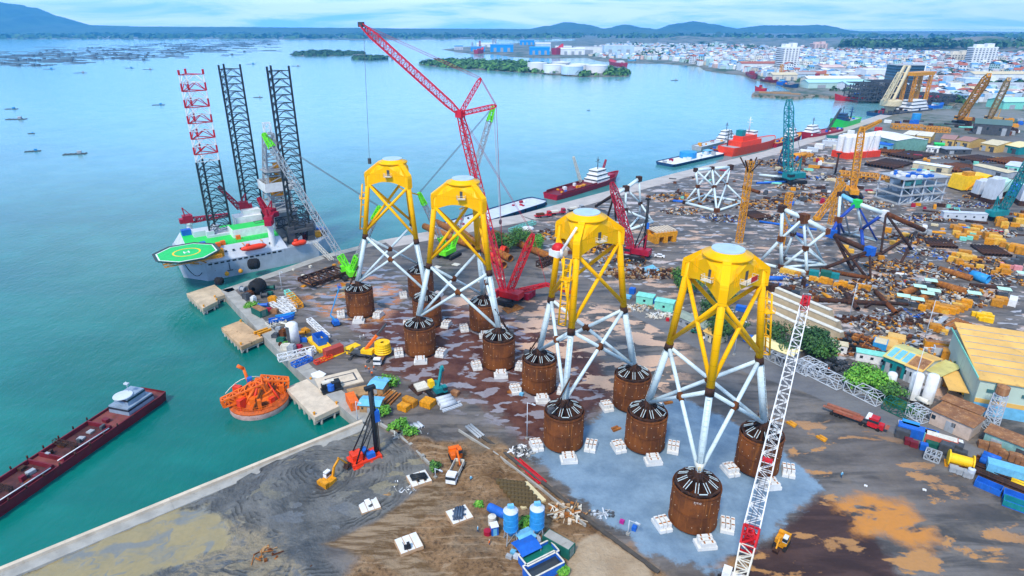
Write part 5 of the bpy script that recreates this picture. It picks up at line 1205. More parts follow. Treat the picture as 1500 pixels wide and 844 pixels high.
def shed(pa, pb, W, H, label, roofm, wallm, rh=1.4, side=1, name='shed', cat='shed', doors=2, wins=3, mono=False, strip=None, z=0.0, group=None):
    """gabled shed whose front wall runs from pixel pa to pb; W deep (away from the viewer when side=1)"""
    c, rz, L = seg(pa, pb); n = Vector((-math.sin(rz), math.cos(rz), 0)) * side; c = c + n * W / 2
    t = thing(name, label, cat, c, rz, group)
    mb = MB(); mb.box((0, 0, 0), (L, W, H))
    if not mono: mb.add([(-L / 2, -W / 2, H), (-L / 2, W / 2, H), (-L / 2, 0, H + rh * .97), (L / 2, -W / 2, H), (L / 2, W / 2, H), (L / 2, 0, H + rh * .97)], [(0, 2, 1), (3, 4, 5)])
    wl = part('wall', mb, wallm, t)
    mb = MB()
    if mono: mb.box((0, 0, H + .02), (L + .8, W + .8, .18))
    else: mb.gable((0, 0, H + .02), (L, W), rh)
    rf = part('roof', mb, roofm, t)
    mb = MB(); k = max(2, int(L / 3))
    y = -side * (W / 2 + .03)
    for i in range(doors): 
        mb = MB(); x = (-.5 + (i + .5) / doors) * L; mb.box((x, y, 0), (min(3.6, L * .22), .12, H * .72)); part('door', mb, DGRY if i % 2 else GRY, t)
    for i in range(wins):
        mb = MB(); x = (-.5 + (i + .15) / wins) * L; mb.box((x, y, H * .45), (min(1.6, L * .1), .12, H * .28)); part('window', mb, GLASS, t)
    if strip:
        mb = MB()
        for i in range(3): x = (-.5 + (i + .5) / 3) * L; mb.add([(x - .8, -W * .45, H + .30 + rh * .1), (x + .8, -W * .45, H + .30 + rh * .1), (x + .8, -W * .06, H + .30 + rh * .88), (x - .8, -W * .06, H + .30 + rh * .88), (x - .8, -W * .45, H + .2 + rh * .1), (x + .8, -W * .45, H + .2 + rh * .1), (x + .8, -W * .06, H + .2 + rh * .88), (x - .8, -W * .06, H + .2 + rh * .88)], [(0, 1, 2, 3), (7, 6, 5, 4), (0, 4, 5, 1), (2, 6, 7, 3)])
        part('roof_light', mb, strip, rf)
    return t
def crates(pts, label, mat, d=(2.6, 2.2, 1.9), name='steel_box', cat='box', grp=None, jit=.25, seed=1, lid=True):
    """ballast boxes standing at surveyed pixels; each its own thing"""
    rr = random.Random(seed); mb = MB(); mb.box((0, 0, .1), (d[0], d[1], d[2])); mb.box((0, 0, d[2] + .1), (d[0] * .82, d[1] * .82, .12))
    for x in (-1, 1): mb.box((x * d[0] * .3, 0, 0), (.25, d[1], .1))
    for x in (-1, 0, 1): mb.box((x * d[0] * .4, -d[1] / 2, .15), (.14, .1, d[2] - .1)); mb.box((x * d[0] * .4, d[1] / 2, .15), (.14, .1, d[2] - .1))
    ms = [mb.mesh(name, mat)]
    if mat is OCH: ms += [mb.mesh(name, OCH2), mb.mesh(name, OCH3)]
    for p in pts:
        o = bpy.data.objects.new(name, rr.choice(ms)); COL.objects.link(o); o.location = at(p[0], p[1]); o.rotation_euler = (0, 0, R(-30) + rr.uniform(-jit, jit)); s = rr.uniform(.68, 1.02); o.scale = (s * rr.uniform(.8, 1.25), s, s * rr.uniform(.7, 1.1))
        tag(o, label, cat, grp or label)
def pipes(pa, pb, r, n, mat, label, name='steel_pipe', cat='pipe', gap=1.08, grp=None, z=0.0, ends=True):
    c, rz, L = seg(pa, pb)
    mb = MB(); mb.smooth = True; mb.lathe([(r * .9, -L / 2), (r, -L / 2), (r, L / 2), (r * .9, L / 2), (r * .9, -L / 2)], 14, (0, 0, r), 'x'); mb.smooth = False
    for k in range(int(L / 6)): mb.lathe([(r * 1.0, -L / 2 + 3 + k * 6 - .12), (r * 1.03, -L / 2 + 3 + k * 6), (r * 1.0, -L / 2 + 3 + k * 6 + .12)], 14, (0, 0, r), 'x')
    m = mb.mesh(name, mat); u = Vector((-math.sin(rz), math.cos(rz), 0))
    for i in range(n):
        o = bpy.data.objects.new(name, m); COL.objects.link(o); o.location = c + u * (i - (n - 1) / 2) * 2 * r * gap + Vector((0, 0, z)); o.rotation_euler = (0, 0, rz); tag(o, label, cat, grp or (label if n > 1 else None))
def trussbox(pa, pb, w, h, label, mat, name='truss_section', n=None, r=.14, z=.2):
    c, rz, L = seg(pa, pb); t = thing(name, label, 'truss section', c, rz); n = n or max(3, int(L / 2.6))
    for y in (-w / 2, w / 2):
        mb = MB()
        for zz in (z, z + h): mb.bar((-L / 2, y, zz), (L / 2, y, zz), r)
        for i in range(n + 1):
            x = -L / 2 + L * i / n; mb.bar((x, y, z), (x, y, z + h), r * .8)
            if i < n: x2 = x + L / n; mb.bar((x, y, z if i % 2 else z + h), (x2, y, z + h if i % 2 else z), r * .7)
        part('side_frame', mb, mat, t)
    mb = MB()
    for zz in (z, z + h):
        for i in range(n + 1): x = -L / 2 + L * i / n; mb.bar((x, -w / 2, zz), (x, w / 2, zz), r * .8)
        for i in range(n): x = -L / 2 + L * i / n; mb.bar((x, -w / 2, zz), (x + L / n, w / 2, zz), r * .6)
    part('cross_bracing', mb, mat, t); return t
def plates(pts, z, th, mat, label, name='steel_plate', cat='plate'):
    P = [at(x, y) for x, y in pts]; c = sum(P, Vector()) / len(P); poly = [(p.x - c.x, p.y - c.y) for p in P]
    ar = sum(poly[i][0] * poly[(i + 1) % len(poly)][1] - poly[(i + 1) % len(poly)][0] * poly[i][1] for i in range(len(poly)))
    if ar < 0: poly = poly[::-1]
    mb = MB(); mb.prism(poly, z, z + th); return single(name, mb, mat, label, cat, c)
def heapstuff(px, rx, ry, n, mats, label, seed=1, h=1.2, s=(.4, 1.4), kind='rubble_heap'):
    rr = random.Random(seed); c = at(*px); mb = MB()
    for i in range(n):
        a = rr.uniform(0, 6.28); q = math.sqrt(rr.random()); x, y = q * rx * math.cos(a), q * ry * math.sin(a); z = max(0, h * (1 - q)) * rr.random(); mb.cur = rr.randrange(len(mats))
        if rr.random() < .5: mb.box((x, y, z), (rr.uniform(*s), rr.uniform(*s), rr.uniform(s[0], s[1]) * .7), rr.uniform(0, 3))
        else: b = rr.uniform(0, 3.1); l = rr.uniform(s[1], s[1] * 3) / 2; mb.bar((x - l * math.cos(b), y - l * math.sin(b), z + .2), (x + l * math.cos(b), y + l * math.sin(b), z + rr.uniform(.1, 1.0)), rr.uniform(.08, .2))
    o = part(kind, mb, mats); o.location = c; o['kind'] = 'stuff'; o['label'] = label; return o
def beams(pa, pb, n, w, h, gap, mat, label, name='steel_beam', cat='beam', z=0.0, cross=False):
    """row of beams laid side by side; pa-pb is the line of the first beam"""
    c, rz, L = seg(pa, pb); mb = MB(); mb.box((0, 0, 0), (L, w, h * .22)); mb.box((0, 0, h * .22), (L, w * .3, h * .56)); mb.box((0, 0, h * .78), (L, w, h * .22)); m = mb.mesh(name, mat); u = Vector((-math.sin(rz), math.cos(rz), 0))
    rr = random.Random(n)
    for i in range(n):
        o = bpy.data.objects.new(name, m); COL.objects.link(o); o.location = c + u * (i * gap) + Vector((rr.uniform(-.4, .4), 0, z)); o.rotation_euler = (0, 0, rz + rr.uniform(-.02, .02)); tag(o, label, cat, label if n > 1 else None)
# ------------------------------------------------------------------ front left: mud flat and batching plant
def padslab(px, W, label, load=None):
    c = at(*px); t = thing('concrete_slab', label, 'concrete slab', c, R(28)); mb = MB(); mb.box((0, 0, 0), (W, W * .9, .9)); part('slab', mb, paint('tan_slab_side', (.52, .34, .2), .8, .2), t)
    mb = MB()
    for k in (-1, 0, 1): mb.box((k * W * .33, 0, .9), (W * .29, W * .88, .06))
    part('white_top', mb, WCONC, t)
    if load:
        mb = MB()
        for i in range(4): mb.bar((-W * .36, (i - 1.5) * .55 + .6, 1.25), (W * .36, (i - 1.5) * .55 - .3, 1.25), .27, 8)
        for i in range(3): mb.bar((-W * .34, (i - 1) * .55 + .4, 1.7), (W * .30, (i - 1) * .55 - .4, 1.7), .27, 8)
        for i in range(8): mb.add([], [])
        mb.box((-W * .1, .1, .97), (.5, 3, .16)); mb.box((W * .22, -.2, .97), (.5, 3, .16)); single('pipe_bundle', mb, load[0], load[1], 'pipe bundle', c, R(28) + (0 if load[2] else 1.3))
padslab((614, 705), 5.0, 'white topped concrete slab carrying a bundle of black pipes on grey mud', (BLK, 'bundle of black pipes on the white slab near the white tipper lorry', 1))
padslab((541, 744), 4.4, 'bare white topped concrete slab lying alone on the grey mud flat')
padslab((673, 758), 4.9, 'white topped concrete slab loaded with blue grey pipes by the track', (paint('slate_pipe', (.07, .11, .17), .4, .3), 'bundle of blue grey pipes on the white slab beside the track', 0))
padslab((599, 800), 4.9, 'white and orange topped concrete slab with a small machine on it')
mb = MB(); mb.box((0, 0, 0), (1.4, .8, .7)); mb.box((.2, 0, .7), (.6, .6, .7)); mb.bar((-.5, 0, .5), (-.9, 0, 1.8), .08); single('compressor', mb, [BLK], 'small black machine standing on the orange striped slab', 'machine', at(597, 803, .98) + Vector((0, 0, 0)), .3)
heapstuff((390, 815), 3.4, 2.4, 26, [RUST, WOOD, PIPE], 'heap of rusty brown rods dumped on the mud flat', 5, .8, (.2, .8), 'rod_heap')
heapstuff((455, 838), 1.4, 1.0, 12, [RUST, BLK], 'small dark scrap heap on the mud at the lower edge', 6, .8, (.2, .6), 'scrap_heap')
mb = MB(); mb.bar((-1.1, 0, .3), (1.1, 0, .3), .3, 8); mb.bar((-.9, .5, .25), (.8, .6, .25), .22, 8); single('timber_log', mb, WOOD, 'short yellow timber log lying on the grey mud', 'log', at(566, 727), .2)
def silo(px, label):
    t = thing('cement_silo', label, 'silo', at(*px), R(15)); mb = MB()
    for i in range(4): a = R(45 + 90 * i); mb.bar((2.3 * math.cos(a), 2.3 * math.sin(a), 0), (1.75 * math.cos(a), 1.75 * math.sin(a), 5.2), .17); b = R(135 + 90 * i); mb.bar((2.2 * math.cos(a), 2.2 * math.sin(a), .6), (1.8 * math.cos(b), 1.8 * math.sin(b), 4.6), .09)
    part('support_frame', mb, GRY, t); mb = MB(); mb.smooth = True; mb.lathe([(.35, 2.2), (2.05, 5.2), (2.1, 5.4), (2.1, 12.2)], 24)
    for z in (5.4, 7.6, 9.8, 12.0): mb.smooth = False; mb.lathe([(2.1, z - .08), (2.17, z), (2.1, z + .08)], 24)
    b = part('silo_body', mb, SBLU, t); mb = MB(); mb.lathe([(2.14, 12.2), (.8, 13.1), (.01, 13.15)], 24); rf = part('silo_top', mb, LGRY, b)
    mb = MB(); mb.box((.3, 0, 13.0), (1.2, 1.0, 1.3)); mb.lathe([(.5, 13), (.5, 14.2), (.01, 14.4)], 10, (-.4, .3, 0)); part('dust_filter', mb, LBLU, rf); mb = MB(); ladder(mb, (2.25, 0, 1), (2.25, 0, 12.4), .5, (0, 1, 0), .04, .5); part('ladder', mb, GRY, b); t.scale = (.72, .72, .68)
silo((748, 793), 'blue cement silo with white cone top, beside the small blue cabin'); silo((786, 789), 'blue cement silo with white cone top, behind the open blue tanks')
mb = MB(); mb.lathe([(.01, -2.4), (.9, -2.2), (1.0, -1.6), (1.0, 1.6), (.9, 2.2), (.01, 2.4)], 16, (0, 0, 1.1), 'x'); single('fuel_tank', mb, BLU, 'small blue cylindrical tank lying behind the silos', 'tank', at(728, 754), R(-35))
c = at(724, 783); t = thing('site_cabin', 'small upright blue cabin at the foot of a silo', 'cabin', c, .3); mb = MB(); mb.box((0, 0, 0), (1.5, 1.5, 2.6)); part('wall', mb, BLU, t); mb = MB(); mb.box((0, 0, 2.6), (1.7, 1.7, .15)); part('roof', mb, WHT, t); mb = MB(); mb.box((0, -.76, .2), (.8, .06, 2)); part('door', mb, LBLU, t)
mb = MB(); mb.lathe([(.9, 0), (.9, 2.2), (.01, 2.5)], 14); single('water_drum', mb, OFFW, 'white topped upright drum beside the small blue cabin', 'drum', at(721, 768)); mb = MB(); mb.lathe([(.8, 0), (.8, 1.5), (.01, 1.55)], 12); single('oil_drum', mb, CRIM, 'dark red drum beside the small blue cabin', 'drum', at(714, 785))
for k, (p, L, W, m, fm, lab) in enumerate((((789, 822), 7.6, 3.4, BLU, TEAL, 'open blue tank filled with green water at the batching plant'), ((796, 839), 7.6, 3.4, BLU, DGRY, 'open blue tank filled with dark slurry at the lower edge'))):
    t = thing('open_tank', lab, 'tank', at(*p), R(32)); mb = MB()
    for s_ in (-1, 1): mb.box((0, s_ * W / 2, 0), (L, .18, 2.2)); mb.box((s_ * L / 2, 0, 0), (.18, W - .2, 2.2))
    mb.box((0, 0, 0), (L - .2, W - .2, .3)); part('tank_wall', mb, m, t); mb = MB()
    for s_ in (-1, 1): mb.box((0, s_ * W / 2, 2.2), (L + .1, .3, .12)); mb.box((s_ * L / 2, 0, 2.2), (.3, W - .3, .12))
    part('rim', mb, OFFW, t); mb = MB(); mb.box((0, 0, 1.35), (L - .22, W - .22, .05)); part('slurry', mb, glassy('green_slurry', (.01, .16, .12), .1) if k == 0 else glassy('dark_slurry', (.03, .04, .05), .15), t)
container(at(818, 805), R(-38), 6.5, DGRN, 'dark green container with a grey roof beside the silos', roof=GCONC)
def tarp(px, L, W, H, mat, label, rz=0.5):
    t = thing('canopy_tent', label, 'canopy', at(*px), rz); mb = MB()
    for x in (-1, 1):
        for y in (-1, 1): mb.bar((x * L / 2, y * W / 2, 0), (x * L / 2, y * W / 2, H), .07)
    part('frame', mb, GRY, t); mb = MB(); mb.gable((0, 0, H), (L, W), .5, over=.2, th=.05); part('cover', mb, mat, t)
tarp((771, 812), 4.4, 4.0, 2.4, BLU, 'bright blue tarpaulin canopy in front of the silos', R(32)); tarp((769, 796), 3.4, 3.0, 2.2, LBLU, 'pale blue tarpaulin canopy under the silos', R(32))
mb = MB(); mb.lathe([(1.2, .4), (1.5, 1.6), (1.3, 2.2), (.5, 2.3)], 16); mb.box((0, 0, 0), (2.4, 2.4, .5)); single('concrete_mixer', mb, GRY, 'grey pan mixer standing between the silos and open tanks', 'mixer', at(783, 801), .4)
for k, (x, y, m) in enumerate(((752, 812, LBLU), (757, 818, LGRY), (764, 825, CRIM), (746, 818, GRY))): crates([(x, y)], ('pale blue pump box', 'light grey pump box', 'red pump box', 'grey pump box')[k] + ' in the row beside the blue canopy', m, (1.5, 1.1, 1.2), 'pump_box', 'box', seed=k)
# sunken pit with pile heads
mb = MB(); mb.smooth = True; mb.lathe([(.62, -.2), (.62, .75), (.55, .8), (.01, .8)], 12); PH = mb.mesh('pile_head', [paint('wet_pile_head', (.11, .075, .03), .8, .3)])
plates([(728, 706), (773, 708), (800, 735), (765, 748)], .02, .55, paint('pit_sand', (.66, .56, .33), .6, .1, sc=.3), 'sandy sheet of a shallow pit between rows of pile heads', 'pit_floor', 'pit floor')
for i in range(8):
    for j in range(6):
        a = at(730 + i * 5.2 + j * 5.4, 709 + j * 6.4 + i * .6); 
        if i * 5.2 + j * 5.4 > 68: continue
        o = bpy.data.objects.new('pile_head', PH); COL.objects.link(o); o.location = a; o.location.z = .45; tag(o, 'round brown pile head standing in the sandy pit', 'pile head', 'pile heads in the sandy pit')
# drain wall, low fence, poles
def lowwall(pts, w, h, mat, label, name='low_wall', cat='low wall', posts=0):
    P = [at(*p) for p in pts]; t = thing(name, label, cat, P[0]); mb = MB()
    for a, b in zip(P[:-1], P[1:]):
        a = a - P[0]; b = b - P[0]; d = (b - a).normalized(); n = Vector((-d.y, d.x, 0)) * w / 2; mb.prism([tuple((q)[:2]) for q in (a - n, b - n, b + n, a + n)], -.1, h)
    part('wall', mb, mat, t)
    if posts:
        for a, b in zip(P[:-1], P[1:]):
            k = int((b - a).length / posts)
            for i in range(k + 1): mb = MB(); q = a - P[0] + (b - a) * i / max(1, k); mb.box((q.x, q.y, 0), (w * 1.7, w * 1.7, h + .5), azi(a, b)); part('post', mb, mat, t)
lowwall([(556, 622), (585, 640), (638, 690)], .5, .8, GCONC, 'low concrete barrier with posts between mud flat and dirt', 'low_barrier', 'barrier', 5)
lowwall([(688, 628), (735, 662), (800, 712), (870, 770), (965, 840)], .9, .5, paint('dark_drain', (.08, .07, .06), .8, .3), 'long dark drain wall running along the edge of the gravel pad', 'drain_wall', 'drain wall')
lowwall([(672, 632), (728, 668), (790, 716), (858, 772)], .35, .7, GCONC, 'second thin concrete edge beside the dark drain wall', 'drain_edge', 'drain edge')
t = thing('rebar_bundle', 'long bundle of red painted bars beside the drain wall', 'bar bundle', at(775, 691), azi(at(752, 672), at(800, 712))); rr = random.Random(4)
for i in range(5): mb = MB(); mb.box((rr.uniform(-.6, .6), (i - 2) * .42, .05), (10.5, .26, .3 + .1 * (i % 3)), rr.uniform(-.03, .03)); part('bar', mb, RED, t)
heapstuff((764, 662), 3.6, 2.2, 70, [GRY, WHT, GCONC, DGRY], 'heap of grey broken rubble beside the front bucket', 8, .8, (.2, .8), 'rubble_heap')
heapstuff((832, 752), 4.2, 3.2, 60, [OFFW, WOOD, PIPE, CONC], 'heap of pale broken concrete and timber beside the silos', 9, 1.5, (.3, 1.1), 'debris_heap')
heapstuff((885, 755), 3.5, 1.4, 24, [GRY, LGRY, DGRY], 'scattered grey pipes at the edge of the gravel pad', 12, .4, (.2, .7), 'pipe_litter')
heapstuff((600, 640), 5.0, 2.2, 40, [GCONC, GRY, OFFW], 'scattered grey rubble by the low barrier', 13, .5, (.2, .8), 'rubble_litter')
heapstuff((590, 718), 3.4, 2.4, 46, [WHT, GCONC, GRY], 'small white rubble strewn on the mud', 14, .3, (.15, .45), 'rubble_litter')
pipes((686, 625), (706, 642), .35, 3, GRY, 'grey steel pipe in the small row by the drain wall', grp='small grey pipes')
for k, (a, b) in enumerate((((604, 624), (612, 631)), ((610, 622), (618, 629)), ((600, 632), (608, 638)))): pipes(a, b, .45, 2, LGRY, ('pale grey concrete pipe in the stack by the bushes', 'pale grey concrete pipe in the second stack by the bushes', 'pale grey concrete pipe in the stack nearest the barrier')[k])
def lamp(px, top, label, arm=2.0, name='street_lamp'):
    B = at(*px); z = hgt(B, top); t = thing(name, label, 'street lamp', B, R(-40)); mb = MB(); mb.bar((0, 0, 0), (0, 0, z), .14, 8, .08); part('pole', mb, LGRY, t); mb = MB(); mb.bar((-.0, 0, z - .1), (arm, 0, z + .3), .07); mb.box((arm, 0, z + .2), (1.1, .4, .18)); part('lamp_head', mb, LGRY, t); mb = MB(); mb.box((0, 0, 0), (.7, .7, .5)); part('base', mb, GCONC, t)
for px, top, lab in (((772, 643), 590, 'thin grey lamp post beside the middle bucket of the jacket with red cover'), ((524, 617), 588, 'thin grey lamp post at the basin corner'), ((920, 783), 762, 'short lamp post at the edge of the gravel pad'), ((1330, 592), 508, 'tall grey lamp post beside the white storage tanks'), ((638, 700), 686, 'short post beside the round green bush'), ((413, 425), 398, 'thin pole near the white truss panels'), ((1163, 500), 430, 'tall thin lamp post in front of the stepped precast units'), ((1075, 520), 470, 'thin lamp post on the road edge under the nearest jacket'), ((1243, 470), 415, 'thin lamp post by the rusty beams in the yard'), ((1352, 505), 440, 'thin lamp post between the yellow box stacks')): lamp(px, top, lab)
crates([(929, 776)], 'small blue box at the edge of the gravel pad', BLU, (1.2, 1.2, 1.2)); crates([(911, 766)], 'small magenta box at the edge of the gravel pad', paint('magenta', (.45, .02, .25), .5, .2), (1.2, .9, .9)); crates([(764, 579)], 'small pale blue pump standing beside the white blocks', LBLU, (1.5, 1.0, 1.0))
# ------------------------------------------------------------------ corner yard by the basin
container(at(517, 594), R(-62), 6.0, ORG, 'orange container beside the pale blue roofed sheds')
shed((527, 604), (556, 606), 4.2, 2.4, 'small shed with a pale blue sheet roof beside the piling rig', LBLU, WOOD, .5, doors=1, wins=1); shed((540, 577), (561, 580), 5.5, 2.4, 'small shed with a pale blue sheet roof behind the first one', LBLU, WOOD, .5, doors=1, wins=1)
plates([(508, 574), (536, 568), (548, 578), (520, 586)], .05, .9, WOOD, 'wide stack of brown timber boards beside the orange container', 'timber_stack', 'timber stack')
beams((562, 590), (580, 574), 7, .55, .5, .95, WOOD, 'brown timber beam in the row by the ochre boxes'); beams((570, 594), (586, 578), 6, .5, .6, .9, PIPE, 'orange rusty beam in the row by the ochre boxes')
crates([(592, 600), (598, 590), (603, 594)], 'rusty ochre box in the row behind the bushes', OCH, (4.0, 2.4, 2.2)); crates([(627, 594)], 'rusty ochre skip in front of the teal tracked crane', OCH, (4.6, 3.4, 2.4)); crates([(667, 578)], 'small brown box behind the grey pipes', RROOF, (3, 1.8, 1.5))
pipes((642, 594), (664, 588), .8, 3, LGRY, 'grey concrete pipe in the stack beside the teal crane'); beams((650, 604), (678, 594), 4, .4, .4, .7, LGRY, 'thin grey beam lying by the grey concrete pipes'); beams((598, 567), (612, 580), 6, .5, .5, .9, DRUST, 'dark rail beam lying in front of the teal tracked crane'); plates([(606, 568), (622, 563), (630, 572), (612, 577)], .6, .7, OFFW, 'pale sacks stacked beside the teal crane', 'sack_stack', 'sacks')
t = thing('foundation_slab', 'pale foundation slab with a dark rectangular slot near the basin', 'foundation slab', at(497, 558), R(28)); mb = MB(); mb.box((0, 0, 0), (13, 8.5, .35)); part('slab', mb, CONC, t); mb = MB(); mb.box((.6, 0, .35), (9, 5, .02)); part('slot', mb, DGRY, t); mb = MB(); mb.box((.6, 0, .371), (8, 4, .02)); part('centre', mb, CONC, t)
plates([(455, 548), (468, 543), (478, 548), (470, 555), (458, 553)], .03, .1, WHT, 'crumpled white tarpaulin on the quay by the blue frame', 'tarpaulin', 'tarpaulin')
t = thing('generator_skid', 'dark generator skid with a blue round tank beside the jetty platform', 'generator', at(486, 571), R(30)); mb = MB(); mb.box((0, 0, 0), (6, 3.4, .5)); mb.box((1.4, .4, .5), (2.6, 2.4, 2.0)); mb.box((-2, .8, .5), (1.4, 1.4, 1.6)); part('engine_housing', mb, BLK, t); mb = MB(); mb.lathe([(1.0, .5), (1.0, 2.2), (.01, 2.3)], 14, (-.3, -.8, 0)); part('tank', mb, BLU, t); mb = MB(); mb.lathe([(.01, -1.8), (.7, -1.7), (.7, 1.7), (.01, 1.8)], 12, (-.6, 1.2, 2.2), 'x'); part('cylinder', mb, OFFW, t)
# quay side clutter
container(at(381, 461), R(-40), 6.4, DGRN, 'dark green container with a brown roof on the basin quay', roof=RROOF, W=3.2)
for k, (a, b, w, lab) in enumerate((((398, 447), (424, 462), 1.6, 'long white ladder-like truss panel lying on the wet quay'), ((408, 440), (430, 458), 2.2, 'wide white truss panel lying second in the row on the quay'), ((418, 438), (432, 452), 2.2, 'short white truss panel at the end of the row on the quay'), ((453, 471), (480, 496), 1.8, 'white truss gangway section lying beside the blue boom lift'))): trussbox(a, b, w, 1.1, lab, WHT, 'ladder_truss', r=.16)
t = trussbox((408, 529), (462, 516), 2.4, 1.6, 'white gangway truss sticking out over the basin edge', WHT, 'gangway_truss', r=.17); trussbox((430, 538), (455, 527), 2.4, 1.0, 'blue steel frame lying on the basin edge', BLU, 'tube_structure', r=.2)
trussbox((393, 478), (416, 470), 4.0, .6, 'white tube grid frame on the basin quay', OFFW, 'tube_structure', r=.14); beams((376, 491), (396, 484), 2, .8, .8, 1.1, OCH, 'ochre beam reaching from the quay towards the stained platform')
def boat(px, L, mat, label, rz): t = thing('small_boat', label, 'boat', at(*px), rz); h, d = hullmesh(L, L * .3, 1.3, .4, 1.3, z0=WZ + .2); part('hull', h, mat, t).location.z = 3.5; part('deck', d, mat, t).location.z = 3.5; return t
boat((394, 473), 9, BLU, 'blue covered boat hull lying on the basin quay', R(20)); boat((404, 468), 7, SBLU, 'smaller blue boat hull lying behind the first on the quay', R(25))
t = thing('steel_tank', 'upright white and dark tank among quay clutter', 'tank', at(431, 503), R(20)); mb = MB(); mb.smooth = True; mb.lathe([(.01, 0), (2.0, .1), (2.0, 7.2), (1.4, 7.8), (.01, 8)], 20); part('shell', mb, WHT, t); mb = MB(); mb.lathe([(2.03, 0), (2.03, 7)], 20, a0=2.6, a1=4.2); part('stain_panel', mb, DGRY, t)
mb = MB(); mb.box((0, 0, 0), (13, 4.4, .5)); 
for s_ in (-1, 1): mb.box((0, s_ * 2.1, .5), (13, .25, .7))
c, rz, L = seg((456, 494), (478, 515)); single('yellow_tray', mb, BYEL, 'long yellow steel tray holding a blue skip on the quay', 'steel tray', c, rz)
c = at(470, 501, .52); t = thing('blue_skip', 'open blue skip standing on the yellow tray', 'skip', c, rz); mb = MB(); mb.box((0, 0, 0), (5.2, 3.4, .3)); 
for s_ in (-1, 1): mb.box((0, s_ * 1.75, 0), (5.4, .2, 2.6)); mb.box((s_ * 2.7, 0, 0), (.2, 3.4, 2.6))
part('shell', mb, BLU, t)
container(at(489, 519), azi(at(478, 522), at(500, 514)), 6.3, paint('brick_red_container', (.42, .06, .04), .6, .2, rust=.15), 'brick red container on the yellow flatbed beside the mobile crane'); mb = MB(); mb.box((0, 0, .0), (15, 3.0, .11)); single('yellow_flatbed', mb, BYEL, 'flat yellow steel bed under the brick red container', 'steel bed', at(498, 516), azi(at(478, 524), at(518, 506)))
trussbox((462, 534), (486, 524), 1.6, .9, 'orange red boom section lying on the quay', ORED, 'boom_section', r=.16)
t = trussbox((448, 420), (500, 402), 10, 1.2, 'large rusty rectangular steel frame raised on the wet quay', DRUST, 'tube_structure', n=4, r=.42, z=1.4)
trussbox((425, 435), (440, 452), 2.4, 1.6, 'ochre crane boom piece lying beside the white truss panels', OCH, 'boom_section', r=.2); trussbox((420, 430), (430, 440), 1.8, 1.4, 'teal crane boom piece behind the ochre one', MINT, 'boom_section', r=.18)
rr = random.Random(17)
CL = [('grey winch drum', GRY), ('rusty steel box', RUST), ('white tool chest', WHT), ('dark engine block', DGRY), ('green skip', DGRN), ('ochre crate', OCH), ('blue crate', BLU), ('crimson drum', CRIM), ('brown crate', RROOF), ('pale crate', OFFW)]
for i, (x, y) in enumerate(((357, 428), (366, 434), (372, 442), (388, 436), (395, 432), (400, 442), (386, 450), (393, 456), (402, 458), (416, 476), (408, 486), (416, 492), (424, 486), (404, 494), (412, 500), (440, 490), (445, 500), (438, 512), (446, 512), (420, 512), (428, 516), (414, 508), (455, 522), (362, 438), (396, 425), (448, 486), (434, 498))):
    nm, mt = CL[i % 10]; mb = MB(); d = (rr.uniform(1.6, 3.6), rr.uniform(1.4, 2.4), rr.uniform(1, 2.4))
    if i % 3 == 0: mb.lathe([(d[2] * .3, -d[0] / 2), (d[2] * .55, -d[0] / 2), (d[2] * .55, -d[0] / 2 + .2), (d[2] * .35, -d[0] / 2 + .2), (d[2] * .35, d[0] / 2 - .2), (d[2] * .55, d[0] / 2 - .2), (d[2] * .55, d[0] / 2), (d[2] * .3, d[0] / 2)], 14, (0, 0, d[2] * .55), 'x')
    else: mb.box((0, 0, 0), d); mb.box((d[0] * .1, 0, d[2]), (d[0] * .6, d[1] * .7, d[2] * .25)); mb.box((-d[0] * .4, 0, 0), (.2, d[1] + .2, d[2] + .1))
    near_ = ('by the green container', 'near the white truss panels', 'by the upright white tank', 'on the basin edge', 'beside the blue boats')[min(4, int((y - 425) / 20))]
    single(nm.replace(' ', '_'), mb, mt, f'{nm} {("standing", "lying", "left")[i % 3]} {near_} in the quay clutter, {("small", "squat", "long")[int(d[0]) % 3]} one', nm.split()[-1], at(x, y), rr.uniform(-.7, .2), 'loose items in the quay clutter')
crates([(444, 405), (512, 388), (455, 392), (430, 396)], 'small loose box on the open quay under the rig', OFFW, (1.6, 1.2, 1)); crates([(490, 390), (498, 386), (478, 396)], 'small ochre box on the quay by the lime crane', OCH, (1.8, 1.4, 1.2))
crates([(445, 420)], 'round ochre plate lying on the wet quay', OCH, (2.2, 1.8, .5))
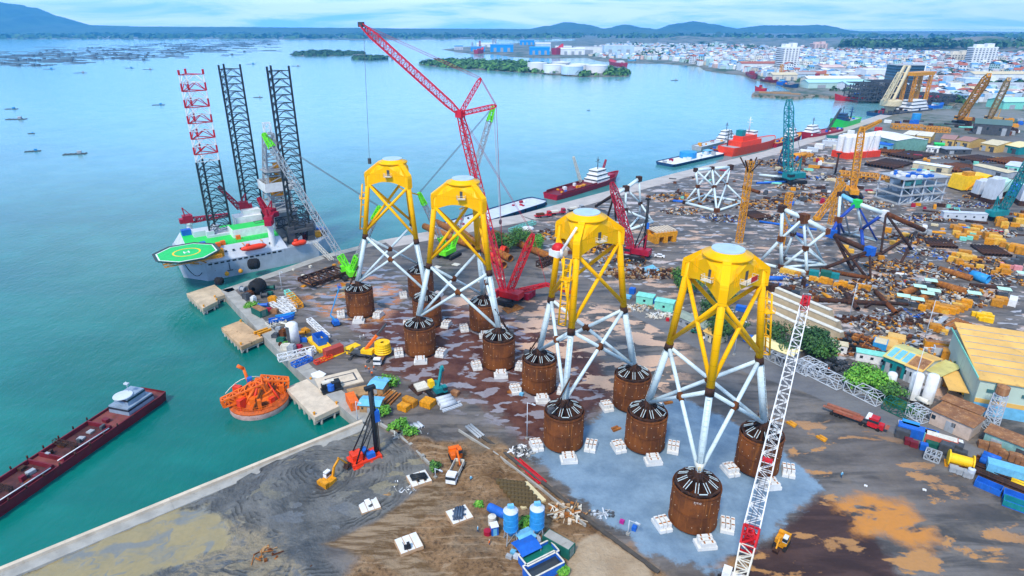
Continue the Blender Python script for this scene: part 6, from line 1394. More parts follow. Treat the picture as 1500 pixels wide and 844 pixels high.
# people on the open ground
def person_mesh(name, mats, walk=.25):
    me = bpy.data.meshes.new(name); V = [(0, 0, .95), (0, 0, 1.2), (0, 0, 1.42), (0, 0, 1.52), (0, .02, 1.66), (.1, 0, .9), (.12, walk * .4, .5), (.12, walk, .06), (-.1, 0, .9), (-.12, -walk * .2, .5), (-.12, -walk, .06), (.2, 0, 1.4), (.27, -.08, 1.12), (.27, .08, .88), (-.2, 0, 1.4), (-.27, .08, 1.12), (-.27, .12, .88)]
    E = [(0, 1), (1, 2), (2, 3), (3, 4), (0, 5), (5, 6), (6, 7), (0, 8), (8, 9), (9, 10), (2, 11), (11, 12), (12, 13), (2, 14), (14, 15), (15, 16)]
    me.from_pydata(V, E, []); o = bpy.data.objects.new(name, me); COL.objects.link(o); md = o.modifiers.new('skin', 'SKIN'); sv = me.skin_vertices[0].data
    for i, r in enumerate((.16, .17, .17, .07, .12, .1, .075, .06, .1, .075, .06, .075, .055, .045, .075, .055, .045)): sv[i].radius = (r, r * .85); sv[i].use_root = i == 0
    o.modifiers.new('sub', 'SUBSURF').levels = 1; dg = bpy.context.evaluated_depsgraph_get(); m2 = bpy.data.meshes.new_from_object(o.evaluated_get(dg)); bpy.data.objects.remove(o)
    for m in mats: m2.materials.append(m)
    for p in m2.polygons:
        z = p.center.z; p.material_index = 2 if z > 1.52 else (1 if z < .9 and abs(p.center.x) < .2 else 0); p.use_smooth = True
    return m2
SKIN = glassy('helmet_white', (.7, .68, .6), .5)
PO = person_mesh('person', [ORG, DBLU, SKIN]); PB = person_mesh('person', [LBLU, DBLU, SKIN]); PY = person_mesh('person', [WHT, GRY, SKIN])
for i, (x, y, m, lab) in enumerate(((536, 542, PO, 'person in an orange vest standing apart near the yellow mobile crane'), (541, 545, PO, 'person in an orange vest in the pair behind the cable lorry, water side'), (548, 543, PO, 'person in an orange vest in the pair behind the cable lorry, inland side'), (545, 551, PO, 'person in an orange vest walking towards the green bush'), (528, 498, PY, 'person in white beside the mobile crane boom'), (533, 496, PY, 'second person in white beyond the mobile crane boom'), (690, 706, PB, 'person in pale blue by the dirt track'), (717, 800, PO, 'person in orange by the blue canopies'), (1046, 742, PO, 'person in orange on the gravel by the nearest bucket'), (1232, 700, PB, 'person in pale blue crossing the wide grey yard'), (700, 780, PB, 'person in pale blue beside the loaded slab'), (515, 420, PO, 'person in orange by the lime crane'), (1213, 545, ORG and PO, 'person in orange at the roadside truss'))):
    o = bpy.data.objects.new('person', m); COL.objects.link(o); o.location = at(x, y); o.rotation_euler = (0, 0, i * 1.1); o.scale = (1.08,) * 3; tag(o, lab, 'person')
# ================================================================== middle yard: big pipes, trees, frames
PIPEL = (((627, 340), (742, 396), 'first'), ((648, 331), (722, 368), 'second'), ((690, 345), (806, 398), 'third'))
for k, (a, b, nm) in enumerate((((622, 336), (694, 366), 'long rusty pipe pile lying closest to the lime crane'), ((640, 330), (748, 384), 'long rusty pipe pile lying behind the red clamps'), ((668, 337), (738, 394), 'long rusty pipe pile running through the red clamps'), ((722, 345), (812, 384), 'long rusty pipe pile reaching towards the jacket with a red cover'))): pipes(a, b, 1.7, 1, PIPE, nm, 'pipe_pile', 'pipe pile')
for k, (x, y, lab) in enumerate(((722, 383, 'bright orange pipe clamp, lower of the two on the pipe piles'), (738, 373, 'bright orange pipe clamp, upper of the two on the pipe piles'))):
    t = thing('pipe_clamp', lab, 'pipe clamp', at(x, y), R(-25)); mb = MB(); mb.lathe([(1.75, -1.3), (2.5, -1.2), (2.5, 1.2), (1.75, 1.3)], 18, (0, 0, 1.8), 'x'); part('ring', mb, ORED, t); mb = MB(); mb.box((0, 2.6, .4), (2.6, 1.4, 2.4)); mb.box((0, -2.6, .6), (2.4, 1.2, 1.8)); part('jack', mb, ORG, t)
trussbox((790, 392), (822, 378), 3.5, 2.4, 'dark steel pipe rack beside the pipe piles', DRUST, 'pipe_rack', r=.3)
crates([(700, 332), (716, 338), (705, 350)], 'blue box between the rusty pipe piles', BLU, (3.4, 2.6, 2.2)); crates([(668, 388), (700, 412), (640, 392), (735, 408)], 'flat pale plate lying on the ground near the lime crane', OFFW, (4, 3, .25), 'steel_plate', 'plate')
plates([(735, 452), (758, 446), (768, 452), (744, 460)], .02, .15, PIPE, 'flat orange plate lying in front of the red crane')
mb = MB(); mb.ball((0, 0, .6), 4, 2.2, 1.6, 10, 6); single('covered_boat', mb, WHT, 'white sheeted boat beside the quay apron', 'boat', at(772, 337), .3)
trussbox((748, 340), (782, 328), 3, 1.4, 'teal flat frame lying beside the white sheeted boat', MINT, 'tube_structure', r=.2)
for k, (x, y, m, lab) in enumerate(((797, 318, RED, 'red lorry cab parked on the quay apron'), (818, 314, CRIM, 'crimson lorry with pale load parked on the quay apron'), (845, 309, GRY, 'grey flat lorry parked behind the supply vessel'))):
    t = thing('parked_lorry', lab, 'lorry', at(x, y), R(20)); cabin(t, 3, m, 2.5, 2.6, 2.2); mb = MB(); mb.box((-2, 0, 1.0), (7.5, 2.5, .5)); part('flatbed', mb, m if k < 2 else DGRY, t); wheels(t, (2.6, -2.5, -4), 1.1); mb = MB(); mb.box((-2.4, 0, 1.5), (4.5, 2.2, 1.0)); part('load', mb, OFFW if k else RUST, t)
t = thing('steel_cradle', 'tan block shaped steel cradle beside the piling rig', 'cradle', at(968, 352), R(20)); mb = MB()
for x in (-5, 0, 5): mb.box((x, 0, 0), (2.2, 9, 3.2))
for y in (-3.6, 3.6): mb.box((0, y, 3.2), (13, 1.6, 2.2))
part('support', mb, OCH, t); mb = MB(); 
for i in range(7): mb.box((-5 + i * 1.7, 0, 5.4), (1, 8, .9))
part('top_beam', mb, CONC, t)
def tree(px, h, r, label, n=900, seed=1, grp=None, tint=0, name='leafy_tree', flat=.8, leaf=.42, trunk=True):
    rr = random.Random(seed); B = at(*px) if not isinstance(px, Vector) else px; t = thing(name, label, 'tree' if trunk else 'bush', B, 0, grp)
    if trunk:
        mb = MB(); mb.bar((0, 0, -.1), (0, 0, h * .45), .05 * h * .5 + .1, 7, .03 * h * .5)
        for i in range(5): a = i * 1.26; mb.bar((0, 0, h * (.25 + .04 * i)), (r * .55 * math.cos(a), r * .55 * math.sin(a), h * .62), .08 + h * .008, 5, .04)
        part('trunk', mb, BARK, t)
    lobes = [(rr.uniform(-.6, .6) * r, rr.uniform(-.6, .6) * r, h * rr.uniform(.45, .82), r * rr.uniform(.35, .62)) for _ in range(9)] + [(0, 0, h * .62, r * .7)]
    mb = MB()
    for i in range(n):
        cx, cy, cz, lr = rr.choice(lobes); d = Vector((rr.gauss(0, 1), rr.gauss(0, 1), rr.gauss(0, 1))).normalized(); q = lr * rr.uniform(.55, 1.05)
        p = Vector((cx, cy, cz)) + Vector((d.x * q, d.y * q, d.z * q * flat)); p.z = max(p.z, .15)
        nn = (d + Vector((rr.uniform(-.6, .6), rr.uniform(-.6, .6), rr.uniform(-.1, .8)))).normalized(); u = nn.orthogonal().normalized(); w = nn.cross(u); s = leaf * rr.uniform(.6, 1.3)
        mb.cur = 0 if rr.random() < .6 else (1 if rr.random() < .6 else 2)
        mb.add([p + u * s, p + w * s * .7, p - u * s, p - w * s * .7], [(0, 1, 2, 3)])
    part('crown', mb, LEAFS[tint], t); return t
BARK = paint('tree_bark', (.10, .07, .045), .9, .3)
def leafmat(nm, c):
    return glassy(nm, c, .7)
LEAFS = [[leafmat('leaf_green', (.045, .15, .02)), leafmat('leaf_light_green', (.10, .25, .03)), leafmat('leaf_dark_green', (.02, .075, .015))], [leafmat('fresh_leaf', (.10, .33, .02)), leafmat('fresh_leaf_light', (.20, .45, .04)), leafmat('fresh_leaf_dark', (.05, .19, .015))], [leafmat('deep_leaf', (.022, .085, .018)), leafmat('deep_leaf_light', (.045, .13, .025)), leafmat('deep_leaf_dark', (.012, .05, .012))]]
TR = [((738, 366), 8, 7, 'green tree behind the red boom, closest to the pipe piles', 1), ((760, 362), 9, 8, 'tall green tree in the middle of the clump behind the red boom', 2), ((783, 366), 7, 6, 'low green tree at the inland end of the clump behind the red boom', 3),
      ((1192, 520), 9, 6, 'dense tree between the stepped precast units and the truss row', 4), ((1178, 512), 8, 6, 'dense tree right beside the white boom tip', 5), ((1206, 528), 6, 5, 'smaller tree next to the coal heap', 6),
      ((1252, 566), 5.5, 4.6, 'round green tree in the verge beside the coal heap', 7), ((1270, 560), 6, 5, 'round bright green tree in the middle of the road verge', 8), ((1289, 572), 6, 5, 'round green tree beside the lamp post and tanks', 9), ((1300, 584), 5, 4, 'small green tree at the green truss', 10),
      ((1428, 560), 7, 5, 'spreading tree at the corner of the yellow roofed warehouse', 11), ((1447, 545), 8, 5.5, 'tree beside the long wall of the yellow roofed warehouse', 12), ((1412, 552), 5, 4, 'low shrub like tree before the warehouse', 13),
      ((1062, 500), 9, 7, 'dark tree standing behind the nearest yellow legs', 14), ((1036, 470), 8, 7, 'dark tree by the grey roofed market shed', 15), ((1012, 428), 7, 7, 'tree behind the mint cabins', 16), ((1055, 440), 6, 6, 'tree beside the orange roof behind the nearest jacket', 17), ((1002, 416), 6, 6, 'low tree among the brown heaps', 18), ((1135, 498), 6, 5, 'tree by the long cream roof', 20), ((1150, 520), 5, 4.5, 'low tree at the end of the long cream roof', 21)]
for i, (p, h, r, lab, sd_) in enumerate(TR): tree(p, h, r, lab, 2000 if r > 5 else 1300, sd_, tint=(0, 0, 1, 2, 2, 0, 1, 1, 1, 0, 0, 0, 0, 2, 2, 0, 0, 0, 2, 2)[i])
for i, (p, h, r, lab) in enumerate((((568, 562), 2.2, 3.6, 'bright green bush behind the blue roofed sheds'), ((562, 607), 2.6, 2.6, 'bright green bush beside the piling rig hammer'), ((587, 628), 3.2, 2.2, 'bright green sapling by the low barrier, water side'), ((603, 640), 3.0, 2.2, 'bright green sapling by the low barrier, inland side'), ((640, 690), 2.6, 1.9, 'round dark green bush at the end of the low barrier'), ((574, 630), 1.6, 1.4, 'small olive bush at the start of the low barrier'), ((771, 772), 3.0, 2.0, 'green bush growing between the two silos'), ((701, 742), 1.3, 1.2, 'small green weed clump on the dirt mound'), ((368, 448), .8, 3.0, 'low green weed patch on the basin quay'), ((824, 838), 1.2, 1.5, 'green weed clump beside the open tanks'), ((420, 506), .8, 2.0, 'small weed patch by the white tank'))): tree(p, h, r, lab, 420, 40 + i, tint=1 if i != 4 else 0, name='green_bush', trunk=False, leaf=.35)
def frame(name, label, cat, nodes, members, joints=None, jr=1.0):
    P = {}
    for k, v in nodes.items(): P[k] = at(v[0], v[1], .9) if len(v) == 2 else ray(v[0], v[1], v[2])
    o0 = P[list(P)[0]].copy(); o0.z = 0; t = thing(name, label, cat, o0)
    for a, b, r, m, nm in members: mb = MB(); mb.bar(P[a] - o0, P[b] - o0, r, 10); part(nm, mb, m, t)
    for k, (m, r) in (joints or {}).items():
        mb = MB(); q = P[k] - o0; mb.box((q.x, q.y, q.z - r), (r * 1.8, r * 1.8, r * 2), .4); part('joint', mb, m, t)
    return t
def Yg(px): return at(*px).y
y0 = Yg((1030, 300)); W_ = LWH
frame('tubular_jacket', 'white tubular jacket frame with rusty nodes standing by the quay apron', 'jacket frame',
 {'a': (1003, 297), 'b': (1050, 309), 'c': (1090, 296), 'd': (1032, 286), 't1': (1019, 249, y0), 't2': (1043, 247, y0 + 4), 't3': (1070, 245, y0 + 12), 'm1': (1022, 273, y0 - 2), 'm2': (1046, 274, y0 - 4), 'm3': (1064, 270, y0 + 6), 'n1': (1025, 299)},
 [('a', 'b', .8, W_, 'base_tube'), ('b', 'c', .7, W_, 'base_tube'), ('c', 'd', .7, W_, 'base_tube'), ('a', 'd', .6, W_, 'base_tube'), ('t1', 't2', .9, W_, 'top_tube'), ('t2', 't3', .9, W_, 'top_tube'), ('t1', 'm1', .65, W_, 'brace'), ('m1', 'n1', .65, W_, 'brace'), ('t2', 'm2', .65, W_, 'brace'), ('m2', 'b', .65, W_, 'brace'), ('t2', 'm1', .55, W_, 'brace'), ('m1', 'a', .55, W_, 'brace'), ('t1', 'm2', .5, W_, 'brace'), ('t3', 'm2', .6, W_, 'brace'), ('m2', 'n1', .6, W_, 'brace'), ('t2', 'm3', .55, W_, 'brace'), ('m3', 'c', .6, W_, 'brace'), ('t3', 'm3', .5, W_, 'brace'), ('m3', 'b', .5, W_, 'brace')],
 {'a': (DRUST, 1.1), 'b': (RUST, 1.4), 'm1': (RUST, 1.0), 'm2': (RUST, 1.1), 'm3': (RUST, .9), 't1': (DRUST, 1.1), 't2': (DRUST, 1.2), 't3': (DRUST, 1.5), 'n1': (RUST, 1.0)})
y1 = Yg((1165, 398))
frame('tubular_jacket', 'white tubular jacket frame with rusty nodes standing before the blue one', 'jacket frame',
 {'a': (1145, 391), 'b': (1182, 399), 'c': (1210, 388), 'd': (1148, 378), 't1': (1146, 306, y1 + 8), 't2': (1177, 320, y1 + 4), 't3': (1211, 339, y1 + 2), 'm1': (1144, 350, y1 + 2), 'm2': (1180, 364, y1), 'm3': (1162, 343, y1 + 12), 'e': (1112, 385), 'f': (1206, 385), 'g': (1137, 391)},
 [('t1', 't2', 1.0, W_, 'top_tube'), ('t2', 't3', 1.0, W_, 'top_tube'), ('t1', 'm1', .75, W_, 'brace'), ('m1', 'a', .75, W_, 'brace'), ('t2', 'm1', .6, W_, 'brace'), ('t2', 'm2', .6, W_, 'brace'), ('m2', 'b', .7, W_, 'brace'), ('t3', 'm2', .65, W_, 'brace'), ('m2', 'a', .6, W_, 'brace'), ('t1', 'm3', .5, W_, 'brace'), ('m3', 'c', .5, W_, 'brace'), ('t2', 'm3', .5, W_, 'brace'), ('m3', 'd', .5, W_, 'brace'), ('a', 'b', .9, W_, 'base_tube'), ('a', 'c', .6, W_, 'base_tube'), ('m1', 'e', .65, W_, 'brace'), ('d', 'c', .7, W_, 'base_tube'), ('t2', 'f', .45, W_, 'brace'), ('m2', 'f', .45, W_, 'brace'), ('e', 'g', .7, W_, 'base_tube')],
 {'a': (RUST, 1.2), 'b': (RUST, .9), 'm1': (RUST, 1.2), 'm2': (RUST, 1.1), 'm3': (DRUST, 1.0), 't1': (DRUST, 1.5), 't2': (RUST, 2.0), 't3': (RUST, 1.2), 'd': (DRUST, 1.0)})
y2 = Yg((1250, 362)); DB_ = paint('cobalt_paint', (.02, .07, .40), .5, .2)
frame('tubular_jacket', 'blue and pale jacket frame with green and white end blocks', 'jacket frame',
 {'t1': (1231, 285, y2 + 10), 't2': (1255, 298, y2 + 5), 't3': (1295, 313, y2 + 2), 'n1': (1228, 322, y2 + 2), 'n2': (1218, 342, y2), 'n3': (1262, 336, y2 + 8), 'g1': (1229, 345), 'g2': (1264, 360), 'g3': (1236, 340), 'g4': (1284, 352), 'g5': (1245, 344)},
 [('t1', 't2', 1.1, LBLU, 'top_tube'), ('t2', 't3', 1.1, LWH, 'top_tube'), ('t1', 'n1', .7, LWH, 'brace'), ('n1', 'g1', .75, DB_, 'brace'), ('t2', 'n1', .8, DB_, 'brace'), ('n1', 'n2', .8, DB_, 'brace'), ('t3', 'n3', .8, DB_, 'brace'), ('n3', 'g5', .6, LWH, 'brace'), ('n3', 'g2', .8, DB_, 'brace'), ('t2', 'n3', .6, LWH, 'brace'), ('t2', 'g4', .45, DB_, 'brace'), ('t1', 'g5', .45, GRY, 'brace'), ('g3', 'g4', .7, LWH, 'base_tube'), ('n1', 'g3', .6, DB_, 'brace')],
 {'t2': (BGRN, 1.8), 't3': (WHT, 1.6), 'n1': (RUST, 1.4), 'n2': (BLU, 1.9), 't1': (DRUST, 1.2), 'n3': (RUST, .9)})
y3 = Yg((1260, 398))
frame('tubular_jacket', 'rusty brown tubular jacket frame with a blue and white end block', 'jacket frame',
 {'t1': (1222, 345, y3 + 12), 't2': (1274, 368, y3), 'g1': (1248, 395), 'g2': (1268, 405), 'g3': (1202, 395), 'g4': (1258, 375), 'g5': (1275, 408), 'u1': (1298, 313, y3 + 34), 'u2': (1353, 337, y3 + 42), 'g6': (1290, 372), 'g7': (1336, 366), 'm1': (1238, 378, y3), 'g8': (1320, 385), 'g9': (1342, 340)},
 [('t1', 't2', 1.2, DRUST, 'top_tube'), ('t1', 'g1', .7, DRUST, 'brace'), ('t1', 'g2', .6, DRUST, 'brace'), ('t2', 'g3', .8, DRUST, 'brace'), ('g1', 'g4', .6, DRUST, 'brace'), ('t2', 'g5', .5, DRUST, 'brace'), ('u1', 'u2', 1.2, RUST, 'top_tube'), ('u1', 'g7', .6, DRUST, 'brace'), ('u1', 'g6', .5, DRUST, 'brace'), ('g6', 'g9', .7, DRUST, 'brace'), ('g9', 'g8', .6, DRUST, 'brace'), ('g4', 'g6', .8, RUST, 'base_tube'), ('g3', 'g5', .9, RUST, 'base_tube')],
 {'t2': (BLU, 1.9)})
y4 = Yg((925, 330))
frame('tubular_jacket', 'white jacket frame with a dark brown tube bundle behind the jacket with a red cover', 'jacket frame',
 {'t1': (936, 262, y4 + 10), 't2': (917, 276, y4 + 4), 't3': (900, 285, y4), 'g1': (918, 338), 'g2': (956, 325), 'g3': (936, 318), 'm1': (916, 308, y4), 'g4': (873, 302), 'g5': (890, 318), 'g6': (902, 322), 'm2': (938, 298, y4 + 8)},
 [('t1', 't2', 1.0, LWH, 'top_tube'), ('t2', 't3', 1.0, LWH, 'top_tube'), ('t1', 'm2', .55, LWH, 'brace'), ('m2', 'g3', .55, LWH, 'brace'), ('t2', 'm1', .6, LWH, 'brace'), ('m1', 'g1', .6, LWH, 'brace'), ('t2', 'm2', .5, LWH, 'brace'), ('m2', 'g2', .55, LWH, 'brace'), ('t3', 'm1', .6, LWH, 'brace'), ('m1', 'g2', .6, LWH, 'brace'), ('g1', 'g2', .8, LWH, 'base_tube'), ('t3', 'g4', .9, DRUST, 'brown_tube'), ('t3', 'g5', .6, DRUST, 'brown_tube'), ('t3', 'g6', .6, DRUST, 'brown_tube'), ('g1', 'g3', .6, LWH, 'base_tube')],
 {'t1': (DRUST, 1.4), 't2': (DRUST, 1.5), 'm1': (DRUST, 1.2), 'm2': (DRUST, 1.0), 'g1': (WHT, 1.0)})
# loose tubes and beams of the middle yard
for a, b, r, m, lab in (((1112, 258), (1150, 262), .9, LWH, 'pale tube lying by the teal crane'), ((1108, 270), (1155, 268), .8, BLU, 'blue tube lying by the teal crane'), ((1140, 254), (1180, 262), .8, BLU, 'blue tube lying under the teal crane'), ((1088, 276), (1112, 284), 1.0, RUST, 'rusty tube lying beside the orange lattice tower'), ((1112, 326), (1196, 338), .6, BLU, 'long blue tube lying behind the white jacket frame'), ((1150, 340), (1180, 350), .9, DB_, 'dark blue tube lying inside the white jacket frame'), ((1123, 411), (1145, 411), 1.0, BLU, 'short blue tube beside the nearest yellow top'), ((1198, 442), (1300, 448), .9, DRUST, 'long rusty tube on the ground before the brown frame'), ((1230, 424), (1256, 456), .9, DRUST, 'rusty tube slanting across the long tubes'), ((1282, 430), (1312, 462), .9, RUST, 'orange brown tube slanting at the end of the long tubes'), ((1204, 432), (1218, 440), .7, OCH, 'short ochre tube in front of the brown frame'), ((1240, 446), (1300, 446), .7, DRUST, 'second long rusty tube on the ground before the brown frame'), ((1375, 398), (1422, 412), 1.3, PIPE, 'rusty pipe with the blue end in the right yard'), ((1365, 418), (1414, 432), 1.4, PIPE, 'orange pipe between mint roofed welding huts'), ((1376, 420), (1412, 430), 1.2, PIPE, 'second orange pipe behind the welding huts'), ((1318, 436), (1340, 428), 1.5, PIPE, 'short orange pipe by the first welding hut'), ((1345, 444), (1362, 436), 1.4, PIPE, 'short orange pipe by the yellow curved row'), ((1302, 446), (1330, 448), .6, DRUST, 'thin rusty pipe by the first welding hut'), ((1420, 420), (1470, 424), .8, DRUST, 'thin dark pipe behind the ochre rack')): pipes(a, b, r, 1, m, lab)
pipes((1421, 408), (1446, 416), 1.9, 1, SBLU, 'fat bright blue pipe section in the right yard', 'blue_tank', 'tank')
HUT = paint('mint_hut_roof', (.50, .76, .62), .6, .1)
for i, (x, y) in enumerate(((1361, 421), (1345, 430), (1365, 436), (1356, 440), (1424, 440), (1321, 444), (1341, 449), (1468, 434), (1496, 410))):
    t = thing('welding_hut', f'open welding hut with a mint roof {("by the first orange pipe", "at the short orange pipe", "between two orange pipes", "at the blue joint", "at the far end of the orange pipe", "above the thin rusty pipe", "beside the curved yellow row", "at the green pipe end", "at the yard edge")[i]}', 'hut', at(x, y), R(-25)); mb = MB()
    for a in (-1, 1):
        for b in (-1, 1): mb.bar((a * 2, b * 1.5, 0), (a * 2, b * 1.5, 3.2), .08)
    mb.box((0, 0, .1), (3.4, 2.2, 1.2)); part('frame', mb, DGRY, t); mb = MB(); mb.box((0, 0, 3.2), (4.6, 3.6, .12)); part('roof', mb, HUT, t)
# ochre box clusters
def line(a, b, n): return [(a[0] + (b[0] - a[0]) * i / max(1, n - 1), a[1] + (b[1] - a[1]) * i / max(1, n - 1)) for i in range(n)]
arc = [(1350, 455), (1358, 452), (1366, 450), (1370, 456), (1377, 457), (1384, 459), (1391, 459), (1397, 458), (1403, 456), (1409, 453), (1414, 449), (1362, 448), (1374, 453), (1381, 455), (1388, 456), (1400, 453), (1407, 449)]
crates(arc, 'bright ochre counterweight box in the curved row', OCH, (3.6, 2.6, 2.6), seed=2)
crates(line((1190, 411), (1214, 416), 4), 'ochre box in the row of four before the blue frame', OCH, (3.4, 2.8, 2.6), seed=3); crates([(1226, 420), (1234, 420), (1262, 424), (1268, 426), (1245, 424)], 'ochre box in the scattered row under the brown frame', OCH, (3, 2.4, 2.2), seed=4)
crates(line((1148, 400), (1168, 404), 4), 'ochre box in the row under the white jacket frame', OCH, (3.6, 2.6, 2.4), seed=5)
crates([(1192, 403), (1222, 407)], 'dark teal box in the row before the brown frame', TEAL, (5, 3.4, 2.8)); crates([(1209, 405)], 'green and teal box in the row before the brown frame', DGRN, (5.4, 3.8, 3.4))
crates([(1246, 370), (1236, 366), (1300, 340), (1307, 358), (1325, 349), (1290, 380), (1240, 380)], 'bright ochre box standing under the blue and brown frames', OCH, (3.2, 2.8, 2.6), seed=6)
crates([(1403, 388), (1410, 390), (1418, 393), (1395, 384), (1434, 394), (1398, 376), (1408, 378), (1414, 382), (1422, 381), (1430, 384), (1412, 374)], 'ochre box in the block beside the scrap rows', OCH, (4.6, 3.2, 3.0), seed=7)
crates([(1463, 398), (1470, 396), (1472, 402), (1456, 402)], 'ochre box beside the pink drums', OCH, (4, 3, 2.6), seed=8); crates([(1470, 391), (1482, 394), (1490, 396)], 'pink drum in the short row', paint('pink_drum', (.72, .28, .30), .6, .2), (4, 2.6, 2.4)); crates(line((1476, 392), (1500, 384), 4), 'dark winch drum in the row by the pink drums', DGRY, (4, 3, 4.4))
crates([(1428, 463), (1436, 466), (1444, 464), (1450, 467), (1440, 470), (1447, 472)], 'yellow steel trestle in the small group', BYEL, (3.6, 2.2, 2.0), seed=9); crates([(1404, 494), (1412, 496), (1419, 499), (1376, 486), (1383, 489), (1368, 484)], 'ochre box beside the rusty plates', OCH, (3, 2.6, 2.4), seed=10)
crates([(1462, 326), (1468, 328), (1463, 331), (1470, 333)], 'ochre cube in the square of four', OCH, (4.6, 4.0, 4.2), jit=.05); crates([(1450, 350), (1456, 354), (1448, 358), (1462, 358), (1480, 366), (1488, 369), (1496, 372), (1472, 362), (1494, 328), (1486, 332), (1498, 322)], 'ochre tank box near the pale plates', OCH, (5.6, 4.0, 3.6), seed=11)
crates([(1397, 334), (1402, 338), (1408, 334), (1412, 339), (1400, 344), (1406, 348), (1414, 346), (1418, 342), (1422, 345), (1427, 340), (1430, 336), (1432, 344), (1425, 350)], 'ochre box in the crescent shaped stack', OCH, (4.4, 3.4, 2.4), seed=12); crates([(1410, 352), (1420, 351), (1424, 346), (1418, 336)], 'green, blue or pale box in the crescent shaped stack', MINT, (3.6, 2.6, 2.2))
crates([(1465, 443), (1472, 446), (1459, 448)], 'olive box beside the white container', OCH, (5, 3, 3)); container(at(1482, 446), R(50), 6, WHT, 'white container standing alone in the right yard')
beams((1342, 476), (1358, 466), 4, .9, .9, 9, DRUST, 'thin rusty beam laid on the wet yard'); beams((1378, 490), (1400, 470), 2, 1.6, .8, 3, GRY, 'grey beam beside the rusty plates')
for i in range(7): plates([(1382 + i * 6, 480 + i * 1.4), (1387 + i * 6, 481 + i * 1.4), (1404 + i * 4.8, 470 + i * 1.8), (1399 + i * 4.8, 469 + i * 1.8)], .3, .7, PIPE, f'rusty plate girder, {("first", "second", "third", "fourth", "fifth", "sixth", "last")[i]} of the row from the ochre boxes', 'plate_girder', 'girder')
# stepped precast units
STEP = paint('tan_precast', (.52, .42, .28), .8, .2, sc=.25, dirt=(.25, .2, .14))
for k, (a, b, lab) in enumerate((((1128, 470), (1222, 516), 'lowest'), ((1124, 455), (1233, 503), 'second'), ((1130, 444), (1228, 487), 'third'), ((1138, 436), (1217, 470), 'topmost'))):
    c, rz, L = seg(a, b); t = thing('precast_unit', f'long tan precast unit with white top edge, {lab} of the four steps', 'precast unit', c, rz); mb = MB(); mb.wedge([(-2.4, 0), (2.4, 0), (2.0, 4.2), (.4, 4.4)], -L / 2, L / 2); 
    mb.v = [(y, -x, z) for x, y, z in mb.v]; part('panel', mb, STEP, t)
    mb = MB(); mb.box((0, -1.2, 4.42), (L, 1.8, .3)); part('top_edge', mb, OFFW, t)
    mb = MB(); n = int(L / 2.6)
    for i in range(n): mb.box((-L / 2 + (i + .5) * L / n, 1.2 + .55, 2.2), (.55, .5, .55))
    mb.v = [(x, -y, z) for x, y, z in mb.v]; part('hole', mb, BLK, t, None)['kind'] = 'stuff'
crates([(1130, 425), (1150, 430)], 'dark open crate behind the topmost precast unit', DRUST, (6, 4, 3.4)); crates([(1158, 434)], 'black mesh box beside the topmost precast unit', BLK, (8, 4, 3)); crates([(1196, 440), (1160, 424), (1154, 429)], 'small rusty box near the red boom tip', RUST, (3, 3, 2)); crates([(1176, 420)], 'dark wrapped valve block in the open yard', DRUST, (2.4, 2, 4.5), 'valve_block', 'valve')
heapstuff((1242, 506), 12, 8, 330, [DRUST, RUST, PIPE, BLK], 'wide heap of tangled brown scrap metal', 31, 3.2, (.5, 2.0), 'scrap_metal'); heapstuff((1222, 540), 7, 5, 160, [BLK, DGRY], 'black heap behind the truss row', 32, 2.2, (.5, 1.5), 'coal_heap')
heapstuff((955, 452), 12, 3, 150, [OFFW, CONC, WOOD, GRY], 'strip of pale rubble in front of the mint cabins', 33, .9, (.4, 1.2), 'rubble_strip'); heapstuff((985, 464), 10, 2.5, 110, [WHT, OFFW, CONC], 'strip of white rubble on the road edge', 34, .7, (.3, 1.0), 'rubble_strip'); heapstuff((930, 402), 14, 6, 150, [DRUST, WOOD, RUST, GRY], 'brown timber and steel litter behind the mint cabins', 35, 1.4, (.5, 1.8), 'debris_heap'); heapstuff((985, 402), 12, 6, 150, [DRUST, RUST, WOOD], 'second brown litter heap behind the nearest jacket', 36, 1.4, (.5, 1.8), 'debris_heap'); heapstuff((1270, 470), 20, 3, 160, [DRUST, RUST, GRY], 'brown steel litter strip in front of the wet yard', 37, 1, (.5, 1.6), 'steel_litter')
for x, y, rx, lab in ((1000, 290, 22, 'dark timber litter behind the white frame'), (1110, 300, 20, 'dark steel litter beside the orange tower'), (1180, 290, 20, 'dark steel litter by the yellow crane'), (1140, 240, 24, 'brown litter near the quay'), (1250, 262, 22, 'mixed litter near the yellow grids'), (1320, 392, 16, 'wire litter behind the brown frame'), (1345, 352, 18, 'brown steel litter beside the module'), (1290, 425, 20, 'brown litter under the brown frame'), (1440, 386, 16, 'dark scrap rows'), (1450, 290, 16, 'brown litter near the wrapped modules'), (830, 345, 18, 'brown litter near the quay apron'), (880, 365, 14, 'yellow and brown litter behind the jacket with red cover'), (1390, 246, 26, 'brown pipe rows'), (1330, 228, 24, 'dark pipe rows by the sheds'), (1480, 235, 22, 'red brown pipe rows by the teal shed'), (1345, 535, 5, 'litter by the shed'), (1440, 510, 8, 'litter by ochre boxes')):
    heapstuff((x, y), rx, rx * .55, 260, [DRUST, RUST, GRY, DRUST, DGRY, WOOD, OCH], lab + ' in the yard', int(x), 1.0, (.35, 1.7), 'steel_litter')
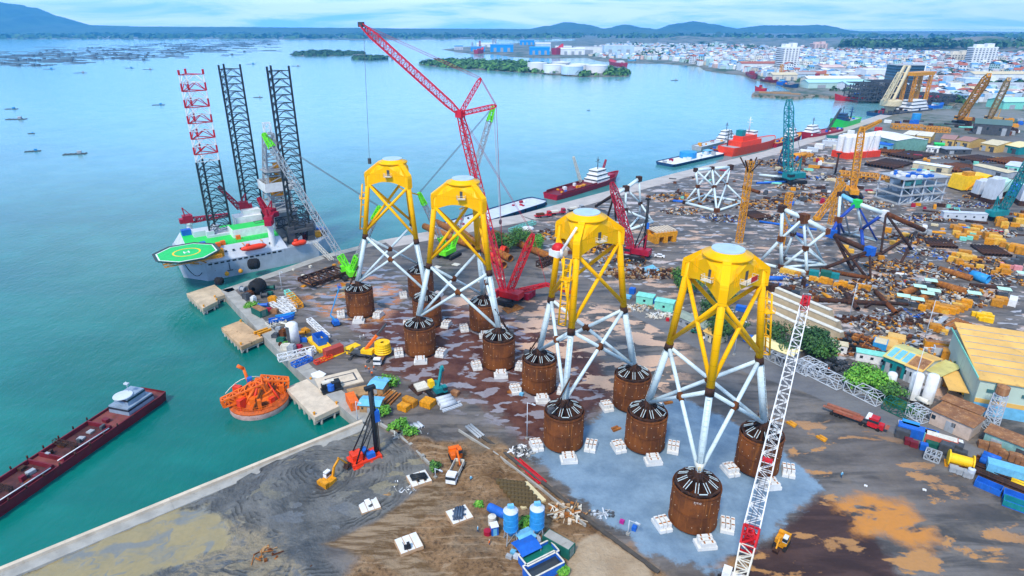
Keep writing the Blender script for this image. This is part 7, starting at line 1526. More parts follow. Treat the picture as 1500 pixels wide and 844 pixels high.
for k, (x, y) in enumerate(((1060, 320), (1130, 320), (1165, 275), (1210, 262), (1230, 300), (1275, 300), (1330, 322), (1370, 320), (1400, 318), (1350, 372), (1300, 412), (1360, 400), (1430, 400), (1475, 410), (1395, 440), (1330, 465), (1300, 480), (1230, 434), (1160, 412), (1420, 430), (1450, 342), (1340, 210), (1290, 240), (1400, 232), (1440, 236), (1200, 232), (1160, 250), (860, 330), (905, 385), (1000, 310), (1420, 300), (1330, 505), (1395, 545), (1360, 540))): heapstuff((x, y), 13, 8, 130, [DRUST, RUST, GRY, DGRY, OCH if k % 3 else BLU, OFFW], 'small steel and timber litter between yard stacks', 300 + k, 1.1, (.3, 1.3), 'steel_litter')
for k, (a, b, r, n, m, lab) in enumerate((((1286, 246), (1316, 238), 1.1, 9, DRUST, 'dark pipe in the rack behind the wide yellow grid'), ((1318, 232), (1350, 226), 1.1, 9, DRUST, 'dark pipe in the rack below the mustard sheds'), ((1296, 226), (1318, 216), 1.0, 8, RUST, 'rusty pipe in the rack beside the bright blue roof'), ((1382, 250), (1420, 244), 1.0, 9, RUST, 'rusty pipe in the rack before the long cream shed'), ((1410, 236), (1446, 232), 1.0, 8, DRUST, 'dark pipe in the rack by the grey open shed'), ((1462, 240), (1502, 236), 1.1, 9, RUST, 'red brown pipe in the rack below the teal walled shed'), ((1366, 352), (1384, 364), .7, 8, DRUST, 'dark pipe in the rack beside the office cabin'), ((1096, 312), (1120, 322), .7, 7, DRUST, 'dark pipe in the rack by the orange lattice tower'), ((1288, 318), (1312, 330), .7, 6, GRY, 'grey pipe in the rack behind the blue jacket frame'), ((846, 342), (876, 334), .6, 7, RUST, 'rusty pipe in the rack on the quay apron side'), ((1440, 362), (1462, 376), .7, 8, DRUST, 'dark pipe in the rack by the ochre tank boxes'))): pipes(a, b, r, n, m, lab)
# trusses along the road
for a, b, m, lab in (((1108, 512), (1132, 526), GRY, 'grey steel truss section, first of the row along the road'), ((1122, 522), (1150, 536), GRY, 'grey steel truss section, second of the row along the road'), ((1140, 530), (1168, 545), GRY, 'grey steel truss section under the white boom'), ((1166, 540), (1186, 550), LGRY, 'pale truss section beside the dense trees'), ((1176, 536), (1204, 550), LGRY, 'pale narrow truss section behind the row'), ((1187, 548), (1231, 570), LGRY, 'long grey truss section in the middle of the row'), ((1240, 570), (1288, 594), LGRY, 'longest grey truss section at the green verge'), ((1296, 596), (1330, 612), DGRN, 'green painted truss section beside the white tanks'), ((1332, 606), (1356, 620), LGRY, 'grey truss section with a white roll beside the green one')): trussbox(a, b, 3.6, 3.0, lab, m)
pipes((1337, 600), (1354, 608), .7, 1, OFFW, 'white roll lying on top of the grey truss section', 'fabric_roll', 'roll', z=3.4)
# cabins, sheds on the road side
def cab(px, L, W, H, wall, roof, label, rz=R(-25), wins=3): 
    t = thing('site_cabin', label, 'cabin', at(*px), rz); mb = MB(); mb.box((0, 0, .2), (L, W, H)); part('wall', mb, wall, t); mb = MB(); mb.box((0, 0, H + .2), (L + .4, W + .4, .18)); part('roof', mb, roof, t)
    for i in range(wins): mb = MB(); mb.box(((-.5 + (i + .5) / wins) * L, -W / 2 - .03, .2 + H * .42), (.9, .08, .9)); part('window', mb, GLASS, t)
    mb = MB(); mb.box((L / 2 + .03, 0, .2), (.08, 1.0, 2.1)); part('door', mb, GRY, t)
cab((945, 445), 6.4, 4, 3.4, MINT, MINT, 'mint green cabin closest to the blue tank boxes', wins=1); cab((973, 454), 7, 4, 3.6, MINT, MINT, 'mint green cabin beside the nearest yellow leg', wins=1); crates([(961, 447), (926, 430)], 'blue box beside a mint green cabin', BLU, (3, 2.6, 3.2)); crates([(917, 436)], 'light blue box by the roadside rubble', LBLU, (5, 2.6, 1.4)); crates([(978, 470)], 'small red pump beside the white rubble strip', RED, (1.4, 1.2, 1.4))
cab((1217, 514), 9, 3.2, 3, WHT, CREAM, 'long white cabin with a cream roof beside the scrap heap'); cab((1275, 530), 9, 3.2, 3, WHT, MINT, 'long white cabin with a mint roof beside the scrap heap'); cab((1410, 322), 22, 4, 4, LGRY, LGRY, 'long pale office cabin among the ochre boxes', R(-10), 5)
shed((985, 472), (1045, 500), 5, 3.2, 'open market shed with a long grey roof behind the nearest jacket', paint('olive_grey_roof', (.28, .33, .26), .6, .2), GRY, .6, wins=6); shed((1030, 497), (1048, 506), 6, 3, 'small cream shed with yellow roof beside the parked cars', YROOF, CREAM, .8); shed((1098, 512), (1158, 536), 5.5, 3.4, 'long low building with a cream yellow roof beside the truss row', paint('cream_yellow_roof', (.80, .68, .34), .6, .1), GRY, .9, wins=7)
crates([(1098, 500), (1085, 455)], 'blue sheeted box beside the long cream roof', BLU, (5, 3, 2.6)); crates([(1064, 425), (1058, 430)], 'orange sheeted box behind the nearest jacket', ORG, (5, 4, 2)); plates([(940, 395), (956, 390), (966, 398), (950, 404)], .2, .6, LBLU, 'pale blue sheet lying over timber behind the mint cabins', 'blue_sheet', 'sheet')
OLIVE = paint('olive_yellow_roof', (.62, .56, .20), .6, .2, sc=.15); 
shed((1290, 543), (1322, 556), 13, 5, 'shed with an olive yellow roof and blue patches', OLIVE, TEAL, 1.6, strip=LBLU); shed((1322, 557), (1344, 566), 13, 5, 'shed with a tan and rust patched roof in the middle of three', YROOF, LGRY, 1.6, strip=RROOF); shed((1350, 560), (1372, 570), 11, 4.4, 'shed with a plain olive roof at the end of three', OLIVE, WHT, .4, mono=True)
container(at(1288, 510), R(55), 5, SBLU, 'small blue hut container with a cream roof', roof=CREAM, W=4); crates([(1300, 505), (1306, 512), (1312, 500)], 'orange tan sheeted pile behind the olive roofed shed', YROOF, (7, 5, 2.4)); container(at(1377, 512), R(-20), 10, OCH, 'ochre container behind the tan roofed shed', roof=RROOF); container(at(1392, 522), R(-25), 10, LGRY, 'grey container with a brown roof beside ochre tanks', roof=RROOF)
crates([(1390, 530), (1397, 535), (1402, 540), (1388, 543), (1393, 549), (1376, 557), (1380, 563), (1410, 520), (1408, 528), (1450, 525)], 'ochre tank box beside the olive roofed sheds', OCH, (4.2, 3.6, 3.6), seed=13); crates([(1389, 553)], 'bright blue drum box beside the olive roofed sheds', SBLU, (2.2, 2.2, 2.4))
def vtank(px, h, r, label):
    t = thing('storage_tank', label, 'tank', at(*px)); mb = MB(); mb.smooth = True; mb.lathe([(r, .8), (r, h), (r * .8, h + .45), (.01, h + .7)], 20); part('shell', mb, WHT, t); mb = MB()
    for i in range(4): a = i * 1.57 + .4; mb.bar((r * .8 * math.cos(a), r * .8 * math.sin(a), 0), (r * .8 * math.cos(a), r * .8 * math.sin(a), 1), .16)
    part('foot', mb, GRY, t)
vtank((1301, 574), 6, 1.3, 'short white storage tank beside the green truss section'); vtank((1335, 587), 8.6, 1.5, 'middle tall white storage tank near the lamp post'); vtank((1356, 592), 9.2, 1.5, 'tall white storage tank closest to the brown roofed building')
def lorry2(px, rz, m, lab): t = thing('forklift', lab, 'forklift', at(*px), rz); mb = MB(); mb.box((-.4, 0, .5), (3, 1.7, 1.2)); part('body', mb, m, t); mb = MB(); mb.box((-.3, 0, 2.5), (2, 1.6, .12)); [mb.bar((x, y, 1.6), (x, y, 2.5), .06) for x in (-1.2, .6) for y in (-.7, .7)]; part('canopy', mb, MINT, t); mb = MB(); mb.lattice((1.4, 0, .2), (1.4, 0, 3.2), 1, 1, 4, .07); part('fork_mast', mb, DGRY, t); wheels(t, (.8, -1.2), .8, .5)
lorry2((1420, 516), .5, DGRY, 'dark forklift with a mint canopy beside ochre tanks'); lorry2((1413, 580), 1.5, BYEL, 'yellow forklift with a mint canopy beside the big warehouse')
# big yellow roofed warehouse
c0 = at(1421, 604); hW = hgt(c0, 556); ex = (at(1500, 567, hW) - at(1434, 556, hW)); ex.z = 0; ex.normalize(); ey = at(1478, 494, hW + 1.5) - at(1434, 556, hW); ey.z = 0; D_ = ey.length; ey = Vector((-ex.y, ex.x, 0)); t = thing('warehouse', 'big warehouse with a ribbed yellow roof and pale green end wall', 'warehouse', c0, math.atan2(ex.y, ex.x)); LW = 40
mb = MB(); mb.box((LW / 2, D_ / 2, 0), (LW, D_, hW)); wl = part('wall', mb, paint('pale_mint_wall', (.50, .62, .52), .6, .08, sc=.2), t)
mb = MB(); mb.box((LW / 2, -.06, 0), (LW, .12, hW * .34)); part('blue_base', mb, LBLU, wl); mb = MB(); mb.box((LW / 2, -.07, hW * .34), (LW, .14, hW * .12)); part('tan_band', mb, YROOF, wl)
for i in range(5):
    mb = MB(); x = 4 + i * 8; mb.box((x, -.12, hW * .46), (.9, .2, hW * .54)); mb.box((x + .2, -.18, hW * .68), (4.4, .26, .9)); part('wall_panel', mb, paint('teal_grey_panel', (.05, .16, .17), .5, .1), wl)
mb = MB(); mb.add([(-.6, -.6, hW), (LW, -.6, hW), (LW, D_, hW + 2.4), (-.6, D_, hW + 2.4), (-.6, -.6, hW + .3), (LW, -.6, hW + .3), (LW, D_, hW + 2.7), (-.6, D_, hW + 2.7)], [(3, 2, 1, 0), (4, 5, 6, 7), (0, 1, 5, 4), (1, 2, 6, 5), (2, 3, 7, 6), (3, 0, 4, 7)])
rf = part('roof', mb, YROOF, t); mb = MB(); 
for i in range(1, 8): y = D_ * i / 8; mb.box((LW / 2, y, hW + .32 + 2.4 * (y + .6) / (D_ + .6)), (LW, .14, .14))
part('roof_seam', mb, GRY, rf); mb = MB(); mb.box((-.75, D_ / 2, hW + .2), (.25, D_, .5)); rg = part('gutter', mb, MINT, rf)
mb = MB(); mb.box((-3, D_ * .3, 4), (5, D_ * .4, .2)); mb.bar((-5, D_ * .15, 0), (-5, D_ * .15, 4), .12); part('side_canopy', mb, YROOF, t)
t = thing('water_tower', 'slim steel tower with a rusty round head in front of the warehouse', 'tower', at(1449, 628), .3); z = hgt(at(1449, 628), 578); mb = MB(); mb.lattice((0, 0, 0), (0, 0, z), 2.6, 2.2, 8, .16); part('tower_frame', mb, LGRY, t); mb = MB(); mb.lathe([(1.2, z), (1.5, z + .4), (1.5, z + 2.4), (.01, z + 3)], 14); part('tank', mb, RROOF, t)
shed((1360, 620), (1418, 646), 7, 4.2, 'pinkish low building with a rusty orange roof', RROOF, paint('pinkish_wall', (.58, .46, .38), .7, .15), .3, mono=True, doors=1, wins=2); shed((1374, 606), (1428, 628), 4, 4.6, 'narrow annex with a rusty ribbed roof behind the pinkish building', RROOF, CREAM, .4, mono=True, wins=1)
shed((1438, 650), (1512, 680), 5, 3.6, 'long faded teal shed with a rust streaked roof at the roadside', RROOF, paint('faded_teal', (.22, .42, .40), .65, .25, rust=.15), .2, mono=True, wins=0); crates(line((1440, 655), (1500, 682), 9), 'rusty drum box in the row before the faded teal shed', RROOF, (2.6, 2.0, 2.0), seed=14)
# road side row at the lower right
container(at(1342, 640), R(-34), 9, BLU, 'long blue container at the start of the roadside row', W=2.8); container(at(1331, 632), R(-34), 4, SBLU, 'short sky blue container behind the long blue one'); container(at(1376, 652), R(-34), 7, paint('salmon_container', (.55, .14, .09), .6, .2), 'salmon red container in the middle of the roadside row', roof=OFFW); container(at(1360, 646), R(-34), 2.6, MINT, 'small mint box between the blue and salmon containers'); crates([(1330, 650), (1338, 654)], 'maroon box with a white lid beside the long blue container', MRN, (2.4, 2.0, 1.9)); crates([(1352, 658)], 'blue box beside the grey cradle', BLU, (2.2, 1.8, 2.2)); crates([(1367, 655)], 'dark green box in front of the salmon container', DGRN, (4.5, 2.4, 1.8)); crates([(1384, 664), (1398, 662), (1404, 668), (1321, 640)], 'dark machine box in the roadside row', DGRY, (3.6, 2.6, 2.6), seed=15); crates([(1400, 656)], 'white machine top beside the dark machines', WHT, (3, 2.2, 2.8))
trussbox((1354, 668), (1376, 676), 3, 1.6, 'grey steel cradle lying in front of the roadside row', GRY, 'steel_cradle', r=.2)
t = thing('winch_drum', 'big yellow winch drum at the head of the brown beams', 'winch', at(1404, 684), R(-30)); mb = MB(); mb.smooth = False; mb.lathe([(.01, -2.6), (2.0, -2.6), (2.0, -2.3), (1.3, -2.3), (1.3, 2.3), (2.0, 2.3), (2.0, 2.6), (.01, 2.6)], 18, (0, 0, 2.0), 'x'); part('drum', mb, BYEL, t); mb = MB(); mb.box((0, 0, 0), (6, 3, .3)); part('frame', mb, OCH, t)
crates([(1396, 690), (1406, 694), (1416, 698)], 'grey valve block in front of the yellow winch', GRY, (2.4, 1.8, 1.8)); mb = MB(); mb.lathe([(.01, 0), (.8, .1), (.8, 2.4), (.3, 2.8)], 14); single('gas_cylinder', mb, LGRY, 'upright silver cylinder at the end of the brown beams', 'cylinder', at(1420, 699))
beams((1408, 686), (1512, 728), 6, .7, .8, 1.05, DRUST, 'long dark brown beam in the roadside bundle'); pipes((1436, 674), (1462, 684), .8, 3, BLU, 'blue wrapped roll in the row by the light blue container', 'wrapped_roll', 'roll', z=.3); container(at(1480, 698), R(-33), 10, LBLU, 'light blue container beside the brown beams', W=3); beams((1424, 676), (1480, 700), 3, .6, .6, 1.4, RUST, 'rusty beam in front of the blue rolls'); pipes((1480, 706), (1512, 718), .5, 2, BYEL, 'yellow tube at the light blue container', 'yellow_tube')
for k, (a, b, m, lab) in enumerate((((1428, 708), (1466, 724), BLU, 'open blue steel tray closest to the yellow winch'), ((1468, 726), (1512, 742), BLU, 'open blue steel tray beyond the first one'), ((1468, 736), (1512, 752), TEAL, 'open blue and teal tray at the frame edge'))):
    c, rz, L = seg(a, b); t = thing('steel_tray', lab, 'steel tray', c, rz); mb = MB(); mb.box((0, 0, 0), (L, 2.6, .25)); part('floor', mb, BLU, t); mb = MB(); 
    for s_ in (-1, 1): mb.box((0, s_ * 1.25, .25), (L, .14, 1.3)); mb.box((s_ * (L / 2 - .07), 0, .25), (.14, 2.3, 1.3))
    part('side_wall', mb, m, t)
crates([(1318, 622)], 'small white box beside the red lorry cab', WHT, (1.2, 1.2, 1.4)); crates([(1354, 718), (1268, 712)], 'scrap of white paper on the grey ground', WHT, (1.0, .7, .1))
# ------------------------------------------------------------------ upper right: modules, tanks, sheds
t = thing('topside_module', 'grey multi deck topside module with blue and white roof boxes', 'module', at(1330, 292), R(15))
for k in range(4): mb = MB(); mb.box((0, 0, k * 5), (34, 20, .5)); part('deck', mb, GRY, t)
mb = MB()
for x in (-16, -8, 0, 8, 16):
    for y in (-9, 9): mb.bar((x, y, 0), (x, y, 15.5), .4)
    if x < 16: mb.bar((x, -9, 0), (x + 8, -9, 5), .25); mb.bar((x + 8, -9, 5), (x, -9, 10), .25)
for k in (5, 10, 15):
    for y in (-9, 9): mb.bar((-16, y, k), (16, y, k), .3)
    mb.bar((0, -9, k), (0, 9, k), .3)
part('column', mb, LGRY, t); rr = random.Random(2)
for i in range(26): mb = MB(); d = (rr.uniform(2, 6), rr.uniform(2, 5), rr.uniform(1.5, 4)); mb.box((rr.uniform(-13, 13), rr.uniform(-7, 7), rr.choice((.5, 5.5, 10.5))), d); part('equipment', mb, rr.choice((LGRY, WHT, OCH, GRY, MINT)), t)
for i in range(22): mb = MB(); mb.box((rr.uniform(-14, 14), rr.uniform(-8, 8), 15.5), (2.4, 2.0, 1.4), .3); part('roof_box', mb, BLU if i % 2 else WHT, t)
t = thing('yellow_module', 'bright yellow machinery module on the ground behind the office cabin', 'module', at(1418, 277), R(10)); mb = MB(); mb.box((0, 0, 1), (22, 12, 9), 0, (.9, .9)); mb.lathe([(4.6, -4), (4.6, 4)], 16, (7, -4, 6), 'y'); part('housing', mb, BYEL, t); mb = MB(); mb.box((-6, -3, 10), (6, 4, 2.5)); mb.bar((-8, -6.5, 1), (2, -6.5, 9), .5); part('gear_unit', mb, OCH, t); mb = MB(); mb.box((0, 0, 0), (20, 10, 1)); part('skid', mb, DGRY, t)
for i, (x, y, d) in enumerate(((1435, 290, (9, 6, 8)), (1450, 297, (8, 7, 12)), (1463, 284, (16, 9, 6)), (1482, 292, (12, 6, 6)), (1500, 300, (8, 8, 9)))):
    t = thing('wrapped_module', ('white sheeted module beside the teal crane, smallest', 'tall white sheeted module closest to the teal crane', 'long pale green sheeted module behind the teal crane', 'blue sheeted module beside the pale green one', 'white sheeted module at the yard edge')[i], 'module', at(x, y), .3 * i); mb = MB(); mb.box((0, 0, 3), d, 0, (.8, .85)); mb.box((0, 0, 3 + d[2]), (d[0] * .6, d[1] * .6, 1.2), .2, (.7, .7)); part('sheet', mb, (LGRY, LGRY, HUT, BLU, LGRY)[i], t); mb = MB(); mb.box((0, 0, 0), (d[0] * 1.1, d[1] * 1.1, 3)); part('steel_base', mb, DRUST, t)
t = thing('tank_module', 'cluster of upright white tanks on a red painted base', 'tank cluster', at(1253, 229), R(20)); mb = MB(); mb.box((0, 0, 0), (36, 16, 5)); part('red_base', mb, ORED, t)
for i in range(6):
    for j in range(2): mb = MB(); mb.lathe([(2.9, 5), (2.9, 17), (2.2, 17.8), (.01, 18)], 14, (-15 + i * 6, -3.6 + j * 7, 0)); part('tank', mb, WHT, t)
def gridstack(pa, pb, W, n, mat, label, z=1.4): trussbox(pa, pb, W, z, label, mat, 'yellow_grid', n=n, r=.45)
gridstack((1232, 256), (1302, 262), 14, 12, OCH, 'wide yellow steel grid lying in front of the white tanks'); gridstack((1306, 188), (1352, 190), 12, 10, OCH, 'yellow pipe rack beyond the sheds, harbour side', 4); gridstack((1355, 192), (1390, 194), 12, 8, OCH, 'yellow pipe rack beyond the sheds, inland side', 4)
WALLY = paint('mustard_wall', (.62, .40, .12), .65, .15)
SH = [((1321, 206), (1337, 208), 26, 'mustard walled shed with a pale roof, first of the pair by the yellow rack', OFFW, WALLY), ((1341, 208), (1362, 210), 26, 'mustard walled shed with a pale roof, second of the pair by the yellow rack', OFFW, WALLY), ((1376, 213), (1396, 215), 26, 'mustard walled shed with a dull red roof, first of its pair', paint('dull_red_roof', (.36, .20, .17), .65, .15), WALLY), ((1398, 215), (1418, 218), 26, 'mustard walled shed with a dull red roof, second of its pair', paint('dull_red_roof', (.36, .20, .17)), WALLY), ((1434, 220), (1458, 224), 30, 'mustard walled shed with a cream roof beside the teal walled one', CREAM, WALLY), ((1466, 222), (1490, 227), 32, 'teal walled shed with a cream yellow roof', paint('cream_yellow_roof', (.8, .68, .34)), TEAL)]
for a, b, W, lab, rm, wm_ in SH: shed(a, b, W, 6, lab, rm, wm_, 2.2, doors=2, wins=2, strip=None)
shed((1424, 196), (1478, 200), 30, 10, 'large dark green grey warehouse among trees', paint('dark_green_grey', (.10, .17, .16), .6, .15), DGRY, 3.5, doors=3); shed((1264, 210), (1310, 222), 30, 9, 'white harbour shed with green arched front', WHT, paint('green_white_wall', (.16, .34, .28), .6, .2), 2, doors=5, wins=0); shed((1277, 218), (1302, 222), 12, 5, 'low shed with a bright blue roof before the white harbour shed', BLU, LBLU, .8); shed((1210, 210), (1228, 211), 16, 5, 'small green roofed shed on the quay by the crimson ship', DGRN, WHT, 1.2)
shed((1424, 250), (1474, 262), 10, 4, 'long low shed with a cream roof before the yellow module', CREAM, GRY, .8, wins=0); shed((1470, 252), (1512, 258), 22, 5, 'pale roofed shed at the yard edge beyond the teal crane', LGRY, MINT, 1.5); shed((1356, 222), (1374, 224), 8, 4, 'white office hut with a row of windows in the pipe rows', WHT, WHT, .6, wins=4); shed((1368, 218), (1382, 219), 10, 4, 'small green roofed hut beside the pipe rows', BGRN, GRN, .6); shed((1384, 226), (1422, 226), 14, 4, 'grey open shed in the pipe rows', GRY, DGRY, .5, mono=True); shed((1336, 246), (1388, 254), 8, 4, 'long shed with a red and white roof beside the module', WHT, CREAM, .6, wins=0); shed((1480, 285), (1512, 292), 14, 6, 'teal shed at the yard edge behind the wrapped modules', MINT, TEAL, 1.0)
for i, (x, y, m) in enumerate(((1240, 202, WHT), (1232, 206, WHT), (1200, 218, WHT), (1190, 222, LGRY), (1180, 226, WHT), (1214, 214, LGRY), (1246, 197, WHT), (1225, 220, OFFW), (1300, 180, WHT), (1286, 192, RED))): crates([(x, y)], ('white', 'white', 'white', 'grey', 'white', 'grey', 'white', 'cream', 'white', 'red')[i] + ' cargo unit on the quay ' + ('by the green ship', 'behind the green ship bow', 'by the red workboat', 'near the red workboat stern', 'at the quay road', 'beside the green roofed shed', 'at the harbour shed', 'before the white tanks', 'at the basin head', 'under the yellow jib')[i], m, (10, 7, 5), 'cargo_unit', 'cargo unit', seed=i)
mb = MB(); mb.lathe([(4.5, 0), (4.5, 8), (.01, 8.4)], 20); single('blue_silo', mb, SBLU, 'short round blue tank at the basin quay', 'tank', at(1341, 177)); pipes((1160, 232), (1182, 228), 1.6, 2, OCH, 'ochre barrel buoy on the quay road near the teal crane'); crates([(1148, 224), (1168, 232), (1186, 230)], 'ochre machine on the quay road', OCH, (7, 4, 3.4))
t = thing('navigation_tower', 'black and white striped lattice marker tower by the teal crane', 'tower', at(1147, 243), .3); mb = MB(); mb.lattice((0, 0, 0), (0, 0, 22), 6, 1.2, 6, .5); part('tower_frame', mb, DBLU, t); mb = MB(); mb.box((0, 0, 4), (4.6, 4.6, 2)); mb.box((0, 0, 11), (3, 3, 2)); part('white_band', mb, WHT, t)
B = at(1223, 256); z = hgt(B, 226); mb = MB(); mb.bar((0, 0, 0), (0, 0, z), .7, 8); mb.box((0, 0, z), (3, 1, .8)); mb.box((0, 0, 0), (2, 2, .5)); single('steel_pole', mb, DRUST, 'dark rusty pole beside the wide yellow grid', 'pole', B)
# random loose things that fill the yard between the named ones
rr = random.Random(99); FILL = [('ochre', OCH), ('rusty', RUST), ('brown', DRUST), ('rusty', RUST), ('brown', DRUST), ('dark', DGRY), ('blue', BLU), ('white', WHT), ('grey', GRY), ('dark', DGRY), ('mint', MINT), ('crimson', CRIM), ('cream', CREAM)]
ZN = [([(1100, 262), (1230, 250), (1300, 280), (1220, 300), (1110, 300)], 34, 'between the teal crane and the frames', 4), ([(1300, 226), (1500, 240), (1500, 260), (1330, 262)], 42, 'in the pipe rows below the sheds', 5), ([(1340, 296), (1400, 300), (1440, 330), (1380, 350), (1310, 330)], 30, 'around the topside module', 3.4), ([(985, 262), (1090, 240), (1090, 300), (990, 300)], 22, 'near the white frame by the quay', 3), ([(1300, 178), (1500, 175), (1500, 205), (1300, 186)], 44, 'beyond the mustard sheds', 7), ([(1310, 400), (1360, 400), (1345, 420), (1310, 420)], 8, 'before the welding huts', 2.4), ([(1160, 225), (1250, 235), (1240, 250), (1130, 255)], 22, 'near the quay road', 5), ([(1420, 300), (1500, 305), (1500, 345), (1440, 345)], 16, 'beside the wrapped modules', 3), ([(820, 330), (900, 345), (900, 380), (840, 385)], 12, 'behind the jacket with the red cover', 2.6)]
for poly, n, where, s in ZN:
    xs_, ys_ = [p[0] for p in poly], [p[1] for p in poly]; P_ = np.array(poly, float); c = 0
    while c < n:
        x, y = rr.uniform(min(xs_), max(xs_)), rr.uniform(min(ys_), max(ys_))
        if float(sdist(poly, np.array([x]), np.array([y]))[0]) < 0: continue
        c += 1; nm, mt = rr.choice(FILL); sh_ = rr.randrange(3); s_f = s * .72; d = (s_f * rr.uniform(.6, 2.2), s_f * rr.uniform(.4, 1.0), s_f * rr.uniform(.25, .8)); mb = MB()
        if sh_ == 0: mb.box((0, 0, 0), d); mb.box((d[0] * .15, 0, d[2]), (d[0] * .5, d[1] * .7, d[2] * .3)); nn = 'machine'
        elif sh_ == 1: mb.box((0, 0, .1), d); [mb.box((q * d[0] * .35, 0, 0), (.3, d[1] * 1.05, d[2] + .2)) for q in (-1, 0, 1)]; nn = 'crate'
        else: [mb.bar((-d[0], (q - 1) * d[2] * .6, d[2] * .3), (d[0], (q - 1) * d[2] * .6, d[2] * .3), d[2] * .29, 8) for q in range(3)]; mb.box((0, 0, 0), (.3, d[2] * 2.2, d[2] * .15)); nn = 'tube_bundle'
        o = single(nn, mb, mt, f'{nm} {nn.replace("_", " ")} {where}', nn.replace('_', ' '), at(x, y), rr.choice((R(-30), R(60), R(-20))), f'{nm} {nn} {where}')
# ================================================================== TOWN, far shore, islands, boats
rr = random.Random(2024)
PALE = [paint('pale_wall_' + n, c, .7, .12, sc=.08) for n, c in (('white', (.80, .82, .84)), ('cream', (.72, .66, .54)), ('blue', (.50, .66, .80)), ('grey', (.52, .55, .58)), ('pink', (.70, .50, .44)), ('mint', (.46, .66, .62)))]
ROOFM = [paint('far_red_roof', (.42, .12, .07), .7, .2), paint('far_blue_roof', (.10, .30, .55), .6, .2), paint('far_grey_roof', (.38, .40, .42), .7, .2), paint('far_white_roof', (.78, .80, .82), .6, .1)]
def housemesh(k):
    r2 = random.Random(k); mb = MB(); h = r2.choice((4, 6.5, 9, 12)); w, d = r2.uniform(6, 9), r2.uniform(9, 16)
    mb.cur = 0; mb.box((0, 0, -1), (w, d, h + 1)); 
    if k % 3 == 0: mb.cur = 1; mb.gable((0, 0, h + .05), (w, d), 2.2)
    else:
        for s_ in (-1, 1): mb.box((s_ * w * .49, 0, h), (.25, d, .9)); mb.box((0, s_ * d * .49, h), (w * .94, .25, .9))
        mb.cur = 1; mb.box((w * .12, d * .2, h + .02), (w * .5, d * .35, 2.6))
        mb.box((-w * .25, -d * .3, h + .02), (1.6, 1.6, 1.8))
    mb.cur = 2
    for f in range(max(1, int(h / 3))):
        for x in (-.28, .22): mb.box((x * w, -d / 2 - .03, f * 3 + 1), (w * .24, .1, 1.4))
        for y in (-.3, 0, .3): mb.box((-w / 2 - .03, y * d, f * 3 + 1), (.1, d * .14, 1.4)); mb.box((w / 2 + .03, y * d, f * 3 + 1), (.1, d * .14, 1.4))
    return mb
HM = []
for k in range(12):
    wl_ = PALE[(0, 0, 2, 1, 0, 3, 4, 0, 2, 5, 0, 1)[k]]; HM.append((housemesh(k).mesh('town_house', [wl_, ROOFM[(0, 3, 2, 0, 1, 2, 0, 3, 2, 1, 3, 2)[k]], GLASS]), ('white', 'white', 'pale blue', 'cream', 'white', 'grey', 'pink', 'white', 'pale blue', 'mint', 'white', 'cream')[k], 'pitched red' if k % 6 == 0 else 'pitched' if k % 3 == 0 else 'flat'))
def inland(P, m=14):
    a = np.array([P.x]), np.array([P.y]); return float(sdist(MAIN, *a)[0]) > m
TOWN = [(900, 66), (1040, 66), (1180, 72), (1300, 76), (1510, 84), (1510, 152), (1400, 150), (1330, 144), (1225, 134), (1180, 122), (1120, 112), (1085, 104), (1040, 98), (985, 89), (880, 84), (830, 78)]
BIG = []   # keep-out circles for the bigger buildings
def bigb(px, L, W, H, wall, roof, label, rz=0.0, name='industrial_shed', cat='shed', rh=2.5, flat=False, bands=0, keep=True):
    B = at(*px); t = thing(name, label, cat, B, rz); mb = MB(); mb.box((0, 0, -1), (L, W, H + 1))
    if not flat: mb.add([(-L / 2, -W / 2, H), (-L / 2, W / 2, H), (-L / 2, 0, H + rh * .97), (L / 2, -W / 2, H), (L / 2, W / 2, H), (L / 2, 0, H + rh * .97)], [(0, 2, 1), (3, 4, 5)])
    wl = part('wall', mb, wall, t); mb = MB()
    if flat: mb.box((0, 0, H + .02), (L + .6, W + .6, .5))
    else: mb.gable((0, 0, H + .02), (L, W), rh, over=.8, th=.4)
    part('roof', mb, roof, t); BIG.append((B.x, B.y, max(L, W) * .6))
    if bands:
        for k in range(bands): mb = MB(); mb.box((0, 0, H * (k + .35) / bands), (L + .3, W + .3, H / bands * .42)); part('window_band', mb, GLASS, wl)
    else:
        for k in range(3): mb = MB(); mb.box(((k - 1) * L * .3, -W / 2 - .05, 0), (L * .12, .3, H * .6)); part('door', mb, GRY, wl)
    return t
def highrise(px, top, L, W, wall, label, rz=0.0, piers=6, crown=0.0, gl=GLASS, lev=None):
    B = at(*px); H = hgt(B, top, 0, 300); t = thing('tower_block', label, 'tower block', B, rz); mb = MB(); mb.box((0, 0, -1), (L, W, H + 1)); wl = part('wall', mb, wall, t)
    n = lev or int(H / 4.5)
    mb = MB()
    for k in range(n): 
        mb.box((0, 0, 3 + k * (H - 4) / n), (L + .3, W + .3, (H - 4) / n * .45))
    part('window_band', mb, gl, wl)['kind'] = 'stuff'
    for i in range(piers): mb = MB(); x = -L / 2 + L * (i + .5) / piers; mb.box((x, -W / 2 - .25, -1), (L / piers * .42, .9, H + 2)); part('pier', mb, wall, wl)
    mb = MB(); mb.box((-L * .2, 0, H), (L * .3, W * .6, 7)); mb.box((L * .22, 0, H), (L * .28, W * .6, 9)); part('roof_house', mb, wall, t); BIG.append((B.x, B.y, max(L, W))); return t
highrise((1150, 105), 69, 40, 34, PALE[0], 'tall pale twin headed tower block standing alone above the town', .1, 5)
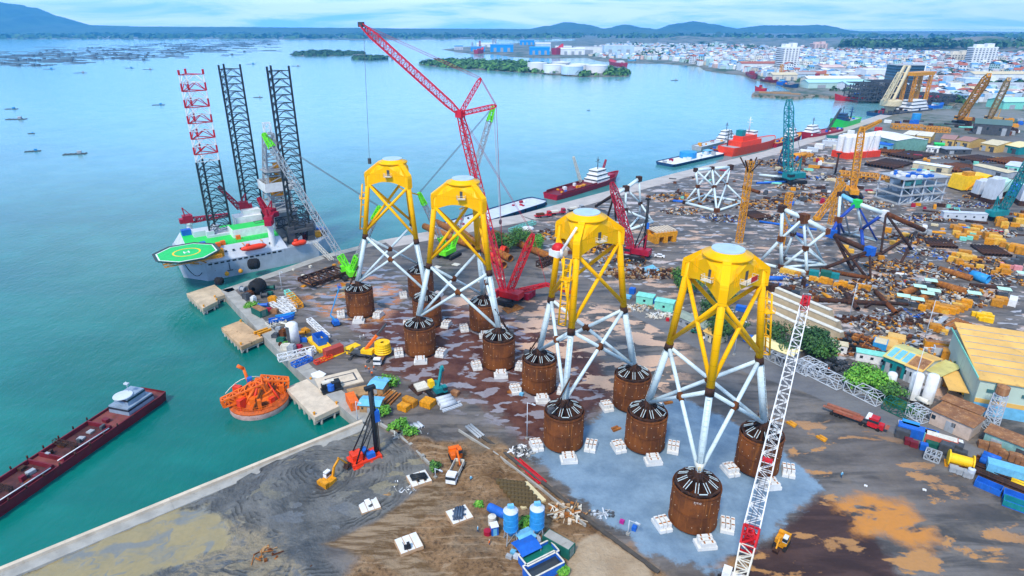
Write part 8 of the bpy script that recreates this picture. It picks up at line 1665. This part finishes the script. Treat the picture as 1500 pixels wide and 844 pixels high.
highrise((1433, 97), 69, 64, 26, PALE[0], 'tallest white slab block on the far town hill', -.05, 7); highrise((1400, 95), 79, 56, 24, PALE[1], 'lower long cream slab block beside the tallest white slab', -.05, 7); highrise((1198, 75), 64, 60, 40, PALE[4], 'small hazy pinkish tower on the horizon behind the town', 0, 4)
t = bigb((1319, 132), 46, 30, 40, paint('navy_glass_block', (.03, .10, .17), .3, .2), ROOFM[2], 'dark blue glass office block behind the crane barge', .0, 'office_block', 'office block', flat=True, bands=9); mb = MB(); mb.box((23.6, 0, 0), (2, 30.4, 44)); part('white_fin', mb, PALE[0], t)
RBL = paint('bright_blue_shed', (.01, .30, .78), .5, .12)
for px, L, W, H, w, r, lab, fl in (((735, 76), 95, 36, 27, RBL, ROOFM[1], 'long bright blue shipyard hall across the bay', False), ((790, 80), 75, 30, 24, RBL, RBL, 'lower bright blue shipyard shed at the water', False), ((795, 75), 65, 30, 30, PALE[2], ROOFM[3], 'pale blue hall behind the low bright blue shed', False), ((700, 75), 60, 36, 15, RBL, ROOFM[1], 'dark blue shed at the end of the shipyard spit', False), ((672, 73), 40, 36, 14, PALE[3], ROOFM[1], 'grey and blue shed at the tip of the shipyard spit', False), ((712, 69), 95, 42, 16, PALE[0], ROOFM[3], 'long pale shed behind the shipyard cranes', False), ((772, 66), 80, 36, 24, RBL, ROOFM[1], 'hazy blue hall behind the shipyard', False), ((825, 72), 75, 36, 10, PALE[1], ROOFM[3], 'low cream shed row behind the red ship', False),
  ((890, 79), 260, 60, 26, PALE[0], ROOFM[2], 'very long white and grey harbour warehouse', True), ((905, 81), 110, 40, 34, PALE[2], ROOFM[3], 'pale blue block in front of the long harbour warehouse', True), ((838, 80), 90, 40, 20, PALE[0], ROOFM[3], 'white shed by the far waterfront', False),
  ((1226, 128), 120, 30, 9, PALE[5], paint('aqua_roof', (.42, .72, .74), .5, .1), 'long shed with an aqua roof on the far yard', False), ((1262, 131), 70, 34, 9, PALE[0], paint('aqua_roof', (.4, .7, .7)), 'broad shed with an aqua roof near the dark module stack', False), ((1215, 122), 100, 30, 9, PALE[1], ROOFM[3], 'pale long shed on the far yard, second row', False), ((1290, 117), 90, 40, 20, PALE[0], ROOFM[3], 'large white hall left of the dark blue office block', True), ((1212, 109), 50, 50, 16, PALE[3], PALE[4], 'round looking grey pink hall behind the far yard', False), ((1262, 114), 80, 30, 12, PALE[0], ROOFM[3], 'white hall between the far yard and office block', True), ((1190, 115), 60, 30, 10, PALE[1], ROOFM[0], 'cream shed with a red roof by the yellow far crane', False), ((1170, 116), 60, 30, 10, PALE[2], ROOFM[2], 'grey roofed shed near the trawlers', False), ((1145, 117), 50, 26, 10, PALE[1], CREAM, 'cream roofed shed at the trawler quay', False), ((1108, 103), 90, 30, 16, PALE[0], ROOFM[0], 'white waterfront house row with red roofs', False),
  ((1457, 121), 110, 30, 16, PALE[0], CREAM, 'long white hall with a cream roof behind the ochre cranes', False), ((1418, 131), 34, 22, 18, PALE[2], ROOFM[3], 'pale blue office building among trees', True), ((1470, 133), 120, 34, 9, PALE[3], ROOFM[2], 'long low grey shed behind the ochre cranes', False), ((1488, 158), 60, 30, 9, MINT, paint('aqua_roof', (.4, .7, .7)), 'mint walled shed at the right of the ochre cranes', False), ((1411, 139), 26, 16, 8, PALE[1], CREAM, 'small cream hall in the trees', False), ((1373, 127), 22, 16, 9, PALE[0], ROOFM[0], 'white house with a dark red roof in the trees', False), ((1300, 124), 40, 20, 8, PALE[0], ROOFM[3], 'white shed behind the dark module stack', False), ((1340, 125), 30, 16, 8, PALE[2], ROOFM[3], 'white roofed shed right of the dark blue office block', False)):
    bigb(px, L, W, H, w, r, lab, 0.05, flat=fl, rh=4)
# dark stacks of tubular modules across the basin
for i, (x, y, L, W, H) in enumerate(((1275, 146, 60, 40, 24), (1300, 146, 60, 40, 27), (1345, 150, 60, 40, 12), (1378, 148, 50, 40, 9))):
    B = at(x, y); t = thing('module_stack', ('dark tubular module stack behind the red and blue ship', 'tallest dark tubular module stack behind the crane barge', 'low dark module stack beside the basin', 'low dark module stack before the trees')[i], 'module stack', B, .05); mb = MB(); q = random.Random(i)
    nx_, nz = 8, max(2, int(H / 6))
    for a in range(nx_ + 1):
        for b in range(3): mb.bar((-L / 2 + a * L / nx_, (b - 1) * W / 2, 0), (-L / 2 + a * L / nx_, (b - 1) * W / 2, H * q.uniform(.75, 1)), .8)
    for k in range(nz + 1):
        for b in range(3): mb.bar((-L / 2, (b - 1) * W / 2, k * H / nz * .95 + .5), (L / 2, (b - 1) * W / 2, k * H / nz * .95 + .5), .7)
        for a in range(nx_ + 1): mb.bar((-L / 2 + a * L / nx_, -W / 2, k * H / nz * .95 + .5), (-L / 2 + a * L / nx_, W / 2, k * H / nz * .95 + .5), .6)
        if k < nz:
            for a in range(nx_): z0_, z1_ = (k, k + 1) if (a + k) % 2 else (k + 1, k); mb.bar((-L / 2 + a * L / nx_, -W / 2, z0_ * H / nz * .95 + .5), (-L / 2 + (a + 1) * L / nx_, -W / 2, z1_ * H / nz * .95 + .5), .6)
    part('frame', mb, DGRY, t); mb = MB()
    for a in range(14): mb.box((q.uniform(-L * .45, L * .45), q.uniform(-W * .45, W * .45), q.randrange(nz) * H / nz + 1), (q.uniform(3, 7), 5, q.uniform(2, 4.5)))
    part('equipment', mb, (DRUST, GRY, CRIM, DBLU)[i], t)
def far_pier():
    mb = MB(); P = [at(x, y, -1) for x, y in ((1101, 138), (1190, 141.5), (1196, 139), (1165, 136), (1104, 134.5))]; mb.prism([(p.x, p.y) for p in P], WZ - 2, -1); return single('harbour_pier', mb, paint('pier_top', (.30, .26, .2), .8, .3, sc=.05), 'low brown harbour pier with piled material across the basin', 'pier')
far_pier(); crates([(1120, 136.5), (1135, 137), (1150, 137.5), (1165, 138.4)], 'low pile of brown material on the harbour pier', WOOD, (22, 9, 3), 'material_pile', 'pile')
for i, (px, top, c) in enumerate((((1143, 114), 95, OCH), ((722, 74), 56, GRY), ((726, 74), 58, GRY), ((703, 75), 60, CRIM), ((1196, 118), 108, CRIM), ((1209, 119), 109, OCH), ((692, 75), 62, GRY))): tower(px, top, 0, 5, c, ('yellow quay crane tower before the tall twin headed block', 'grey shipyard crane mast, taller of the middle pair', 'grey shipyard crane mast, shorter of the middle pair', 'crimson shipyard crane mast above the red ship', 'crimson crane mast on the far yard', 'ochre crane mast on the far yard', 'grey crane mast at the spit')[i], False, 8, .7)
# white storage tanks on the wooded island
for i, (x, y, top, r, m) in enumerate(((787, 103, 92.5, 24, WHT), (812, 106, 95, 26, WHT), (838, 108, 97, 25, PALE[2]), (848, 104.5, 94.5, 24, WHT), (874, 106, 96, 25, WHT), (822, 99, 91.5, 24, PALE[3]))):
    B = at(x, y); h = hgt(B, top); t = thing('storage_tank', ('white island tank, first at the wooded end', 'white island tank standing nearest the water', 'blue grey island tank in the middle', 'white island tank behind the blue grey one', 'white island tank, last towards the town', 'grey island tank at the back')[i], 'tank', B); mb = MB(); mb.smooth = True; mb.lathe([(r, -1), (r, h)], 28); part('shell', mb, m, t); mb = MB(); mb.lathe([(r + .4, h), (r + .3, h + .8), (.01, h + 3)], 28); part('roof', mb, WHT, t)
# houses one by one: the nearest 280, the rest of the roofscape as one mass
def free(P, r=8): return all((P.x - x) ** 2 + (P.y - y) ** 2 > (q + r) ** 2 for x, y, q in BIG)
def intown(x, y): return float(sdist(TOWN, np.array([x]), np.array([y]))[0]) > 0
cnt = 0; tries = 0
while cnt < 280 and tries < 9000:
    tries += 1; x, y = rr.uniform(985, 1505), rr.uniform(90, 134)
    if not intown(x, y): continue
    P = at(x, y)
    if not inland(P, 16) or not free(P, 9): continue
    if 1180 < x < 1310 and y > 112: continue
    BIG.append((P.x, P.y, 5)); m, c, rf = HM[rr.randrange(12)]; o = bpy.data.objects.new('town_house', m); COL.objects.link(o); o.location = P; o.rotation_euler = (0, 0, rr.choice((.1, .12, 1.66, -.5)) + rr.uniform(-.08, .08)); s = rr.uniform(.9, 1.7); o.scale = (s, s, s * rr.uniform(.8, 1.2)); where = 'by the harbour side' if x < 1180 else ('on the town slope' if y < 108 else 'in the green quarter'); tag(o, f'{c} house with a {rf} roof {where} of the far town', 'house', f'{c} {rf} houses {where}'); cnt += 1
def masstown(n, x0, x1, y0, y1, seed, name, label):
    q = random.Random(seed); mb = MB(); c = 0; t_ = 0
    while c < n and t_ < n * 6:
        t_ += 1; x, y = q.uniform(x0, x1), q.uniform(y0, y1)
        if not intown(x, y): continue
        P = at(x, y)
        if not inland(P, 20) or not free(P, 7): continue
        c += 1; mb.cur = q.choice((0, 0, 0, 1, 2, 2, 3, 4, 5)); s = q.uniform(.8, 1.6); h = q.uniform(5, 13) * (1.6 if q.random() < .08 else 1); rz = q.choice((.1, 1.66, -.4)); mb.box((P.x, P.y, -2), (9 * s, 14 * s, h + 2), rz)
        if q.random() < .4: mb.cur = q.choice((6, 7, 8, 9)); mb.gable((P.x, P.y, h + .05), (9 * s, 14 * s), 2.4, rz)
    o = part(name, mb, PALE + ROOFM); o['kind'] = 'stuff'; o['label'] = label
masstown(5200, 830, 1510, 66, 110, 5, 'town_roofscape', 'mass of pale houses of the far town'); masstown(500, 1310, 1510, 108, 150, 6, 'town_roofscape', 'loose houses of the green quarter'); masstown(500, 1030, 1300, 98, 132, 7, 'town_roofscape', 'houses along the harbour shore')
def leafmass(name, label, spots, mats, seed):
    q = random.Random(seed); mb = MB()
    for (X, Y, Z0, r, h, n) in spots:
        for i in range(n):
            d = Vector((q.gauss(0, 1), q.gauss(0, 1), abs(q.gauss(0, 1)))).normalized(); k = q.uniform(.6, 1.05); p = Vector((X + d.x * r * k, Y + d.y * r * k, Z0 + d.z * h * k)); nn = (d + Vector((q.uniform(-.5, .5), q.uniform(-.5, .5), q.uniform(0, .7)))).normalized(); u = nn.orthogonal().normalized(); w = nn.cross(u); s = r * q.uniform(.22, .42); mb.cur = q.choice((0, 0, 1, 2)); mb.add([p + u * s, p + w * s * .8, p - u * s, p - w * s * .8], [(0, 1, 2, 3)])
    o = part(name, mb, mats); o['kind'] = 'stuff'; o['label'] = label
spots = []; q = random.Random(8)
for i in range(1700):
    x, y = q.uniform(830, 1510), 66 + 84 * q.random() ** 1.3
    if not intown(x, y): continue
    P = at(x, y)
    if inland(P, 12) and free(P, -4): r = q.uniform(4, 9) * (1 + P.y / 2500); spots.append((P.x, P.y, 0, r, r * .9, 20))
for x0, x1, y, n in ((1175, 1290, 106, 60), (1340, 1400, 128, 70), (1400, 1440, 137, 40), (1440, 1505, 128, 50), (1385, 1420, 148, 20), (1460, 1500, 96, 50), (930, 985, 83, 40), (1030, 1120, 73, 60), (1390, 1470, 112, 40), (1345, 1400, 118, 40)):
    for i in range(n):
        P = at(q.uniform(x0, x1), y + q.uniform(-2.2, 2.2))
        if inland(P, 8): r = q.uniform(5, 10) * (1 + P.y / 3000); spots.append((P.x, P.y, 0, r, r, 22))
leafmass('town_greenery', 'green trees scattered through the far town', spots, LEAFS[2], 3)
for k, (isl, x0, x1, ya, yb, n) in enumerate(((ISL[0], 424, 541, 74.5, 81.5, 260), (ISL[1], 512, 573, 82.5, 87, 140), (ISL[2], 608, 925, 89, 111, 520))):
    spots = []; t_ = 0
    while len(spots) < n and t_ < n * 12:
        t_ += 1; P = at(q.uniform(x0, x1), q.uniform(ya, yb))
        if float(sdist(isl, np.array([P.x]), np.array([P.y]))[0]) < 7: continue
        pxx = pix((P.x, P.y, 0))[0]
        if k == 2 and 778 < pxx < 890 and q.random() < .93: continue
        r = q.uniform(7, 13) * (1 + P.y / 6000); spots.append((P.x, P.y, -1, r, r * q.uniform(.7, 1.1) * (.8 if k == 2 else .5), 22))
    leafmass('island_woods', ('green woods covering the long far island', 'green woods covering the small far island', 'green woods covering the island with white tanks')[k], spots, LEAFS[0] if k == 2 else LEAFS[2], 20 + k)
spots = []
for i in range(900):
    x = q.uniform(-100, 1600); P = at(x, q.uniform(50.5, 56.8) if x < 640 else q.uniform(52, 60)); 
    if float(sdist(FARLAND, np.array([P.x]), np.array([P.y]))[0]) > 10: r = q.uniform(25, 60); spots.append((P.x, P.y, 0, r * 1.6, r * .5, 8))
for i in range(500): P = at(q.uniform(1240, 1560), q.uniform(68, 76)); r = q.uniform(18, 40); spots.append((P.x, P.y, 22, r, r * .6, 12))
leafmass('far_woods', 'wooded far shore and ridge behind the town', spots, LEAFS[2], 30)
# fish rafts and small boats on the open water
RAFT = paint('raft_timber', (.10, .12, .13), .8, .3)
mb = MB(); q = random.Random(12)
for i in range(420):
    x = q.uniform(-20, 400); yc = 94 - (x - 0) * .062; y = min(97, max(60, q.gauss(yc - 6, 6)))
    P = at(x, y, WZ); L = q.uniform(20, 90) * (P.y / 2500); mb.box((P.x, P.y, WZ - .1), (L, q.uniform(8, 26) * (P.y / 2500), 1.0), q.uniform(-.15, .15))
    if q.random() < .3: mb.box((P.x, P.y, WZ + .95), (8, 6, 4))
o = part('fish_rafts', mb, RAFT); o['kind'] = 'stuff'; o['label'] = 'mass of low fish farming rafts on the far water'
for i, (x, y, L) in enumerate(((17, 160, 16), (24, 175, 22), (232, 154, 16), (110, 226, 18), (48, 222, 12), (378, 143, 14), (368, 94, 26), (217, 102, 24), (72, 101.5, 26), (118, 107, 26), (190, 100, 22), (434, 97, 24), (46, 196, 6), (988, 118, 16), (1003, 98, 18), (904, 117.5, 10), (862, 162, 4), (1478, 1, 0))):
    if not L: continue
    B = at(x, y, WZ); t = thing('fishing_raft', f'small dark {("raft", "barge raft", "net raft", "brush raft")[i % 4]} floating {("off the far shore by the left frame edge", "in front of the first raft by the left frame edge", "alone on open water beside the striped rig leg", "on calm water under the fish rafts", "low in open water at the left", "between the two dark rig legs", "above the dark rig legs", "before the raft field middle", "at the near edge of the raft field", "second at the near edge of the raft field", "third at the near edge of the raft field", "near the long far island", "tiny in open water at the left", "in the channel before the town", "close to the town shore", "off the tank island tip", "as a buoy in the middle channel")[i]}', 'raft', B, .1 * (i % 5)); mb = MB()
    for k in (-1, 0, 1): mb.box((0, k * L * .12, WZ * 0 - .05), (L, L * .05, .5))
    for k in (-2, -1, 0, 1, 2): mb.box((k * L * .22, 0, .46), (L * .04, L * .34, .25))
    part('raft_frame', mb, RAFT, t); mb = MB(); mb.box((L * .2, 0, .72), (L * .16, L * .14, L * .09)); mb.gable((L * .2, 0, .72 + L * .09), (L * .16, L * .14), L * .03, over=.2, th=.1); part('hut', mb, GRY if i % 2 else SBLU, t)
